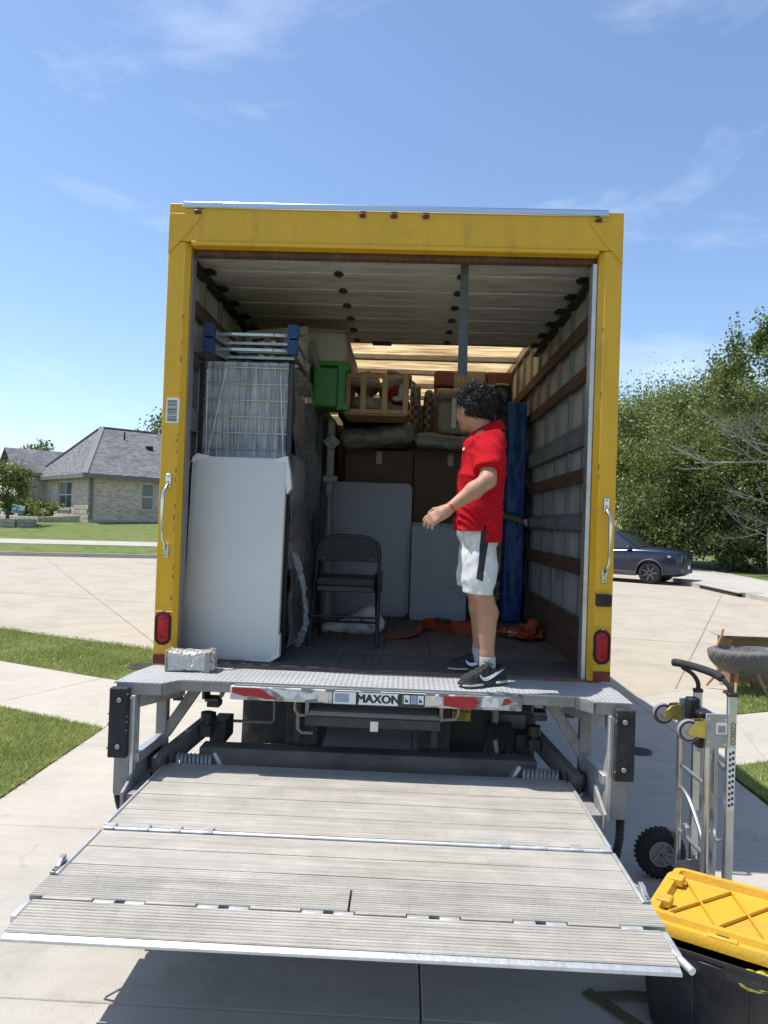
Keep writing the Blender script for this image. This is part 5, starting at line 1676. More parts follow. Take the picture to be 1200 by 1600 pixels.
# ---- ladder on top of the shelf
t = thing('ladder', 'aluminium folding ladder with blue ribbed feet lying on the wrapped shelf', 'ladder', (-.95, 5.2, SZ))
M_blufoot = mat('blue_ladder_foot', (.018, .06, .17), rough=.6, var=.15)
def lrail(x0, x1, z, y0=4.30, y1=6.3, zz=.10):
    MB().bar((x0, y0, z), (x1, y1, z+zz), .028, .06).build('rail', M_alu, t, bevel=.003)
    f = MB().box((x0-.028, y0-.05, z-.038), (x0+.028, y0+.02, z+.038)).build('foot', M_blufoot, t, bevel=.006)
    b = MB()
    for k in range(6):
        b.box((x0-.031, y0-.055, z-.036+k*.0135), (x0+.031, y0-.0505, z-.029+k*.0135))
    o = b.build('foot_ribs', M_blufoot, f); o['kind'] = 'stuff'
for z in (2.772, 2.862):
    lrail(-1.19, -1.10, z); lrail(-.695, -.80, z)
    MB().bar((-1.165, 4.36, z), (-1.07, 4.33, z-.005), .03, .018).bar((-1.07, 4.33, z-.005), (-.82, 4.33, z-.005), .03, .018).bar((-.82, 4.33, z-.005), (-.72, 4.36, z), .03, .018).build('rung', M_alu, t, bevel=.002)
    for k in range(1, 6):
        y = 4.36 + k*.30
        u = (y-4.3)/2.0
        MB().bar((-1.19+.09*u, y, z+.1*u), (-.695-.105*u, y, z+.1*u), .045, .02).build('rung', M_alu, t, bevel=.002)

# ---- beige crib panel and mattress
t = thing('crib_panel', 'beige slatted crib panel lying behind the ladder near the roof', 'crib panel', (-.95, 5.1, 2.78))
MB().bar((-1.15, 5.05, 3.03), (-.72, 5.05, 3.075), .03, .06, up=(0, 0, 1)).build('top_rail', M_beige, t, bevel=.004)
MB().bar((-1.15, 5.05, 2.79), (-.70, 5.05, 2.82), .03, .06).build('bottom_rail', M_beige, t, bevel=.004)
for x in (-1.13, -1.0, -.87, -.74):
    MB().bar((x, 5.05, 2.8), (x, 5.05, 3.04), .045, .02, up=(0, 1, 0)).build('slat', M_beige, t, bevel=.003)
MB().bar((-.72, 5.04, 3.03), (-.62, 5.9, 2.7), .03, .06).build('side_rail', M_beige, t, bevel=.004)
t = thing('mattress', 'off white speckled crib mattress under the roof left of the bows', 'mattress', (-.7, 6.0, 2.8))
M_matt = mat('speckled_mattress_ticking', (.36, .325, .28), rough=.8, var=.08, vs=8, dirt=(.20, .13, .10), ds=26, dlo=.70, dhi=.74, bump=.2)
surf_obj('pad', lambda P: rbox(P, (-.74, 5.98, 3.035), (.27, .62, .14), .06, None) + .012*vnoise(P[..., 0]*9, P[..., 1]*9, P[..., 2]*9), (-1.1, 5.25, 2.82), (-.40, 6.7, 3.24), .018, M_matt, t)
MB().tube([(-1.01, 5.365, 3.16), (-.74, 5.355, 3.165), (-.475, 5.365, 3.16)], .006, 6).build('piping', M_beige, t, smooth=60)

# ---- green plastic child chair
t = thing('child_chair', 'green plastic child chair on its side left of the pine crate', 'chair', (-.6, 5.45, 2.58))
b = MB()
b.box((-.72, 5.36, 2.60), (-.49, 5.66, 2.90)); b.build('seat_shell', M_green, t, bevel=.02, seg=3)
MB().prism([(-.545, 5.33, 2.575), (-.44, 5.33, 2.575), (-.44, 5.33, 2.615), (-.475, 5.33, 2.64), (-.475, 5.33, 2.85), (-.44, 5.33, 2.875), (-.44, 5.33, 2.915), (-.545, 5.33, 2.915), (-.535, 5.33, 2.86), (-.535, 5.33, 2.63)], (0, .05, 0)).build('leg_frame', M_green, t, bevel=.01)
MB().box((-.72, 5.335, 2.90), (-.46, 5.62, 2.93)).build('back_rest', M_green, t, bevel=.01)

# ---- pine crate with soft toys
t = thing('pine_crate', 'open pine slat crate holding soft toys high in the load', 'crate', (-.25, 5.8, 2.585))
cx0, cx1, cy0, cy1, cz0, cz1 = -.495, -.01, 5.62, 6.05, 2.60, 2.90
for z in (cz0, cz1-.03):
    for y in (cy0, cy1):
        MB().box((cx0, y-.009, z), (cx1, y+.009, z+.032)).build('rail', M_pine, t, bevel=.003)
    for x in (cx0, cx1):
        MB().box((x-.009, cy0+.01, z), (x+.009, cy1-.01, z+.032)).build('rail', M_pine, t, bevel=.003)
for x in (cx0+.015, cx0+.135, cx0+.30, cx1-.025):
    for y in (cy0-.014, cy1+.014):
        MB().box((x-.022, y-.006, cz0-.004), (x+.022, y+.005, cz1+.006)).build('slat', M_pine, t, bevel=.003)
for y in (cy0+.06, cy0+.16, cy0+.27, cy1-.06):
    for x in (cx0-.014, cx1+.014):
        MB().box((x-.005, y-.022, cz0-.004), (x+.005, y+.022, cz1+.006)).build('slat', M_pine, t, bevel=.003)
MB().box((cx0+.01, cy0+.01, cz0-.012), (cx1-.01, cy1-.01, cz0-.001)).build('bottom', M_pine, t)
def blob(name, label, cat, parts, mm, lo, hi, k=.03, res=.011, amp=.012, fr=14):
    def f(P):
        d = None
        for c, r in parts:
            e_ = ell(P, c, r)
            d = e_ if d is None else smin(d, e_, k)
        return d + amp * vnoise(P[..., 0]*fr, P[..., 1]*fr, P[..., 2]*fr)
    return tag(surf_obj(name, f, lo, hi, res, mm), label, cat)
blob('soft_toy', 'tan plush bundle lying in the left half of the pine crate', 'soft toy', [((-.36, 5.82, 2.69), (.115, .13, .075)), ((-.24, 5.84, 2.68), (.12, .12, .075)), ((-.11, 5.8, 2.65), (.08, .1, .045))], M_tan, (-.50, 5.64, 2.57), (-.01, 6.03, 2.80))
blob('soft_toy', 'red and white plush in the right half of the pine crate', 'soft toy', [((-.11, 5.90, 2.79), (.07, .07, .085)), ((-.05, 5.92, 2.72), (.05, .08, .06))], mat('red_plush', (.33, .02, .03), rough=.9, var=.2), (-.22, 5.78, 2.63), (.0, 6.04, 2.91), amp=.01)
blob('soft_toy', 'white plush arm hanging over the red plush in the crate', 'soft toy', [((-.07, 5.80, 2.80), (.025, .03, .07)), ((-.10, 5.78, 2.745), (.045, .03, .025))], mat('white_plush', (.55, .52, .5), rough=.9), (-.18, 5.72, 2.69), (-.02, 5.86, 2.90), k=.02, res=.007, amp=.004)
blob('round_basket', 'round dusty pink hat box standing behind the pine crate', 'hat box', [((-.37, 6.22, 2.93), (.115, .09, .115))], mat('dusty_pink_print', (.30, .16, .15), rough=.7, var=.4, vs=11, dirt=(.46, .33, .28), ds=12, dlo=.5, dhi=.55), (-.55, 6.08, 2.78), (-.22, 6.36, 3.08), amp=.004)
blob('cream_pillow', 'cream pillow lying on top of the pine crate toys', 'pillow', [((-.38, 5.92, 2.895), (.13, .11, .045))], mat('cream_cloth', (.52, .44, .34), rough=.9, var=.1), (-.55, 5.78, 2.82), (-.22, 6.06, 2.97), amp=.01)
# toy pram handle
t = thing('toy_pram', 'pale mauve toy pram with tube handle behind the pine crate', 'toy pram', (-.1, 6.1, 2.9))
M_mauve = mat('pale_mauve_plastic', (.36, .31, .30), rough=.5, var=.08)
MB().tube([(-.20, 6.1, 3.02), (-.14, 6.1, 3.02), (-.10, 6.12, 2.99), (-.03, 6.14, 2.975), (.03, 6.16, 2.94), (.05, 6.2, 2.80)], .014, 8).build('handle', M_mauve, t, smooth=60)
MB().tube([(-.12, 6.1, 3.015), (-.09, 6.1, 2.975), (-.03, 6.14, 2.97)], .02, 8).build('bracket', M_mauve, t, smooth=60)
surf_obj('hood', lambda P: ell(P, (-.14, 6.2, 2.88), (.13, .10, .12)), (-.32, 6.05, 2.72), (.04, 6.34, 3.04), .014, M_mauve, t)

# ---- black bin under the crate and dark cabinet behind the shelf
def carton(name, label, x0, x1, y0, y1, z0, z1, m, cat='box', bev=.006, tape=True, flap=True):
    t = thing(name, label, cat, ((x0+x1)/2, (y0+y1)/2, z0))
    MB().box((x0, y0, z0), (x1, y1, z1)).build('carcass', m, t, bevel=bev)
    if tape:
        xm = (x0+x1)/2
        MB().box((xm-.025, y0-.0012, z1-.12), (xm+.025, y0-.0004, z1-.004)).build('tape', mat('packing_tape', (.27, .17, .10), rough=.25), t, smooth=0)
    if flap:
        MB().box((x0+.006, y0-.0025, z1-.006), (x1-.006, y0+.1, z1+.003)).build('flap', m, t)
    return t
carton('black_tray', 'flat black tray on the wrapped cushions under the pine crate', -.585, -.02, 6.0, 6.62, 2.625, 2.655, M_bmetal, 'tray', tape=False, flap=False)
carton('black_case', 'black case stacked beneath the crate at the top of the load', -.60, -.02, 6.62, 7.3, 2.42, 2.80, M_bmetal, 'case', .02, False, False)
carton('dark_cabinet', 'tall dark cabinet standing behind the wrapped wire shelf', -1.21, -.66, 5.62, 6.9, FZ, 2.66, M_bmetal, 'cabinet', .006, False, True)
# ---- tall brown cartons
carton('wardrobe_carton', 'tall plain brown carton behind the grey folded table', -.56, .045, 6.55, 7.2, FZ, 2.405, M_card)
carton('wardrobe_carton', 'tall plain brown carton right of its twin behind the person', .053, .70, 6.56, 7.2, FZ, 2.408, M_card)
carton('moving_carton', 'large dark carton at the back of the load on the left', -1.21, -.10, 7.35, 8.6, FZ, 2.72, M_carddk)
carton('moving_carton', 'large dark carton under the maroon couch at the back', -.08, 1.02, 7.3, 8.6, FZ, 2.93, M_carddk)
carton('moving_carton', 'last large dark carton at the front wall of the truck', -1.1, .9, 8.75, 10.6, FZ, 2.6, M_carddk)
# ---- grey folded table and film-wrapped board
t = thing('folding_table', 'grey folding table with rounded corners standing behind the black chair', 'table', (-.3, 6.4, FZ))
prof = rrect(-.665, .047, FZ, 2.113, .055)
MB().loft([[(x*k-.31*(1-k), 6.38+.03*(z-FZ)+dy, z*k+1.53*(1-k)) for x, z in prof] for k, dy in ((.988, 0), (1, .006), (1, .04), (.988, .046))]).build('table_top', M_tabG, t, smooth=50)
MB().box((-.60, 6.41, FZ), (-.55, 6.435, 1.0)).build('foot', M_bmetal, t)
t = thing('wrapped_board', 'low grey board wrapped in clear film leaning beside the grey table', 'board', (.28, 6.24, FZ))
MB().prism([(.055, 6.20, FZ), (.527, 6.20, FZ), (.520, 6.235, 1.752), (.049, 6.235, 1.757)], (0, .045, 0)).build('panel', M_tabG, t, bevel=.008)
MB().grid(lambda u, v: (.05+u*.478, 6.192+.035*v-.004*math.sin(v*40+u*7), FZ+.01+v*.80), 8, 40).build('film', M_filmD, t, smooth=180)
MB().bar((.052, 6.22, 1.765), (.525, 6.225, 1.762), .06, .03).build('film_roll_edge', M_filmC, t, bevel=.008)
# ---- film wrapped cushions on the cartons
def cushion(name, label, c, h, rot, m, fr=9, amp=.03):
    M3 = Euler(rot).to_matrix()
    R3 = np.array(M3)
    ext = max(h) * 1.15 + .05
    def f(P):
        d = rbox(P, c, h, min(h)*.8, R3)
        return d + amp*vnoise(P[..., 0]*fr, P[..., 1]*fr, P[..., 2]*fr*1.6) + amp*.35*vnoise(P[..., 0]*fr*3.1, P[..., 1]*fr*3, P[..., 2]*fr*4)
    return tag(surf_obj(name, f, (c[0]-h[0]-.09, c[1]-h[1]-.06, c[2]-h[2]-.09), (c[0]+h[0]+.09, c[1]+h[1]+.06, c[2]+h[2]+.09), .011, m), label, 'cushion')
cushion('wrapped_cushion', 'long sloping cushion in clear plastic on the left carton', (-.275, 6.42, 2.505), (.325, .22, .085), (0, R_(-7), 0), M_wrapgrey)
cushion('wrapped_cushion', 'flat cushion in clear plastic on the right carton behind the head', (.32, 6.45, 2.475), (.27, .22, .055), (0, R_(4), 0), M_wrapgrey)
M_filmX = film_mat('glossy_bag_film', (.5, .5, .5), (.02, .22), (3, 3, 3), 5, .12)
# ---- patterned seat cushions
def check_mat():
    m = mat('woven_check_fabric', (.16, .145, .13), rough=.9, var=.15, vs=20)
    n, l = m.node_tree.nodes, m.node_tree.links
    b = n['Principled BSDF']
    src = b.inputs['Base Color'].links[0].from_socket
    tcn = n.new('ShaderNodeTexCoord')
    ck = n.new('ShaderNodeTexChecker'); ck.inputs['Scale'].default_value = 26
    ck.inputs['Color1'].default_value = (1.5, 1.4, 1.3, 1); ck.inputs['Color2'].default_value = (.35, .35, .36, 1)
    l.new(tcn.outputs['Object'], ck.inputs['Vector'])
    mu = n.new('ShaderNodeMix'); mu.data_type = 'RGBA'; mu.blend_type = 'MULTIPLY'; mu.inputs['Factor'].default_value = 1
    l.new(src, mu.inputs['A']); l.new(ck.outputs['Color'], mu.inputs['B']); l.new(mu.outputs['Result'], b.inputs['Base Color'])
    return m
M_check = check_mat()
for x0, x1, z1, lb in ((.005, .095, 3.00, 'left of two upright checked cushions beside the pine crate'), (.128, .205, 2.965, 'right of two upright checked cushions beside the clear bin')):
    c = ((x0+x1)/2, 6.72, (2.52+z1)/2)
    o = surf_obj('checked_cushion', lambda P: rbox(P, c, ((x1-x0)/2, .22, (z1-2.52)/2), .04) + .008*vnoise(P[..., 0]*20, P[..., 1]*20, P[..., 2]*20), (x0-.03, 6.45, 2.47), (x1+.03, 6.99, z1+.04), .012, M_check)
    tag(o, lb, 'cushion')
# ---- clear bin with towels
t = thing('clear_bin', 'clear plastic bin full of tan towels behind the head of the person', 'bin', (.38, 6.5, 2.55))
M_clear = film_mat('clear_bin_plastic', (.25, .26, .26), (.2, .4), (1, 1, 1), 3, .15)
rings = []
for z, k in ((2.545, .86), (2.86, .98), (2.865, 1.06), (2.885, 1.06)):
    rings.append([(.385+sx*.165*k, 6.52+sy*.17*k, z) for sx, sy in ((-1, -1), (1, -1), (1, 1), (-1, 1))])
MB().loft(rings).build('tub', M_clear, t, bevel=.01)
MB().box((.36, 6.335, 2.60), (.40, 6.341, 2.86)).build('scale_strip', M_white, t)
surf_obj('towels', lambda P: np.minimum(rbox(P, (.385, 6.53, 2.70), (.13, .13, .14), .04), rbox(P, (.39, 6.53, 2.91), (.16, .15, .045), .035)) + .015*vnoise(P[..., 0]*16, P[..., 1]*16, P[..., 2]*30), (.18, 6.34, 2.54), (.60, 6.74, 3.0), .012, M_tan, t)
# ---- maroon couch
t = thing('couch', 'maroon upholstered couch back near the roof at the far end', 'couch', (.63, 7.6, 2.94))
for z0, z1 in ((3.135, 3.30), (2.955, 3.128)):
    for x0, x1 in ((.235, .495), (.50, .755), (.76, 1.015)):
        MB().box((x0, 7.32, z0), (x1, 7.52, z1)).build('back_cushion', M_maroon, t, bevel=.025, seg=3)
MB().box((.25, 7.50, 2.945), (1.01, 8.2, 3.10)).build('seat', M_maroon, t, bevel=.03)
MB().grid(lambda u, v: (.43+u*.30, 7.312-.004*math.sin(u*20), 2.96+v*.345), 8, 8).build('film', M_filmS, t, smooth=180)
# ---- black wrapped roll and blue bag at the right wall
def fold(P, sc, amp):
    return amp*np.sin(P[..., 0]*sc + 2.2*np.sin(P[..., 2]*1.7)+P[..., 1]*sc*.7) + amp*.8*vnoise(P[..., 0]*24, P[..., 1]*24, P[..., 2]*5)
o = surf_obj('wrapped_mattress', lambda P: rbox(P, (.80, 6.62, 1.98), (.085, .17, 1.04), .03) + .016*vnoise(P[..., 0]*30, P[..., 1]*9, P[..., 2]*4) + .014*vnoise(P[..., 0]*14, P[..., 1]*12, P[..., 2]*14), (.66, 6.4, .945), (.94, 6.85, 3.08), .016, M_blkfilm)
tag(o, 'tall mattress wrapped in glossy black plastic left of the blue bag', 'mattress')
o = surf_obj('blue_mattress_bag', lambda P: np.maximum(rbox(P, (.925, 6.42, 1.895), (.085+.0*P[..., 2].mean(), .12, .945), .018) + .020*vnoise(P[..., 0]*26+P[..., 2]*2, P[..., 1]*10, P[..., 2]*3.2) + .010*vnoise(P[..., 0]*50, P[..., 1]*20, P[..., 2]*14) + .012*np.exp(-((P[..., 2]-1.84)/.05)**2), -(P[..., 2]-(FZ+.002))), (.79, 6.22, .945), (1.036, 6.6, 2.88), .013, M_blue)
tag(o, 'tall narrow blue tarp bag standing against the right truck wall', 'bag')
t = thing('ratchet_strap', 'olive webbing strap holding the blue bag to the wall track', 'strap', (.95, 6.26, 1.8))
MB().loft([[(x, y, z-.022), (x, y-.003, z-.022), (x, y-.003, z+.022), (x, y, z+.022)] for x, y, z in ((.80, 6.30, 1.862), (.84, 6.258, 1.856), (.93, 6.25, 1.832), (1.0, 6.25, 1.812), (1.018, 6.252, 1.808))]).build('webbing', mat('olive_webbing', (.16, .14, .045), rough=.85, var=.15, vs=40), t, smooth=30)
MB().box((1.0, 6.238, 1.775), (1.028, 6.262, 1.84)).build('buckle', M_chrome, t, bevel=.004)

# ---- black folding chair
t = thing('folding_chair', 'black metal folding chair with padded seat on the truck floor', 'chair', (-.38, 4.95, FZ))
cx = -.385
def yl(z): return 4.93 + (z - FZ) * .16        # plane of the back frame
pts = [(cx-.222, yl(FZ)-.16, FZ+.012), (cx-.218, yl(1.2)-.06, 1.22), (cx-.212, yl(1.45), 1.45)]
top = []
for k in range(0, 13):
    a = PI - PI*k/12
    top.append((cx + .212*math.copysign(abs(math.cos(a))**.62, math.cos(a)), yl(1.58), 1.545 + .125*abs(math.sin(a))**.62))
fr_ = pts + top + [(cx+.212, yl(1.45), 1.45), (cx+.218, yl(1.2)-.06, 1.22), (cx+.222, yl(FZ)-.16, FZ+.012)]
MB().tube(fr_, .0125, 10).build('frame', M_bmetal, t, smooth=60)
for s in (-1, 1):
    MB().tube([(cx+s*.195, 4.98, 1.42), (cx+s*.20, 5.10, 1.2), (cx+s*.205, 5.26, FZ+.012)], .0115, 10).build('leg', M_bmetal, t, smooth=60)
    MB().bar((cx+s*.235, yl(1.40), 1.44), (cx+s*.232, 5.02, 1.30), .006, .028).build('hinge_link', M_bmetal, t)
    MB().lathe([(.015, 0), (.015, .014), (.008, .014)], (cx+s*.222, 4.77, FZ-.001), n=10).build('foot_cap', M_rubber, t)
    MB().lathe([(.014, 0), (.014, .014), (.008, .014)], (cx+s*.205, 5.262, FZ-.001), n=10).build('foot_cap', M_rubber, t)
    MB().lathe([(.006, 0), (.005, -.004), (.001, -.005)], (cx+s*.17, yl(1.50)-.018, 1.515), axis='y', n=8).build('rivet', M_galv, t)
prof = [(cx-.205, 1.495)] + [(p[0]*.97+cx*.03, p[2]-.008) for p in top] + [(cx+.205, 1.495)]
MB().prism([(x, yl(1.55)-.008, z) for x, z in prof], (0, .016, 0)).build('backrest', M_bfab, t, bevel=.004)
st_ = MB()
st_.loft([[(cx+sx*w, yv, z) for sx, yv in ((-1, 4.84), (1, 4.84), (1, 5.22), (-1, 5.22))] for w, z in ((.185, 1.345), (.19, 1.352), (.19, 1.375), (.175, 1.395))])
st_.build('seat_pad', M_bfab, t, bevel=.02, seg=3)
MB().box((cx-.19, 4.835, 1.305), (cx+.19, 5.20, 1.344)).build('seat_pan', M_bmetal, t, bevel=.006)
MB().cyl((cx-.214, 4.80, 1.145), (cx+.214, 4.80, 1.145), .008, 8).build('stretcher', M_bmetal, t, smooth=40)
MB().cyl((cx-.203, 5.2, 1.06), (cx+.203, 5.2, 1.06), .008, 8).build('stretcher', M_bmetal, t, smooth=40)

# ---- floor clutter
def sack(P):
    d = smin(ell(P, (-.27, 5.42, 1.02), (.14, .13, .085)), ell(P, (-.40, 5.40, 1.0), (.12, .07, .05)), .06)
    d = smin(d, ell(P, (-.53, 5.38, .99), (.07, .05, .035)), .04)
    d = smin(d, ell(P, (-.25, 5.45, 1.08), (.07, .06, .07)), .04)
    d = d + .022*vnoise(P[..., 0]*17, P[..., 1]*17, P[..., 2]*17) + .012*vnoise(P[..., 0]*45, P[..., 1]*45, P[..., 2]*45)
    return np.maximum(d, FZ + .001 - P[..., 2])
t = thing('plastic_bag', 'crumpled white plastic bag under the black folding chair', 'bag', (-.3, 5.4, FZ))
M_bag = mat('white_plastic_bag', (.60, .60, .60), rough=.4, var=.05)
surf_obj('sack', sack, (-.66, 5.22, .94), (-.08, 5.62, 1.2), .009, M_bag, t)
b = MB()
for k in range(5):
    x, z = -.31+k*.019, 1.062-k*.013
    b.bar((x, 5.283+.004*k, z), (x+.014, 5.283+.004*k, z+.02), .005, .006, up=(0, 1, 0)).bar((x+.004, 5.283+.004*k, z+.016), (x+.018, 5.283+.004*k, z-.004), .005, .006, up=(0, 1, 0))
o = b.build('printed_letters', M_ink, t, smooth=0); o['kind'] = 'stuff'
def ribbon(pts, w, name, m, parent, th=.004):
    """flat strap along pts; each point = (x, y, z, twist)"""
    rings = []
    for i, p in enumerate(pts):
        a = Vector(pts[max(i-1, 0)][:3]); c = Vector(pts[min(i+1, len(pts)-1)][:3])
        d = (c-a).normalized()
        sd = d.cross(Vector((0, 0, 1))).normalized()
        up = sd.cross(d)
        tw = p[3] if len(p) > 3 else 0
        s2 = sd*math.cos(tw) + up*math.sin(tw)
        u2 = s2.cross(d)
        q = Vector(p[:3])
        rings.append([q - s2*w/2, q + s2*w/2, q + s2*w/2 + u2*th, q - s2*w/2 + u2*th])
    return MB().loft(rings).build(name, m, parent, smooth=40)
def smooth_path(P, n=8):
    P = [Vector(p) for p in P]
    out = []
    for i in range(len(P)-1):
        p0, p1, p2, p3 = P[max(i-1, 0)], P[i], P[i+1], P[min(i+2, len(P)-1)]
        for k in range(n):
            t_ = k/n
            out.append(tuple(.5*((2*p1) + (-p0+p2)*t_ + (2*p0-5*p1+4*p2-p3)*t_**2 + (-p0+3*p1-3*p2+p3)*t_**3)))
    out.append(tuple(P[-1]))
    return out
t = thing('lifting_strap', 'long orange lifting strap strewn on the truck floor by the feet', 'strap', (.2, 5.5, FZ))
p4 = [(-.10, 5.20, FZ+.006, 0), (.02, 5.24, FZ+.012, .1), (.10, 5.34, FZ+.02, .5), (.12, 5.52, FZ+.05, 1.0), (.20, 5.62, FZ+.06, 1.1), (.32, 5.60, FZ+.045, .9), (.43, 5.50, FZ+.05, 1.2), (.56, 5.50, FZ+.035, .9), (.64, 5.58, FZ+.02, .3)]
def cat4(P, n=6):
    A = smooth_path([p[:3] for p in P], n)
    tw = np.interp(np.linspace(0, len(P)-1, len(A)), range(len(P)), [p[3] for p in P])
    return [tuple(a)+(w,) for a, w in zip(A, tw)]
ribbon(cat4(p4), .095, 'webbing', M_orange, t)
ribbon(cat4([(.16, 5.62, FZ+.01, .4), (.24, 5.72, FZ+.05, 1.2), (.36, 5.70, FZ+.03, .8), (.50, 5.66, FZ+.05, 1.1), (.62, 5.62, FZ+.02, .6)]), .09, 'webbing', M_orange, t)
MB().obox((.30, 5.55, FZ+.095), (.12, .05, .02), (.2, .1, .1)).build('pad', M_black, t, bevel=.006)
t = thing('orange_strap_heap', 'crumpled heap of orange webbing beside the right kick board', 'strap', (.95, 5.4, FZ))
for k in range(5):
    a = k*1.3
    P4 = []
    for j in range(7):
        r = .05+.05*random.random()
        P4.append((.925+.085*math.cos(a+j*.9)*(.6+.4*random.random()), 5.42+.16*math.sin(a+j*1.1), FZ+.01+.05*random.random()+(.05 if j == 3 else 0), random.uniform(-.3, 1.5)))
    ribbon(cat4(P4), .07, 'webbing', M_orange, t)
ribbon(cat4([(.91, 5.40, FZ+.05, 1.2), (.925, 5.38, FZ+.10, 1.3), (.935, 5.36, FZ+.145, 1.5)]), .06, 'webbing', M_orange, t)
t = thing('snack_bag', 'red and white printed snack bag lying on the floor by the heap', 'bag', (.77, 5.45, FZ))
pv = lambda u, v: .036*max(0, (1-abs(2*u-1)**2.4))*max(0, (1-abs(2*v-1)**2.6))
ax, ay = Vector((.19, -.07, 0)), Vector((.08, .17, 0))
M_snack = mat('red_snack_foil', (.34, .02, .02), rough=.28, var=.2, vs=9, bump=.4, bs=30, dirt=(.62, .58, .52), ds=14, dlo=.535, dhi=.56)
def sn(sg):
    def f(u, v):
        p = Vector((.665, 5.42, FZ+.042)) + ax*u + ay*v
        return (p.x, p.y, p.z + sg*pv(u, v) + .006*math.sin(u*17+v*9)*pv(u, v)*20*.3)
    return f
b = MB().grid(sn(1), 16, 16).grid(sn(-1), 16, 16)
b.build('pillow_pack', M_snack, t, smooth=60)
# ---- film-wrapped bundle on the dock plate
t = thing('wrapped_bundle', 'small film wrapped bundle of bed slats on the dock plate at left', 'bundle', (-1.12, 3.9, PZ))
M_foil = mat('shiny_crinkled_film', (.52, .50, .47), rough=.16, metal=.35, var=.2, vs=20, bump=1.0, bs=32)
Rb = np.array(Euler((0, 0, R_(3))).to_matrix())
surf_obj('wrap', lambda P: np.maximum(rbox(P, (-1.115, 3.90, PZ+.052), (.128, .062, .052), .016, Rb) + .016*vnoise(P[..., 0]*30, P[..., 1]*40, P[..., 2]*44) + .008*vnoise(P[..., 0]*90, P[..., 1]*90, P[..., 2]*110), PZ+.003-P[..., 2]), (-1.27, 3.80, PZ-.01), (-.96, 4.0, PZ+.13), .006, M_foil, t)
for x, w in ((-1.236, .012), (-1.018, .030)):
    MB().obox((x, 3.90, PZ+.056), (w, .142, .108), (0, 0, R_(3))).build('end_board', M_beige, t, bevel=.004)
MB().cyl((-1.003, 3.84, PZ+.05), (-.992, 3.84, PZ+.05), .012, 10).build('peg', M_galv, t)
# ================================================================== PERSON
M_skin = mat('skin', (.40, .215, .135), rough=.55, var=.13, vs=14, bump=.08, bs=200, spec=.4)
M_skin.node_tree.nodes['Principled BSDF'].inputs['Subsurface Weight'].default_value = .12
M_skin.node_tree.nodes['Principled BSDF'].inputs['Subsurface Radius'].default_value = (.012, .005, .003)
M_skin.node_tree.nodes['Principled BSDF'].inputs['Subsurface Scale'].default_value = 1.0
M_shirt = mat('red_knit_shirt', (.43, .006, .014), rough=.9, var=.06, vs=30, bump=.3, bs=420, spec=.15)
M_short = mat('white_sports_shorts', (.58, .59, .59), rough=.6, var=.03, vs=30, bump=.12, bs=300)
M_stripe = mat('black_side_stripe', (.012, .012, .013), rough=.7)
M_hair = mat('black_curly_hair', (.009, .008, .008), rough=.5, var=.3, vs=60, spec=.5)
M_shoe = mat('black_shoe_mesh', (.016, .016, .018), rough=.65, var=.25, vs=60, bump=.5, bs=260)
M_sole = mat('shoe_sole', (.035, .035, .036), rough=.8, var=.2)
M_soleW = mat('pale_midsole', (.42, .41, .39), rough=.6)
M_sock = mat('grey_sock', (.42, .42, .42), rough=.9, var=.15, vs=60, bump=.4, bs=200)
M_band = mat('red_wristband', (.52, .03, .03), rough=.45)

person = thing('person', 'person in red polo shirt and white shorts standing at the truck edge looking inside', 'person', (.42, 4.0, TZ0))
V3 = lambda *a: np.array(a, np.float32)
# joints
HEAD = V3(.345, 3.99, 2.398)
NECK = V3(.405, 3.985, 2.268)
CHEST = V3(.405, 3.985, 2.10)
PELV = V3(.392, 3.985, 1.80)
SHN, SHF = V3(.425, 3.835, 2.190), V3(.405, 4.145, 2.190)
ELN, WRN = V3(.400, 3.680, 2.000), V3(.205, 3.640, 1.848)
ELF, WRF = V3(.46, 4.26, 1.95), V3(.47, 4.27, 1.74)
HIPN, HIPF = V3(.392, 3.895, 1.775), V3(.392, 4.075, 1.775)
KNN, ANN = V3(.408, 3.85, 1.435), V3(.448, 3.855, 1.075)
KNF, ANF = V3(.398, 4.12, 1.425), V3(.440, 4.185, 1.075)
hd_yaw = R_(55)
HF = V3(-math.cos(hd_yaw), math.sin(hd_yaw), 0)       # where the head looks
HL = V3(-math.sin(hd_yaw), -math.cos(hd_yaw), 0)      # its left
HR = np.stack([HF, HL, V3(0, 0, 1)], 1)
def hloc(f, l, u):
    return HEAD + HF*f + HL*l + V3(0, 0, u)

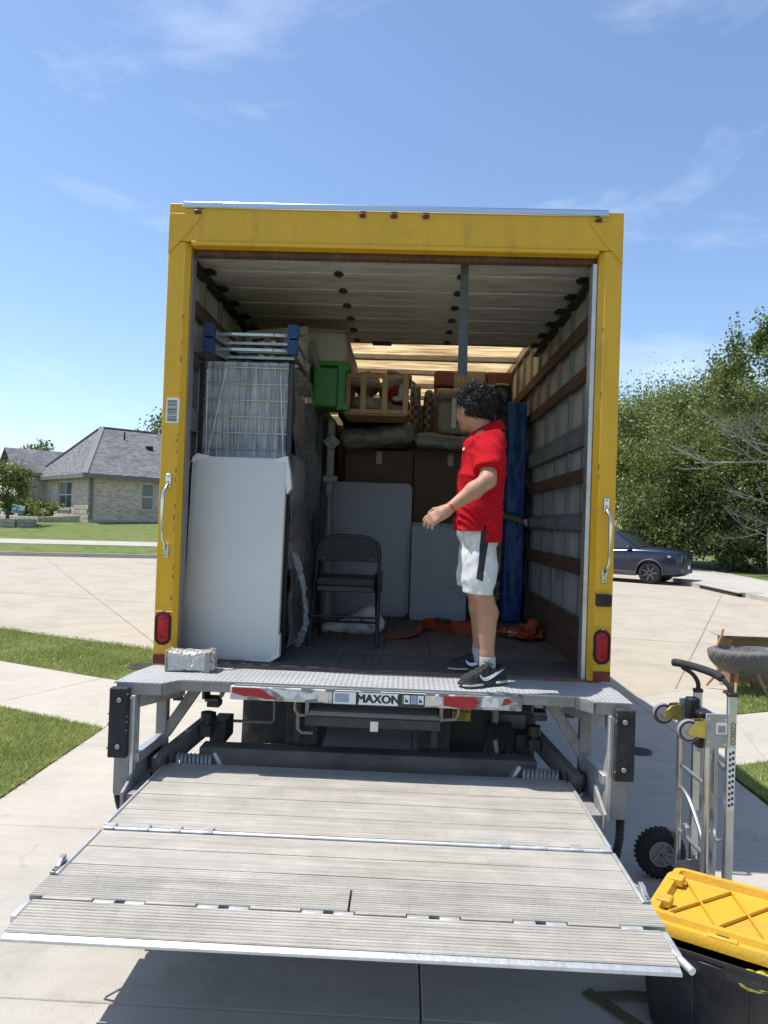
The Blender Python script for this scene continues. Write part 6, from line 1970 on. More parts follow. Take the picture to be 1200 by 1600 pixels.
def limb(P, pts, rs, k=.02):
    d = None
    for a, c, r0, r1 in zip(pts, pts[1:], rs, rs[1:]):
        e_ = cone(P, a, c, r0, r1)
        d = e_ if d is None else smin(d, e_, k)
    return d
def hand(P, W, fd, side, up):
    """W wrist, fd finger direction, side = thumb side, up = back of the hand"""
    fd = fd/np.linalg.norm(fd); up = up - fd*(up@fd); up = up/np.linalg.norm(up); side_ = np.cross(fd, up)
    if side_ @ side < 0:
        side_ = -side_
    Rm = np.stack([fd, side_, up], 1)
    d = smin(rbox(P, W + fd*.048, (.048, .036, .013), .012, Rm), cone(P, W - fd*.01, W + fd*.03, .021, .024), .02)
    L = [.060, .070, .066, .050]
    for i in range(4):
        s = (.027 - .018*i)
        b0 = W + fd*(.088 - .004*abs(i-1)) + side_*s
        curl = [.35 + .07*i, .75 + .08*i, 1.1 + .1*i]
        pts = [b0]
        ang_ = 0
        for j, f in enumerate((.45, .32, .25)):
            ang_ = curl[j] * (.75 if j == 0 else 1)
            dirv = fd*math.cos(ang_) - up*math.sin(ang_) + side_*(.05*(1.5-i))
            pts.append(pts[-1] + dirv*L[i]*f)
        d = smin(d, limb(P, pts, [.0092, .0086, .0078, .0066], .004), .006)
    tb = W + fd*.025 + side_*.028 - up*.004
    t1 = tb + (fd*.7 + side_*.62 - up*.35)*.040
    t2 = t1 + (fd*.95 + side_*.15 - up*.4)*.034
    d = smin(d, limb(P, [tb, t1, t2], [.0135, .0105, .0085], .006), .010)
    return d

def body(P):
    # head
    d = ell(P, hloc(-.012, 0, .035), (.092, .074, .098), HR)
    d = smin(d, ell(P, hloc(.035, 0, -.035), (.058, .058, .078), HR), .03)
    d = smin(d, ell(P, hloc(.060, 0, -.088), (.028, .034, .024), HR), .02)          # chin
    d = smin(d, cone(P, hloc(.088, 0, .012), hloc(.108, 0, -.026), .010, .014), .014)  # nose
    d = smin(d, ell(P, hloc(.078, 0, -.058), (.018, .026, .012), HR), .012)         # lips
    for s in (1, -1):
        d = smin(d, ell(P, hloc(.072, s*.036, .022), (.018, .022, .010), HR), .012)  # brow
        e_ = ell(P, hloc(-.008, s*.078, -.008), (.020, .009, .034), HR)              # ear
        e_ = np.maximum(e_, -ell(P, hloc(-.004, s*.087, -.006), (.011, .007, .021), HR))
        d = smin(d, e_, .006)
        d = smin(d, ell(P, hloc(.055, s*.042, -.03), (.03, .022, .03), HR), .02)     # cheek
        d = np.maximum(d, -ell(P, hloc(.094, s*.034, .004), (.016, .014, .008), HR))
    d = smin(d, limb(P, [hloc(-.018, 0, -.06), NECK + V3(.005, 0, .01), NECK + V3(.01, 0, -.08)], [.055, .054, .058]), .03)
    # trunk
    t = smin(ell(P, CHEST + V3(0, 0, .03), (.115, .165, .20)), ell(P, PELV + V3(0, 0, .03), (.105, .150, .16)), .10)
    t = smin(t, cone(P, SHN + V3(0, .05, -.02), SHF - V3(0, .05, .02), .045, .045), .05) + .012
    d = smin(d, t, .02)
    # arms
    d = smin(d, limb(P, [SHN, (SHN+ELN)/2, ELN], [.056, .050, .040]), .03)
    fm = ELN*.65 + WRN*.35
    d = smin(d, limb(P, [ELN, fm, WRN], [.041, .042, .0245]), .02)
    d = smin(d, limb(P, [SHF, (SHF+ELF)/2, ELF], [.056, .048, .040]), .03)
    d = smin(d, limb(P, [ELF, ELF*.65+WRF*.35, WRF], [.040, .040, .0245]), .02)
    fdir = V3(-.80, -.03, -.50)
    d = smin(d, hand(P, WRN - V3(.002, 0, .002), fdir, V3(-.3, .5, -.2), V3(-.25, -.8, .45)), .015)
    d = smin(d, hand(P, WRF - V3(.002, 0, .002), fdir, V3(-.3, -.5, -.2), V3(-.25, .8, .45)), .015)
    # legs
    for H, K, A, s in ((HIPN, KNN, ANN, -1), (HIPF, KNF, ANF, 1)):
        th = (H + K) / 2 + V3(.0, 0, .02)
        d = smin(d, limb(P, [H, th, K + V3(0, 0, .03)], [.066, .060, .051]), .02)
        cf = K*.68 + A*.32 + V3(.016, 0, 0)
        d = smin(d, limb(P, [K, cf, A*.92 + K*.08, A - V3(0, 0, .03)], [.050, .056, .034, .034]), .03)
        d = smin(d, ell(P, K + V3(-.022, 0, .0), (.034, .036, .044)), .02)
    return d
surf_obj('body', body, (.03, 3.50, 1.03), (.62, 4.34, 2.57), .0062, M_skin, person)

# shirt
def sleeve(P, S, E, s):
    c = S*.30 + E*.70
    d = limb(P, [S + V3(0, .02*s, .012), (S+c)/2, c], [.076, .074, .070])
    ax_ = (E - S) / np.linalg.norm(E - S)
    h = (P - c) @ ax_
    return np.maximum(d, h - .012)
def folds(P):
    x, y, z = P[..., 0], P[..., 1], P[..., 2]
    low = np.clip((2.02 - z) / .2, 0, 1)
    wx_, wz_ = x + .03*vnoise(x*8, y*8, z*8+9), z + .04*vnoise(x*8+5, y*8, z*8)
    r1_ = 1 - 2*np.abs(vnoise(wx_*10+3, y*7, (wz_ + .5*x)*26))
    r2_ = 1 - 2*np.abs(vnoise(wx_*14+wz_*9, y*10+7, wz_*17))
    f = -.013*(.35 + .65*low)*r1_**3 - .008*r2_**3 + .010*vnoise(x*11 + z*6, y*11, z*14)
    return f
def shirt(P):
    x, y, z = P[..., 0], P[..., 1], P[..., 2]
    d = smin(ell(P, CHEST + V3(-.002, 0, .0), (.116, .182, .225)), rbox(P, PELV + V3(-.002, 0, -.02), (.107, .200, .32), .085), .05)
    d = smin(d, cone(P, SHN + V3(-.01, .05, .004), SHF + V3(-.01, -.05, .004), .070, .070), .06)
    d = smin(d, limb(P, [NECK + V3(.012, 0, -.085), NECK + V3(.006, 0, -.045)], [.095, .062]), .03)
    d = smin(d, sleeve(P, SHN, ELN, 1), .03)
    d = smin(d, sleeve(P, SHF, ELF, -1), .03)
    d = d + folds(P)
    # the front hem is higher than the back one, with a slit at the side
    hem = np.where(x < .405, 1.742 + .03*(x-.27), 1.688)
    d = np.maximum(d, (hem - z))
    slit = np.maximum(np.abs(x - .405 + .02*(1.75-z)) - .004 - .10*np.clip(1.775-z, 0, 1)*.3, z - 1.775)
    d = np.maximum(d, -np.maximum(slit, np.abs(y-3.985)-.4))
    # cuffs and neck opening
    d = np.maximum(d, z - (2.262 + .30*(x-.40)))
    d = np.maximum(d, -(limb(P, [NECK + V3(.006, 0, -.06), NECK + V3(-.01, 0, .2)], [.052, .062])))
    inner = np.maximum(body(P) - .002, -1)
    return d
o = surf_obj('shirt', shirt, (.20, 3.60, 1.67), (.60, 4.32, 2.36), .0065, M_shirt, person)
# sleeve cuffs
for S, E in ((SHN, ELN), (SHF, ELF)):
    ax_ = (E - S) / np.linalg.norm(E - S)
    c = S*.30 + E*.70 + ax_*.004
    a1 = np.cross(ax_, V3(0, 0, 1)); a1 /= np.linalg.norm(a1); a2 = np.cross(ax_, a1)
    MB().tube([tuple(c + (a1*math.cos(q) + a2*math.sin(q))*.0705) for q in np.linspace(0, 2*PI, 30)[:-1]], .0042, 6, closed=True).build('cuff', M_shirt, person, smooth=60)
# collar: a stand with a fall turned over it
def collar_ring(r, h, tilt=.32, flare=0):
    P = []
    for q in np.linspace(R_(205), R_(515), 40):
        x, y = math.cos(q), math.sin(q)
        P.append((NECK[0] + .004 + (r + flare)*x*1.02, NECK[1] + (r+flare)*y, NECK[2] + h + tilt*(x*r)))
    return P
cr_ = MB()
R0 = [collar_ring(.068, -.035, .42), collar_ring(.070, .034, .50), collar_ring(.074, .041, .50), collar_ring(.083, .034, .50), collar_ring(.112, -.014, .40)]
n_ = len(R0[0])
vs_ = [p for r in R0 for p in r]
fs_ = [(i*n_+k, i*n_+k+1, (i+1)*n_+k+1, (i+1)*n_+k) for i in range(len(R0)-1) for k in range(n_-1)]
MB().add(vs_, fs_).build('collar', M_shirt, person, smooth=60, solid=.004)
MB().obox((.292, 3.905, 2.175), (.004, .022, .016), (0, .15, .45)).build('chest_logo', M_short, person, bevel=.002)

# shorts
def shorts(P):
    x, y, z = P[..., 0], P[..., 1], P[..., 2]
    d = rbox(P, PELV + V3(-.004, 0, -.03), (.096, .150, .11), .085)
    for H, K, s in ((HIPN, KNN, -1), (HIPF, KNF, 1)):
        e_ = limb(P, [H + V3(0, 0, 0), K + V3(-.014, .0, .06), K + V3(-.018, 0, -.05)], [.083, .075, .069])
        d = smin(d, e_, .03)
    r1_ = 1 - 2*np.abs(vnoise((x+.2*z)*22 + 2*vnoise(x*7, y*7, z*7), y*16, z*6+x*6))
    r2_ = 1 - 2*np.abs(vnoise((x-.6*z)*16, y*12+4, z*9))
    f = -.009*r1_**3 - .007*r2_**3 + .014*vnoise(x*13 + z*5, y*13, z*7) + .012*vnoise(x*26-z*14, y*26, z*18)
    d = d + f
    for H, K in ((HIPN, KNN), (HIPF, KNF)):
        pass
    near = y < 3.985
    hem = np.where(near, 1.418 + .05*(.40 - x), 1.428 + .05*(.40-x))
    return np.maximum(d, hem - z)
o = surf_obj('shorts', shorts, (.22, 3.70, 1.38), (.56, 4.30, 1.86), .0065, M_short, person)
def stripe(P):
    x, y, z = P[..., 0], P[..., 1], P[..., 2]
    cx_ = .398 - .022*(1.62 - z)/.2
    w = .018 + .010*np.clip((z - 1.6)/.2, 0, 1)
    s_ = shorts(P)
    d = np.maximum(s_ - .0026, -(s_ + .014))
    d = np.maximum(d, np.abs(x - cx_) - w)
    return np.maximum(np.maximum(d, 1.495 - z + .4*(cx_ - x)), y - 3.90)
surf_obj('side_stripe', stripe, (.33, 3.74, 1.46), (.46, 3.93, 1.84), .0035, M_stripe, person)

# hair: a mass with many small curls on it
def hair(P):
    d = ell(P, hloc(-.022, 0, .056), (.099, .092, .086), HR)
    d = smin(d, ell(P, hloc(-.050, 0, .004), (.060, .080, .062), HR), .03)
    d = d + .022*vnoise(P[..., 0]*42, P[..., 1]*42, P[..., 2]*42)
    # leave the face and the ears free
    q = (P - HEAD) @ HR
    face = (q[..., 0] - .048) - .55*(q[..., 2] - .03)
    d = np.maximum(d, np.where(q[..., 2] < .07, face, -1))
    ear = ell(P, hloc(.014, .090, -.016), (.044, .040, .052), HR)
    ear2 = ell(P, hloc(.016, -.085, -.02), (.040, .035, .050), HR)
    return np.maximum(np.maximum(d, -ear), -ear2)
hv, hq = surface(hair, HEAD - .17, HEAD + V3(.17, .17, .20), .006)
hair_o = mesh_obj('hair', hv, hq, M_hair, person, smooth=180, recalc=False)
rr = random.Random(3)
b = MB()
cen_ = HEAD + V3(.02, -.01, .03)
for i in range(1700):
    p = hv[rr.randrange(len(hv))]
    if p[2] < HEAD[2] - .045:
        continue
    nrm = Vector(p - cen_).normalized()
    t1 = nrm.cross(Vector((rr.uniform(-1, 1), rr.uniform(-1, 1), rr.uniform(-1, 1)))).normalized()
    t2 = nrm.cross(t1)
    R0_ = rr.uniform(.006, .0125)
    ph = rr.uniform(0, 6.28)
    turns = rr.uniform(.8, 1.5)
    L = rr.uniform(.008, .02)
    ax_ = (nrm*.55 + t1*.6 + Vector((0, 0, -.25))).normalized()
    n1 = ax_.cross(t2).normalized(); n2 = ax_.cross(n1)
    pts = []
    for k in range(11):
        s = k/10
        a = ph + s*turns*6.28
        pts.append(Vector(p) + ax_*(L*s) + (n1*math.cos(a) + n2*math.sin(a))*R0_*(1-.3*s))
    b.tube(pts, [.0016]*10+[.0006], 4)
o = b.build('curls', M_hair, hair_o, smooth=60, recalc=False); o['kind'] = 'stuff'
# eyes
for s in (1, -1):
    c = hloc(.081, s*.034, .004)
    MB().lathe([(.001, -.011), (.008, -.008), (.011, 0), (.008, .008), (.001, .011)], tuple(c), n=12).build('eye', M_white, person, smooth=60)
    MB().obox(tuple(hloc(.092, s*.036, .026)), (.010, .034, .006), (0, 0, math.atan2(HF[1], HF[0]))).build('eyebrow', M_hair, person, bevel=.002)

# wristband
axw = (WRN - ELN)/np.linalg.norm(WRN-ELN)
a1 = np.cross(axw, V3(0, 0, 1)); a1 /= np.linalg.norm(a1); a2 = np.cross(axw, a1)
cw = WRN - axw*.018
MB().loft([[tuple(cw + axw*h + (a1*math.cos(q)+a2*math.sin(q))*r) for q in np.linspace(0, 2*PI, 25)[:-1]] for h, r in ((-.006, .0275), (-.006, .0295), (.006, .0290), (.006, .0270))], closed=True).build('wristband', M_band, person, smooth=40)

# socks and shoes
def shoe(heel, toe, name_lr):
    heel = np.array(heel, np.float32); toe = np.array(toe, np.float32)
    F = toe - heel; Lh = np.linalg.norm(F); F /= Lh
    S = V3(F[1], -F[0], 0)           # to the right of the foot direction
    Rm = np.stack([F, S, V3(0, 0, 1)], 1)
    z0 = heel[2]
    def q_(P):
        return (P - heel) @ Rm
    def outline(q, grow=0):
        t_ = np.clip(q[..., 0]/Lh, 0, 1)
        hw = np.interp(t_, [0, .12, .35, .68, .88, 1], [.024, .036, .036, .048, .042, .016]) + grow
        ends = np.maximum(-q[..., 0] - grow, q[..., 0] - Lh - grow)
        return np.maximum(np.abs(q[..., 1]) - hw, ends)
    def upper(P):
        q = q_(P)
        t_ = np.clip(q[..., 0]/Lh, 0, 1)
        top = np.interp(t_, [0, .10, .30, .42, .60, .80, .93, 1.0], [.096, .104, .100, .106, .082, .062, .050, .030])
        side = outline(q) + .30*np.clip(q[..., 2]-.02, 0, 1)*np.interp(t_, [0, .4, 1], [.35, .7, 1.2])
        d = np.maximum(side, q[..., 2] - top)
        d = np.maximum(d, .022 - q[..., 2])
        hole = ell(q, (Lh*.24, 0, .125), (.052, .031, .06))
        d = np.maximum(d, -hole)
        return d*.8 + .0015*np.sin(q[..., 0]*190)*(t_ > .45)*(q[..., 2] > .05)
    def sole(P):
        q = q_(P)
        t_ = np.clip(q[..., 0]/Lh, 0, 1)
        return np.maximum(outline(q, .004), np.maximum(q[..., 2] - np.interp(t_, [0, .3, .7, 1], [.034, .030, .024, .030]), np.interp(t_, [0, .08, .8, 1], [.004, 0, 0, .012]) - q[..., 2]))*.9
    lo = np.minimum(heel, toe) - .075; hi = np.maximum(heel, toe) + .075
    lo[2] = z0 - .012; hi[2] = z0 + .125
    sh = surf_obj('shoe', upper, lo, hi, .0042, M_shoe, person)
    sl_ = surf_obj('sole', sole, lo, hi, .0048, M_sole, sh)
    def W(f, s, u):
        p = heel + F*f + S*s; return (float(p[0]), float(p[1]), z0 + u)
    # pale rim at the toe and heel, tongue, laces, side mark
    def rim(ts, sd):
        return [W(Lh*t_, sd*(np.interp(t_, [0, .12, .35, .68, .88, 1], [.024, .036, .036, .048, .042, .016])+.0055), .012 + .006*(1-t_)) for t_ in ts]
    for sd in (1, -1):
        MB().tube(rim(np.linspace(.62, 1.0, 10), sd), .0055, 6).build('midsole_rim', M_soleW, sh, smooth=60)
        MB().tube(rim(np.linspace(.03, .30, 8), sd), .0075, 6).build('midsole_rim', M_soleW, sh, smooth=60)
    for k in range(5):
        f = Lh*(.46 + .065*k); u = .103 - .010*k
        MB().tube([W(f-.006, -.024, u-.012), W(f, -.010, u+.0), W(f+.004, .010, u+.0), W(f-.002, .024, u-.012)], .0032, 6).build('lace', M_shoe, sh, smooth=60)
    MB().obox(W(Lh*.37, 0, .112), (.046, .04, .012), (0, -.5, math.atan2(F[1], F[0]))).build('tongue', mat('grey_tongue', (.12, .12, .125), rough=.6), sh, bevel=.005)
    # curved tick on both sides
    for sd in (1, -1):
        low_ = [(.05, .058), (.12, .045), (.17, .037), (.205, .036), (.225, .042), (.235, .052)]
        prof_ = [(.02, .078), (.075, .055), (.135, .034), (.175, .026), (.205, .030), (.222, .046), (.226, .062), (.216, .052), (.198, .043), (.170, .043), (.135, .050), (.085, .064)]
        ring_a, ring_b = [], []
        for f, u in prof_:
            t_ = f/Lh*.80
            hw = np.interp(t_, [0, .12, .35, .68, .88, 1], [.024, .036, .036, .048, .042, .016]) - .30*max(0, u-.02)*np.interp(t_, [0, .4, 1], [.35, .7, 1.2])
            ring_a.append(W(Lh*t_, sd*(hw + .0035), u+.004)); ring_b.append(W(Lh*t_, sd*(hw - .006), u+.004))
        MB().loft([ring_a, ring_b]).build('side_tick', mat('white_tick', (.72, .72, .72), rough=.45, var=.02), sh, smooth=0)
    return sh
shoe((.537, 3.872, PZ+.003), (.300, 3.735, PZ+.003), 'l')
shoe((.535, 4.205, FZ+.001), (.262, 4.175, FZ+.001), 'r')
for A in (ANN, ANF):
    a = A - V3(-.002, 0, .035)
    surf_obj('sock', lambda P: np.maximum(limb(P, [a + V3(0, 0, -.02), a + V3(-.003, 0, .062)], [.042, .0415]) + .0012*np.sin(P[..., 2]*420), P[..., 2] - (a[2] + .055)), a - .075, a + .095, .0055, M_sock, person)
# ================================================================== HAND TRUCK
M_bar = mat('brushed_aluminium_tube', (.60, .60, .60), rough=.32, metal=.85, var=.1, vs=12, dirt=(.38, .37, .36), ds=9, dlo=.55, dhi=.8)
M_zinc = mat('yellow_zinc_plating', (.52, .43, .12), rough=.3, metal=.8, var=.25, vs=12)
M_greytyre = mat('grey_caster_tread', (.22, .22, .225), rough=.7, var=.1)
ht = thing('hand_truck', 'silver convertible hand truck standing upright right of the lift gate', 'hand truck', (1.45, 3.57, 0))
XF, XN = 3.72, 3.42                 # far and near frame planes
LX, RX = 1.405, 1.495               # folded leg frame and main rails
for y, dx, zt in ((XF, -.015, .985), (XN, .02, 1.035)):
    MB().box((RX+dx-.02, y-.012, .10), (RX+dx+.02, y+.012, zt)).build('main_rail', M_bar, ht, bevel=.004)
    MB().box((RX+dx-.012, y+.018, .12), (RX+dx+.012, y+.035, zt-.10)).build('inner_rail', M_bar, ht, bevel=.004)
    MB().tube([(LX+dx*.3, y, .07), (LX+dx*.3, y, .90)], .0165, 12).build('leg_tube', M_bar, ht, smooth=50)
    MB().box((RX+dx-.023, y-.016, zt-.004), (RX+dx+.023, y+.016, zt+.016)).build('rail_cap', M_black, ht, bevel=.006)
    # caster plate
    cp = MB().box((LX-.018+dx*.3, y-.020, .80), (RX+dx-.021, y-.0125, .955)).build('caster_plate', M_galv, ht, bevel=.003)
    for px, pz in ((LX, .93), (LX, .83), (RX+dx-.035, .93), (RX+dx-.035, .82)):
        MB().lathe([(.006, 0), (.005, -.004), (.001, -.005)], (px, y-.0202, pz), axis='y', n=8).build('rivet', M_chrome, cp)
    # caster: fork and wheel
    wx, wz, wr = LX-.092+dx*.3, .872, .052
    fk = MB().prism([(LX-.020, y-.036, .925), (LX-.020, y-.036, .845), (wx-.004, y-.036, wz-.016), (wx-.016, y-.036, wz), (wx-.004, y-.036, wz+.014), (LX-.060, y-.036, .92)], (0, .003, 0))
    fk.prism([(LX-.020, y+.013, .925), (LX-.020, y+.013, .845), (wx-.004, y+.013, wz-.016), (wx-.016, y+.013, wz), (wx-.004, y+.013, wz+.014), (LX-.060, y+.013, .92)], (0, .003, 0))
    fk.box((LX-.021, y-.036, .845), (LX-.018, y+.016, .925))
    f_ = fk.build('caster_fork', M_zinc, ht, bevel=.001)
    cw_ = MB().lathe([(.012, -.015), (wr*.72, -.015), (wr*.80, -.011), (wr*.94, -.013), (wr, -.006), (wr, .006), (wr*.94, .013), (wr*.8, .011), (wr*.72, .015), (.012, .015)], (wx, y-.011, wz), axis='y', n=28).build('caster_wheel', M_greytyre, ht, smooth=40)
    MB().lathe([(.012, -.0165), (wr*.70, -.0155), (wr*.70, -.0150)], (wx, y-.011, wz), axis='y', n=24).build('hub', mat('caster_hub_grey', (.33, .33, .34), rough=.45), cw_, smooth=40)
    MB().lathe([(wr*.74, -.0142), (wr*.86, -.0150), (wr*.86, -.0125)], (wx, y-.011, wz), axis='y', n=24).build('tyre_ring', M_black, cw_, smooth=40)
    MB().cyl((wx, y-.041, wz), (wx, y+.018, wz), .006, 8).build('axle_bolt', M_chrome, cw_)
# stickers on the near rail
st = MB().box((RX+.02-.016, XN-.0145, .52), (RX+.02+.016, XN-.0125, .80)).build('pictogram_strip', mat('label_paper', (.7, .7, .68)), ht, smooth=0)
b = MB()
for k in range(10):
    z = .535 + k*.026
    b.box((RX+.02-.012, XN-.0152, z), (RX+.02-.002, XN-.0147, z+.012)).box((RX+.02+.001, XN-.0152, z+.006), (RX+.02+.012, XN-.0147, z+.019))
o = b.build('pictograms', M_ink, st, smooth=0); o['kind'] = 'stuff'
text_obj('COSCO', 'maker_lettering', M_ink, ht, (RX+.023, XN-.0132, .865), .030, rot=(R_(90), R_(90), 0), extrude=.0005)
MB().box((LX+.035, XN-.0225, .865), (LX+.082, XN-.0205, .915)).build('barcode_label', mat('label_paper', (.7, .7, .68)), ht, smooth=0)
b = MB()
for k in range(8):
    b.box((LX+.042, XN-.0232, .872+k*.004), (LX+.075, XN-.0226, .874+k*.004))
o = b.build('bar_code', M_ink, ht, smooth=0); o['kind'] = 'stuff'
# cross bars and arched braces
for z, x in ((.30, LX), (.62, LX), (.14, RX), (.905, RX), (.70, RX)):
    MB().cyl((x, XF, z), (x+.01, XN, z), .011, 10).build('cross_bar', M_bar, ht, smooth=50)
for s in (0, 1):
    pts = [(LX, XF-.005, .50-.02*s), (LX-.004, XF-.04, .515-.02*s), (LX, XF-.12, .49-.02*s), (LX+.004, XF-.20, .43-.02*s), (LX+.008, XN+.03, .36-.02*s), (LX+.008, XN+.005, .30)]
    if s == 0:
        MB().tube(smooth_path(pts, 5), .0105, 8).build('arched_brace', M_bar, ht, smooth=60)
MB().tube(smooth_path([(RX, XF, .40), (RX, XF-.08, .36), (RX+.01, XN+.08, .34), (RX+.02, XN, .40)], 6), .010, 8).build('arched_brace', M_bar, ht, smooth=60)
MB().box((RX-.03, XF-.12, .15), (RX-.012, XF-.085, .90)).build('centre_strut', M_bar, ht, bevel=.003)
MB().box((RX-.012, XN+.09, .15), (RX+.006, XN+.125, .88)).build('centre_strut', M_bar, ht, bevel=.003)
MB().lathe([(.034, -.012), (.034, .012)], (RX-.022, XF-.105, .815), axis='y', n=20).build('pivot_plate', M_galv, ht, bevel=.002)
MB().box((LX-.012, XF-.12, .30), (LX+.012, XF-.07, .36)).build('latch_plate', M_bar, ht, bevel=.004)
# release catch
MB().box((RX-.085, XF-.075, .86), (RX-.03, XF-.015, .965)).build('release_catch', M_black, ht, bevel=.008)
MB().box((RX-.06, XF-.14, .885), (RX+.01, XF-.06, .915)).build('release_lever', M_black, ht, bevel=.008)
MB().box((LX-.02, XN+.05, .775), (LX+.035, XN+.13, .86)).build('release_catch', M_black, ht, bevel=.01)
# handle
MB().tube(smooth_path([(RX-.015, XF, .98), (RX-.018, XF-.004, 1.03), (RX-.05, XF-.01, 1.075), (1.395, XF-.01, 1.105)], 5), .011, 10).build('handle_tube', M_black, ht, smooth=60)
MB().tube(smooth_path([(RX+.02, XN, 1.04), (RX+.012, XN+.005, 1.07), (RX-.012, XN+.03, 1.105)], 5), .011, 10).build('handle_tube', M_black, ht, smooth=60)
MB().tube(smooth_path([(1.345, XF-.01, 1.128), (1.385, XF-.05, 1.128), (1.43, XF-.13, 1.125), (1.465, XN+.09, 1.118), (RX-.012, XN+.03, 1.105)], 6), [.012]+[.019]*23+[.013], 12).build('grip', M_rubber, ht, smooth=60)
# big wheels
for y, x in ((3.845, 1.362), (3.30, 1.425)):
    w = MB()
    prof = [(.062, -.026), (.09, -.036), (.112, -.032), (.124, -.016), (.126, 0), (.124, .016), (.112, .032), (.09, .036), (.062, .026)]
    w.lathe(prof, (x, y, .128), axis='y', n=40, ring=True)
    wo = w.build('wheel', M_tyre, ht, smooth=50)
    b = MB()
    for k in range(30):
        a = 2*PI*k/30
        for s in (-1, 1):
            b.obox((x+.1245*math.cos(a+s*.05), y+s*.013, .128+.1245*math.sin(a+s*.05)), (.003, .020, .012), Euler((0, -a, s*.5)).to_matrix())
    o = b.build('tread_blocks', M_tyre, wo, smooth=0); o['kind'] = 'stuff'
    MB().lathe([(.012, -.030), (.02, -.030), (.024, -.014), (.05, -.012), (.056, -.028), (.064, -.028), (.064, .028), (.056, .028), (.05, .012), (.012, .03)], (x, y, .128), axis='y', n=24).build('rim', M_galv, wo, smooth=40)
    for k in range(5):
        a = 2*PI*k/5
        MB().bar((x+.018*math.cos(a), y-.02, .128+.018*math.sin(a)), (x+.056*math.cos(a), y-.024, .128+.056*math.sin(a)), .012, .008, up=(0, 1, 0)).build('spoke', M_galv, wo)
MB().cyl((1.362, 3.86, .128), (1.425, 3.285, .128), .010, 10).build('axle', M_galv, ht)
for y in (XF-.03, XN+.03):
    MB().prism([(1.37, y-.03, .10), (1.37, y-.03, .165), (RX, y-.03, .19), (RX+.03, y-.03, .08)], (0, .006, 0)).build('axle_bracket', M_galv, ht, bevel=.003)
MB().box((RX-.005, XN-.06, .012), (RX+.23, XF+.06, .020)).build('toe_plate', M_alu, ht, bevel=.003)
MB().box((RX-.013, XN-.02, .012), (RX-.0055, XF+.02, .18)).build('toe_back', M_alu, ht, bevel=.003)

# ================================================================== STORAGE TOTE
M_tote = mat('black_tote_plastic', (.020, .020, .022), rough=.42, var=.2, vs=5, bump=.1, bs=30, dirt=(.075, .072, .07), ds=5, dlo=.58, dhi=.9)
M_lid = mat('yellow_tote_lid', (.62, .35, .022), rough=.5, var=.08, vs=4, dirt=(.42, .25, .05), ds=4, dlo=.5, dhi=.75, stretch=(1, 3, 1), bump=.15, bs=60)
U = Vector((.853, -.522, 0)); Wv = Vector((.522, .853, 0))
T0 = Vector((.868, 2.70, 0))
tote = thing('storage_tote', 'black storage tote beside the right edge of the lift gate', 'tote', T0)
def tp(u, v, z, o=T0):
    return o + U*u + Wv*v + Vector((0, 0, z))
TL, TW, TH = .77, .50, .325
def ring(k, z, r=.05):
    out = []
    for cx_, cy_, a0 in ((TL-r, r, -90), (TL-r, TW-r, 0), (r, TW-r, 90), (r, r, 180)):
        for q in range(5):
            a = R_(a0 + 90*q/4)
            u = cx_ + r*math.cos(a); v = cy_ + r*math.sin(a)
            out.append(tp(TL/2 + (u-TL/2)*k, TW/2 + (v-TW/2)*k, z))
    return out
rings = [ring(.86, .004), ring(.875, .02), ring(.955, TH-.06), ring(.985, TH-.058), ring(.985, TH-.012), ring(1.0, TH-.010), ring(1.0, TH), ring(.975, TH), ring(.95, TH-.02), ring(.84, .015)]
MB().loft(rings).build('tub', M_tote, tote, smooth=30)
for u in (.20, .37, .54):
    MB().prism([tp(u, .028, .03), tp(u+.006, .028, .03), tp(u+.006, .008, TH-.07), tp(u, .008, TH-.07)], tuple(-Wv*.008)).build('rib', M_tote, tote)
for u in (.22, .50):
    MB().prism([tp(u, .0, TH-.02), tp(u+.08, .0, TH-.02), tp(u+.066, .012, TH-.10), tp(u+.014, .012, TH-.10)], tuple(-Wv*.006)).build('latch_tab', M_tote, tote, bevel=.003)
MB().prism([tp(-.003, .14, TH-.07), tp(-.003, .36, TH-.07), tp(-.003, .34, TH-.02), tp(-.003, .16, TH-.02)], tuple(-U*.03)).build('end_grip', M_tote, tote, bevel=.006)
# lid, set down askew and propped up at the front
lid = thing('tote_lid', 'scuffed yellow plastic lid lying askew on the black tote', 'lid', T0 + Vector((.05, .05, TH)))
LO = T0 + U*.015 + Wv*.065
tilt = lambda v, u: TH + .030 - .035*v + .025*u*.3
def lp(u, v, z):
    return LO + U*u + Wv*v + Vector((0, 0, tilt(v, u) + z))
def lring(ins, z, r=.06, ch=0):
    out = []
    for cx_, cy_, a0 in ((TL-r, r, -90), (TL-r, TW-r, 0), (r, TW-r, 90), (r, r, 180)):
        for q in range(5):
            a = R_(a0 + 90*q/4)
            u = cx_ + (r-ins)*math.cos(a); v = cy_ + (r-ins)*math.sin(a)
            out.append(lp(u, v, z))
    return out
lr = [lring(-.012, -.030), lring(-.012, -.004), lring(-.006, .010), lring(.012, .012), lring(.018, .034), lring(.044, .034), lring(.052, .006), lring(.054, .004)]
MB().loft(lr).build('lid_panel', M_lid, lid, smooth=28)
def rib(u0, v0, u1, v1, w=.007, h=.013, name='lid_rib'):
    a, c = lp(u0, v0, .006+h/2), lp(u1, v1, .006+h/2)
    MB().bar(a, c, w, h).build(name, M_lid, lid, bevel=.002)
for q in ((.07, .08, .24, .42), (.24, .08, .40, .42), (.40, .08, .57, .42), (.56, .08, .70, .40), (.24, .08, .07, .42), (.40, .08, .24, .42), (.57, .08, .40, .42), (.70, .10, .57, .42)):
    rib(*q)
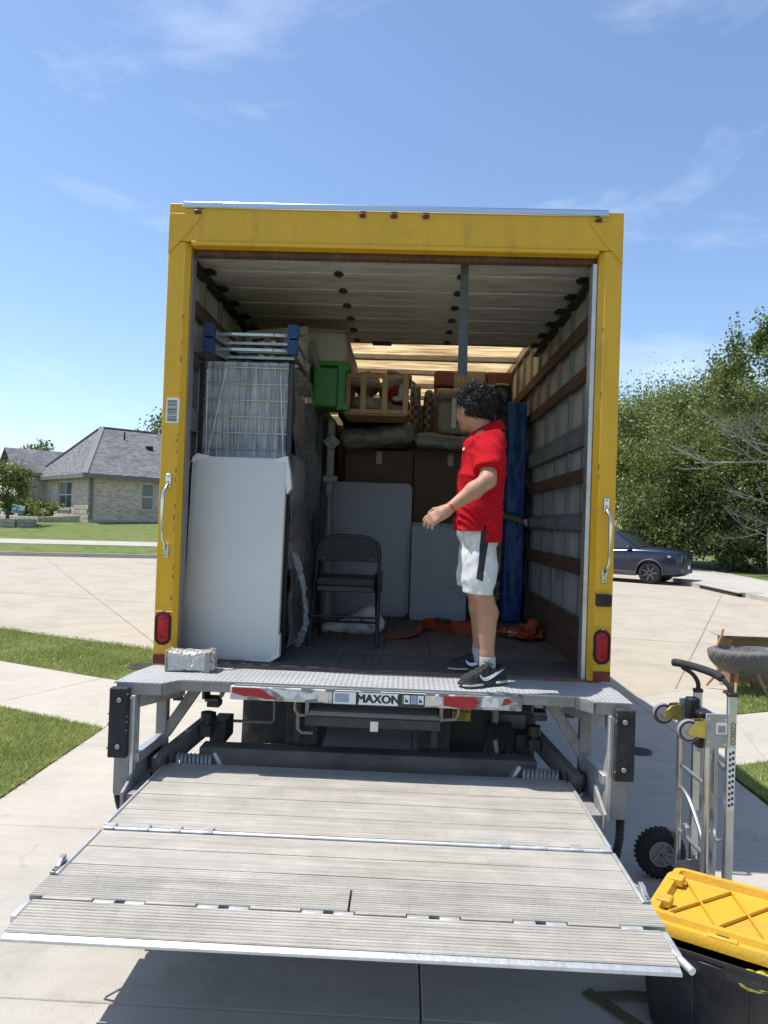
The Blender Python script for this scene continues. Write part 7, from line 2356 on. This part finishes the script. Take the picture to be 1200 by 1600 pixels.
for v in (.14, .36):
    MB().prism([lp(.02, v-.03, .012), lp(.075, v-.03, .012), lp(.075, v+.03, .012), lp(.02, v+.03, .012)], (0, 0, .032)).build('corner_boss', M_lid, lid, bevel=.006)
for u in (.22, .50):
    MB().prism([lp(u, -.006, -.002), lp(u+.1, -.006, -.002), lp(u+.1, .05, -.002), lp(u, .05, -.002)], (0, 0, .020)).build('latch_land', M_lid, lid, bevel=.005)
    MB().prism([lp(u+.03, .006, .0185), lp(u+.07, .006, .0185), lp(u+.07, .012, .0185), lp(u+.03, .012, .0185)], (0, 0, .001)).build('slot', M_dark, lid)
rope = thing('tow_rope', 'bright yellow coiled strap showing between tote and lid', 'strap', tp(.42, .03, TH-.04))
for k in range(5):
    pts = [tp(.36+.03*k+.05*math.cos(a), .045+.03*math.sin(a), TH-.055+.012*k*.5+.010*math.sin(a*2+k)) for a in np.linspace(0, 2*PI, 16)[:-1]]
    MB().tube(pts, .013, 6, closed=True).build('coil', mat('yellow_rope', (.56, .50, .06), rough=.8, var=.2, vs=60, bump=.4, bs=120), rope, smooth=60)
# olive strap on the ground
t = thing('webbing_strap', 'olive webbing strap lying on the driveway left of the tote', 'strap', (.85, 2.8, 0))
M_olive = mat('olive_ground_webbing', (.105, .095, .045), rough=.9, var=.2, vs=30, bump=.3, bs=200)
ribbon([(.748, 2.868, .005, 0), (.80, 2.80, .006, 0), (.86, 2.72, .007, 0), (.93, 2.63, .008, 0), (1.0, 2.55, .006, 0)], .05, 'webbing', M_olive, t)
ribbon([(.79, 2.835, .010, 0), (.85, 2.842, .009, .05), (.91, 2.852, .012, .12), (.97, 2.850, .010, .05), (1.05, 2.85, .008, 0)], .045, 'webbing', M_olive, t)

# ================================================================== GREY QUILTED CHAIR AND BOX ON THE GRASS
M_quilt = mat('grey_velvet', (.115, .112, .108), rough=.85, var=.12, vs=12, sheen=.15)
M_oak = mat('oak_leg', (.36, .20, .085), rough=.5, var=.15, vs=8)
ch = thing('tub_chair', 'grey quilted tub chair with slanted oak legs on the grass', 'chair', (3.78, 8.35, 0))
cc_ = V3(3.80, 8.38, .35)
def tub(P):
    q = P - cc_
    d = ell(P, cc_ + V3(0, 0, .10), (.36, .31, .26))
    d = -smin(-d, -(P[..., 2] - (cc_[2] + .135 + .03*(q[..., 0]))), .04)
    d = np.maximum(d, -ell(P, cc_ + V3(.02, .06, .17), (.29, .24, .17)))
    a = np.arctan2(q[..., 1], q[..., 0])*.34
    s1 = np.abs(np.mod((a*1.1 + q[..., 2])/.12, 1) - .5); s2 = np.abs(np.mod((a*1.1 - q[..., 2])/.12, 1) - .5)
    return d + .006*np.exp(-(s1/.07)**2) + .006*np.exp(-(s2/.07)**2)
surf_obj('shell', tub, cc_ - V3(.38, .34, .2), cc_ + V3(.38, .34, .2), .009, M_quilt, ch)
for x0, y0, x1, y1 in ((3.70, 8.24, 3.62, 8.10), (3.90, 8.24, 3.98, 8.10), (3.68, 8.52, 3.56, 8.70), (3.93, 8.52, 4.08, 8.66)):
    MB().tube([(x0, y0, .27), (x1, y1, .0)], [.021, .013], 10).build('leg', M_oak, ch, smooth=50)
MB().tube([(3.62, 8.62, .44), (3.70, 8.66, .60), (3.72, 8.68, .66)], .014, 8).build('leg', M_oak, ch, smooth=50)
t = thing('open_carton', 'brown open cardboard carton behind the grey quilted chair', 'box', (4.15, 8.9, 0))
for a, c in (((3.86, 8.78, .0), (4.46, 8.785, .52)), ((3.86, 9.15, .0), (4.46, 9.155, .52)), ((3.86, 8.786, .0), (3.866, 9.149, .52)), ((4.454, 8.786, .0), (4.46, 9.149, .52))):
    MB().box(a, c).build('side', mat('brown_carton_outdoor', (.26, .16, .095), rough=.85, var=.1), t)
MB().prism([(3.866, 8.778, .52), (4.455, 8.778, .52), (4.50, 8.66, .575), (3.80, 8.66, .575)], (0, 0, .005)).build('flap', mat('brown_carton_outdoor', (.26, .16, .095)), t)
MB().prism([(3.862, 8.80, .52), (3.862, 9.15, .52), (3.74, 9.12, .565), (3.76, 8.72, .555)], (0, 0, .005)).build('flap', mat('brown_carton_outdoor', (.26, .16, .095)), t)
t = thing('wire_basket', 'silver wire basket resting on the seat of the quilted chair', 'basket', (3.98, 8.33, .45))
for z, k in ((.47, .85), (.505, 1)):
    MB().tube([(3.98+.17*k*math.cos(a), 8.32+.12*k*math.sin(a), z) for a in np.linspace(0, 2*PI, 21)[:-1]], .006, 6, closed=True).build('hoop', M_chrome, t, smooth=60)
for k in range(8):
    a = k*PI/4
    MB().cyl((3.98+.17*math.cos(a), 8.32+.12*math.sin(a), .505), (3.98+.145*math.cos(a), 8.32+.10*math.sin(a), .47), .004, 6).build('wire', M_chrome, t)

# ================================================================== PARKED CAR
M_car = mat('dark_blue_car_paint', (.006, .011, .038), rough=.2, var=.08, vs=3, coat=.7, metal=.25)
M_cglass = mat('tinted_car_glass', (.03, .04, .042), rough=.05, var=.1, spec=.9)
M_clad = mat('grey_car_cladding', (.055, .056, .058), rough=.6, var=.1)
M_lampg = mat('headlamp_glass', (.55, .57, .6), rough=.1, var=.2, vs=30, spec=.9)
CA = R_(-33)
CM = Matrix.Translation((8.40, 25.45, ZS)) @ Matrix.Rotation(CA, 4, 'Z') @ Matrix.Translation((-1.42, .82, 0))
car = thing('parked_car', 'dark blue sport utility car parked across the street right of the truck', 'car', tuple(CM.translation))
def cpart(b, name, m, par=None, **k):
    return b.xform(CM).build(name, m, par or car, **k)
def sec(x, hw, zb, zt, crown=.05, tum=.06):
    H = [(0, zb), (hw*.75, zb), (hw*.97, zb+.08), (hw, zb+.25), (hw*1.0, zt-.28), (hw*.98, zt-.10), (hw*(1-tum), zt-.01), (hw*.6, zt+crown*.8), (0, zt+crown)]
    return [(x, y, z) for y, z in H] + [(x, -y, z) for y, z in H[-2:0:-1]]
st_b = [(2.46, .76, .44, .99, .02), (2.43, .86, .34, 1.08, .03), (2.30, .92, .27, 1.12, .05), (1.9, .96, .25, 1.17, .06), (1.3, .975, .25, 1.20, .06), (.8, .98, .25, 1.19, .04), (0, .98, .25, 1.15, .03), (-1.2, .98, .25, 1.17, .03), (-2.0, .965, .27, 1.19, .03), (-2.36, .93, .33, 1.16, .02), (-2.44, .80, .46, 1.08, .02)]
bodyb = MB().loft([sec(*q) for q in st_b])
bo = cpart(bodyb, 'body', M_car, smooth=60, sub=2)
for wx in (1.42, -1.40):
    for s in (1, -1):
        cut = MB().cyl((wx, s*.60, .38), (wx, s*1.2, .38), .435, 32).xform(CM)
        co = cut.build('wheel_arch_cutter', None, car)
        md = bo.modifiers.new('arch', 'BOOLEAN'); md.object = co; md.operation = 'DIFFERENCE'; md.solver = 'FAST'
        dg = bpy.context.evaluated_depsgraph_get()
        me = bpy.data.meshes.new_from_object(bo.evaluated_get(dg))
        bo.modifiers.clear(); bo.data = me
        bpy.data.objects.remove(co)
        # arch cladding
        arc = [(wx + .455*math.cos(a), s*.972, .38 + .455*math.sin(a)) for a in np.linspace(-.1, PI+.1, 20)]
        cpart(MB().tube(arc, .035, 6), 'arch_trim', M_clad, smooth=60)
        w = MB().lathe([(.25, -.11), (.34, -.115), (.375, -.085), (.38, 0), (.375, .085), (.34, .115), (.25, .11)], (wx, s*.86, .38), axis='y', n=32, ring=True)
        wo = cpart(w, 'wheel', M_tyre, smooth=50)
        cpart(MB().lathe([(.02, s*.06), (.06, s*.075), (.07, s*.05), (.24, s*.03), (.265, s*.09), (.27, s*.06), (.27, -s*.08), (.05, -s*.08)], (wx, s*.86, .38), axis='y', n=28), 'rim', M_bmetal, wo, smooth=40)
        for k in range(7):
            a = 2*PI*k/7
            cpart(MB().bar((wx+.05*math.cos(a), s*.93, .38+.05*math.sin(a)), (wx+.255*math.cos(a), s*.945, .38+.255*math.sin(a)), .055, .03, up=(0, s, 0)), 'spoke', mat('black_alloy', (.10, .10, .105), rough=.3, metal=.3), wo)
gh = [(1.02, .87, .85, 1.17, 1.24), (.62, .88, .80, 1.17, 1.54), (.22, .89, .74, 1.17, 1.77), (-.6, .90, .74, 1.17, 1.83), (-1.6, .90, .73, 1.19, 1.81), (-2.1, .88, .71, 1.19, 1.74), (-2.33, .82, .72, 1.19, 1.25)]
cpart(MB().loft([[(x, -w0, z0), (x, w0, z0), (x, w1, z1-.03), (x, w1*.85, z1), (x, -w1*.85, z1), (x, -w1, z1-.03)] for x, w0, w1, z0, z1 in gh]), 'glasshouse', M_cglass, smooth=40)
rf = [(.26, .74, 1.765), (-.6, .745, 1.84), (-1.6, .735, 1.822), (-2.15, .715, 1.75)]
cpart(MB().loft([[(x, -w, z-.035), (x, w, z-.035), (x, w*.9, z+.012), (x, -w*.9, z+.012)] for x, w, z in rf]), 'roof', M_car, smooth=50, bevel=.01)
for s in (1, -1):
    for a, c, w in (((1.05, s*.88, 1.19), (.22, s*.76, 1.765), .075), ((-.35, s*.885, 1.16), (-.42, s*.755, 1.80), .07), ((-1.35, s*.885, 1.17), (-1.42, s*.745, 1.80), .09), ((-2.2, s*.85, 1.18), (-2.02, s*.72, 1.75), .16)):
        cpart(MB().bar(a, c, w, .05, up=(0, s, .2)), 'pillar', M_car if w != .07 else M_bmetal, bevel=.01)
    cpart(MB().bar((1.0, s*.895, 1.165), (-2.2, s*.885, 1.19), .03, .03), 'belt_trim', M_chrome if False else M_bmetal)
    cpart(MB().box((1.0, s*.945, .26), (-1.0, s*.992, .42)), 'sill_cladding', M_clad, bevel=.02)
    mi = cpart(MB().obox((.72, s*1.03, 1.20), (.16, .22, .16)), 'mirror', M_bmetal, bevel=.05, seg=3)
    cpart(MB().bar((.70, s*.90, 1.15), (.71, s*.97, 1.17), .06, .04), 'mirror_arm', M_bmetal, mi)
    for x in (-.12, -1.12):
        cpart(MB().bar((x, s*.992, .97), (x-.24, s*.992, .975), .02, .035), 'door_handle', M_car, bevel=.01)
    for x in (.62, -.36, -1.28):
        cpart(MB().bar((x, s*.983, .45), (x-.04, s*.975, 1.13), .008, .008), 'door_gap', M_dark)
    cpart(MB().loft([[(2.44, s*.52, .86), (2.44, s*.52, .93), (2.42, s*.50, .94), (2.40, s*.5, .86)], [(2.36, s*.80, .87), (2.36, s*.80, .95), (2.30, s*.78, .96), (2.3, s*.8, .87)], [(2.02, s*.965, .94), (2.02, s*.965, 1.0), (2.0, s*.93, 1.01), (2.0, s*.93, .94)]]), 'headlight', M_lampg, smooth=50)
    cpart(MB().obox((2.41, s*.68, .50), (.08, .22, .09)), 'fog_lamp_housing', M_clad, bevel=.02)
    cpart(MB().lathe([(.01, .02), (.035, .02), (.04, 0)], (2.44, s*.68, .50), axis='x', n=12), 'fog_lamp', M_lampg)
    cpart(MB().obox((-2.40, s*.78, 1.0), (.12, .22, .22)), 'tail_light', M_redlens, bevel=.03)
    cpart(MB().tube([(-.2, s*.66, 1.85), (-.3, s*.66, 1.89), (-1.7, s*.65, 1.88), (-1.8, s*.65, 1.83)], .018, 6), 'roof_rail', M_bmetal, smooth=60)
gr_ = cpart(MB().obox((2.455, 0, .80), (.05, 1.0, .20)), 'grille', M_bmetal, bevel=.03)
for z in (.75, .80, .85):
    cpart(MB().obox((2.484, 0, z), (.012, .92, .016)), 'grille_bar', M_clad, gr_)
cpart(MB().obox((2.44, 0, .46), (.08, 1.25, .16)), 'lower_intake', M_clad, bevel=.03)
cpart(MB().obox((2.486, 0, .60), (.012, .34, .13)), 'number_plate', mat('plate_white', (.7, .7, .7), var=.05), bevel=.004)
cpart(MB().bar((.95, .70, 1.19), (.55, .1, 1.50), .02, .01), 'wiper', M_black)
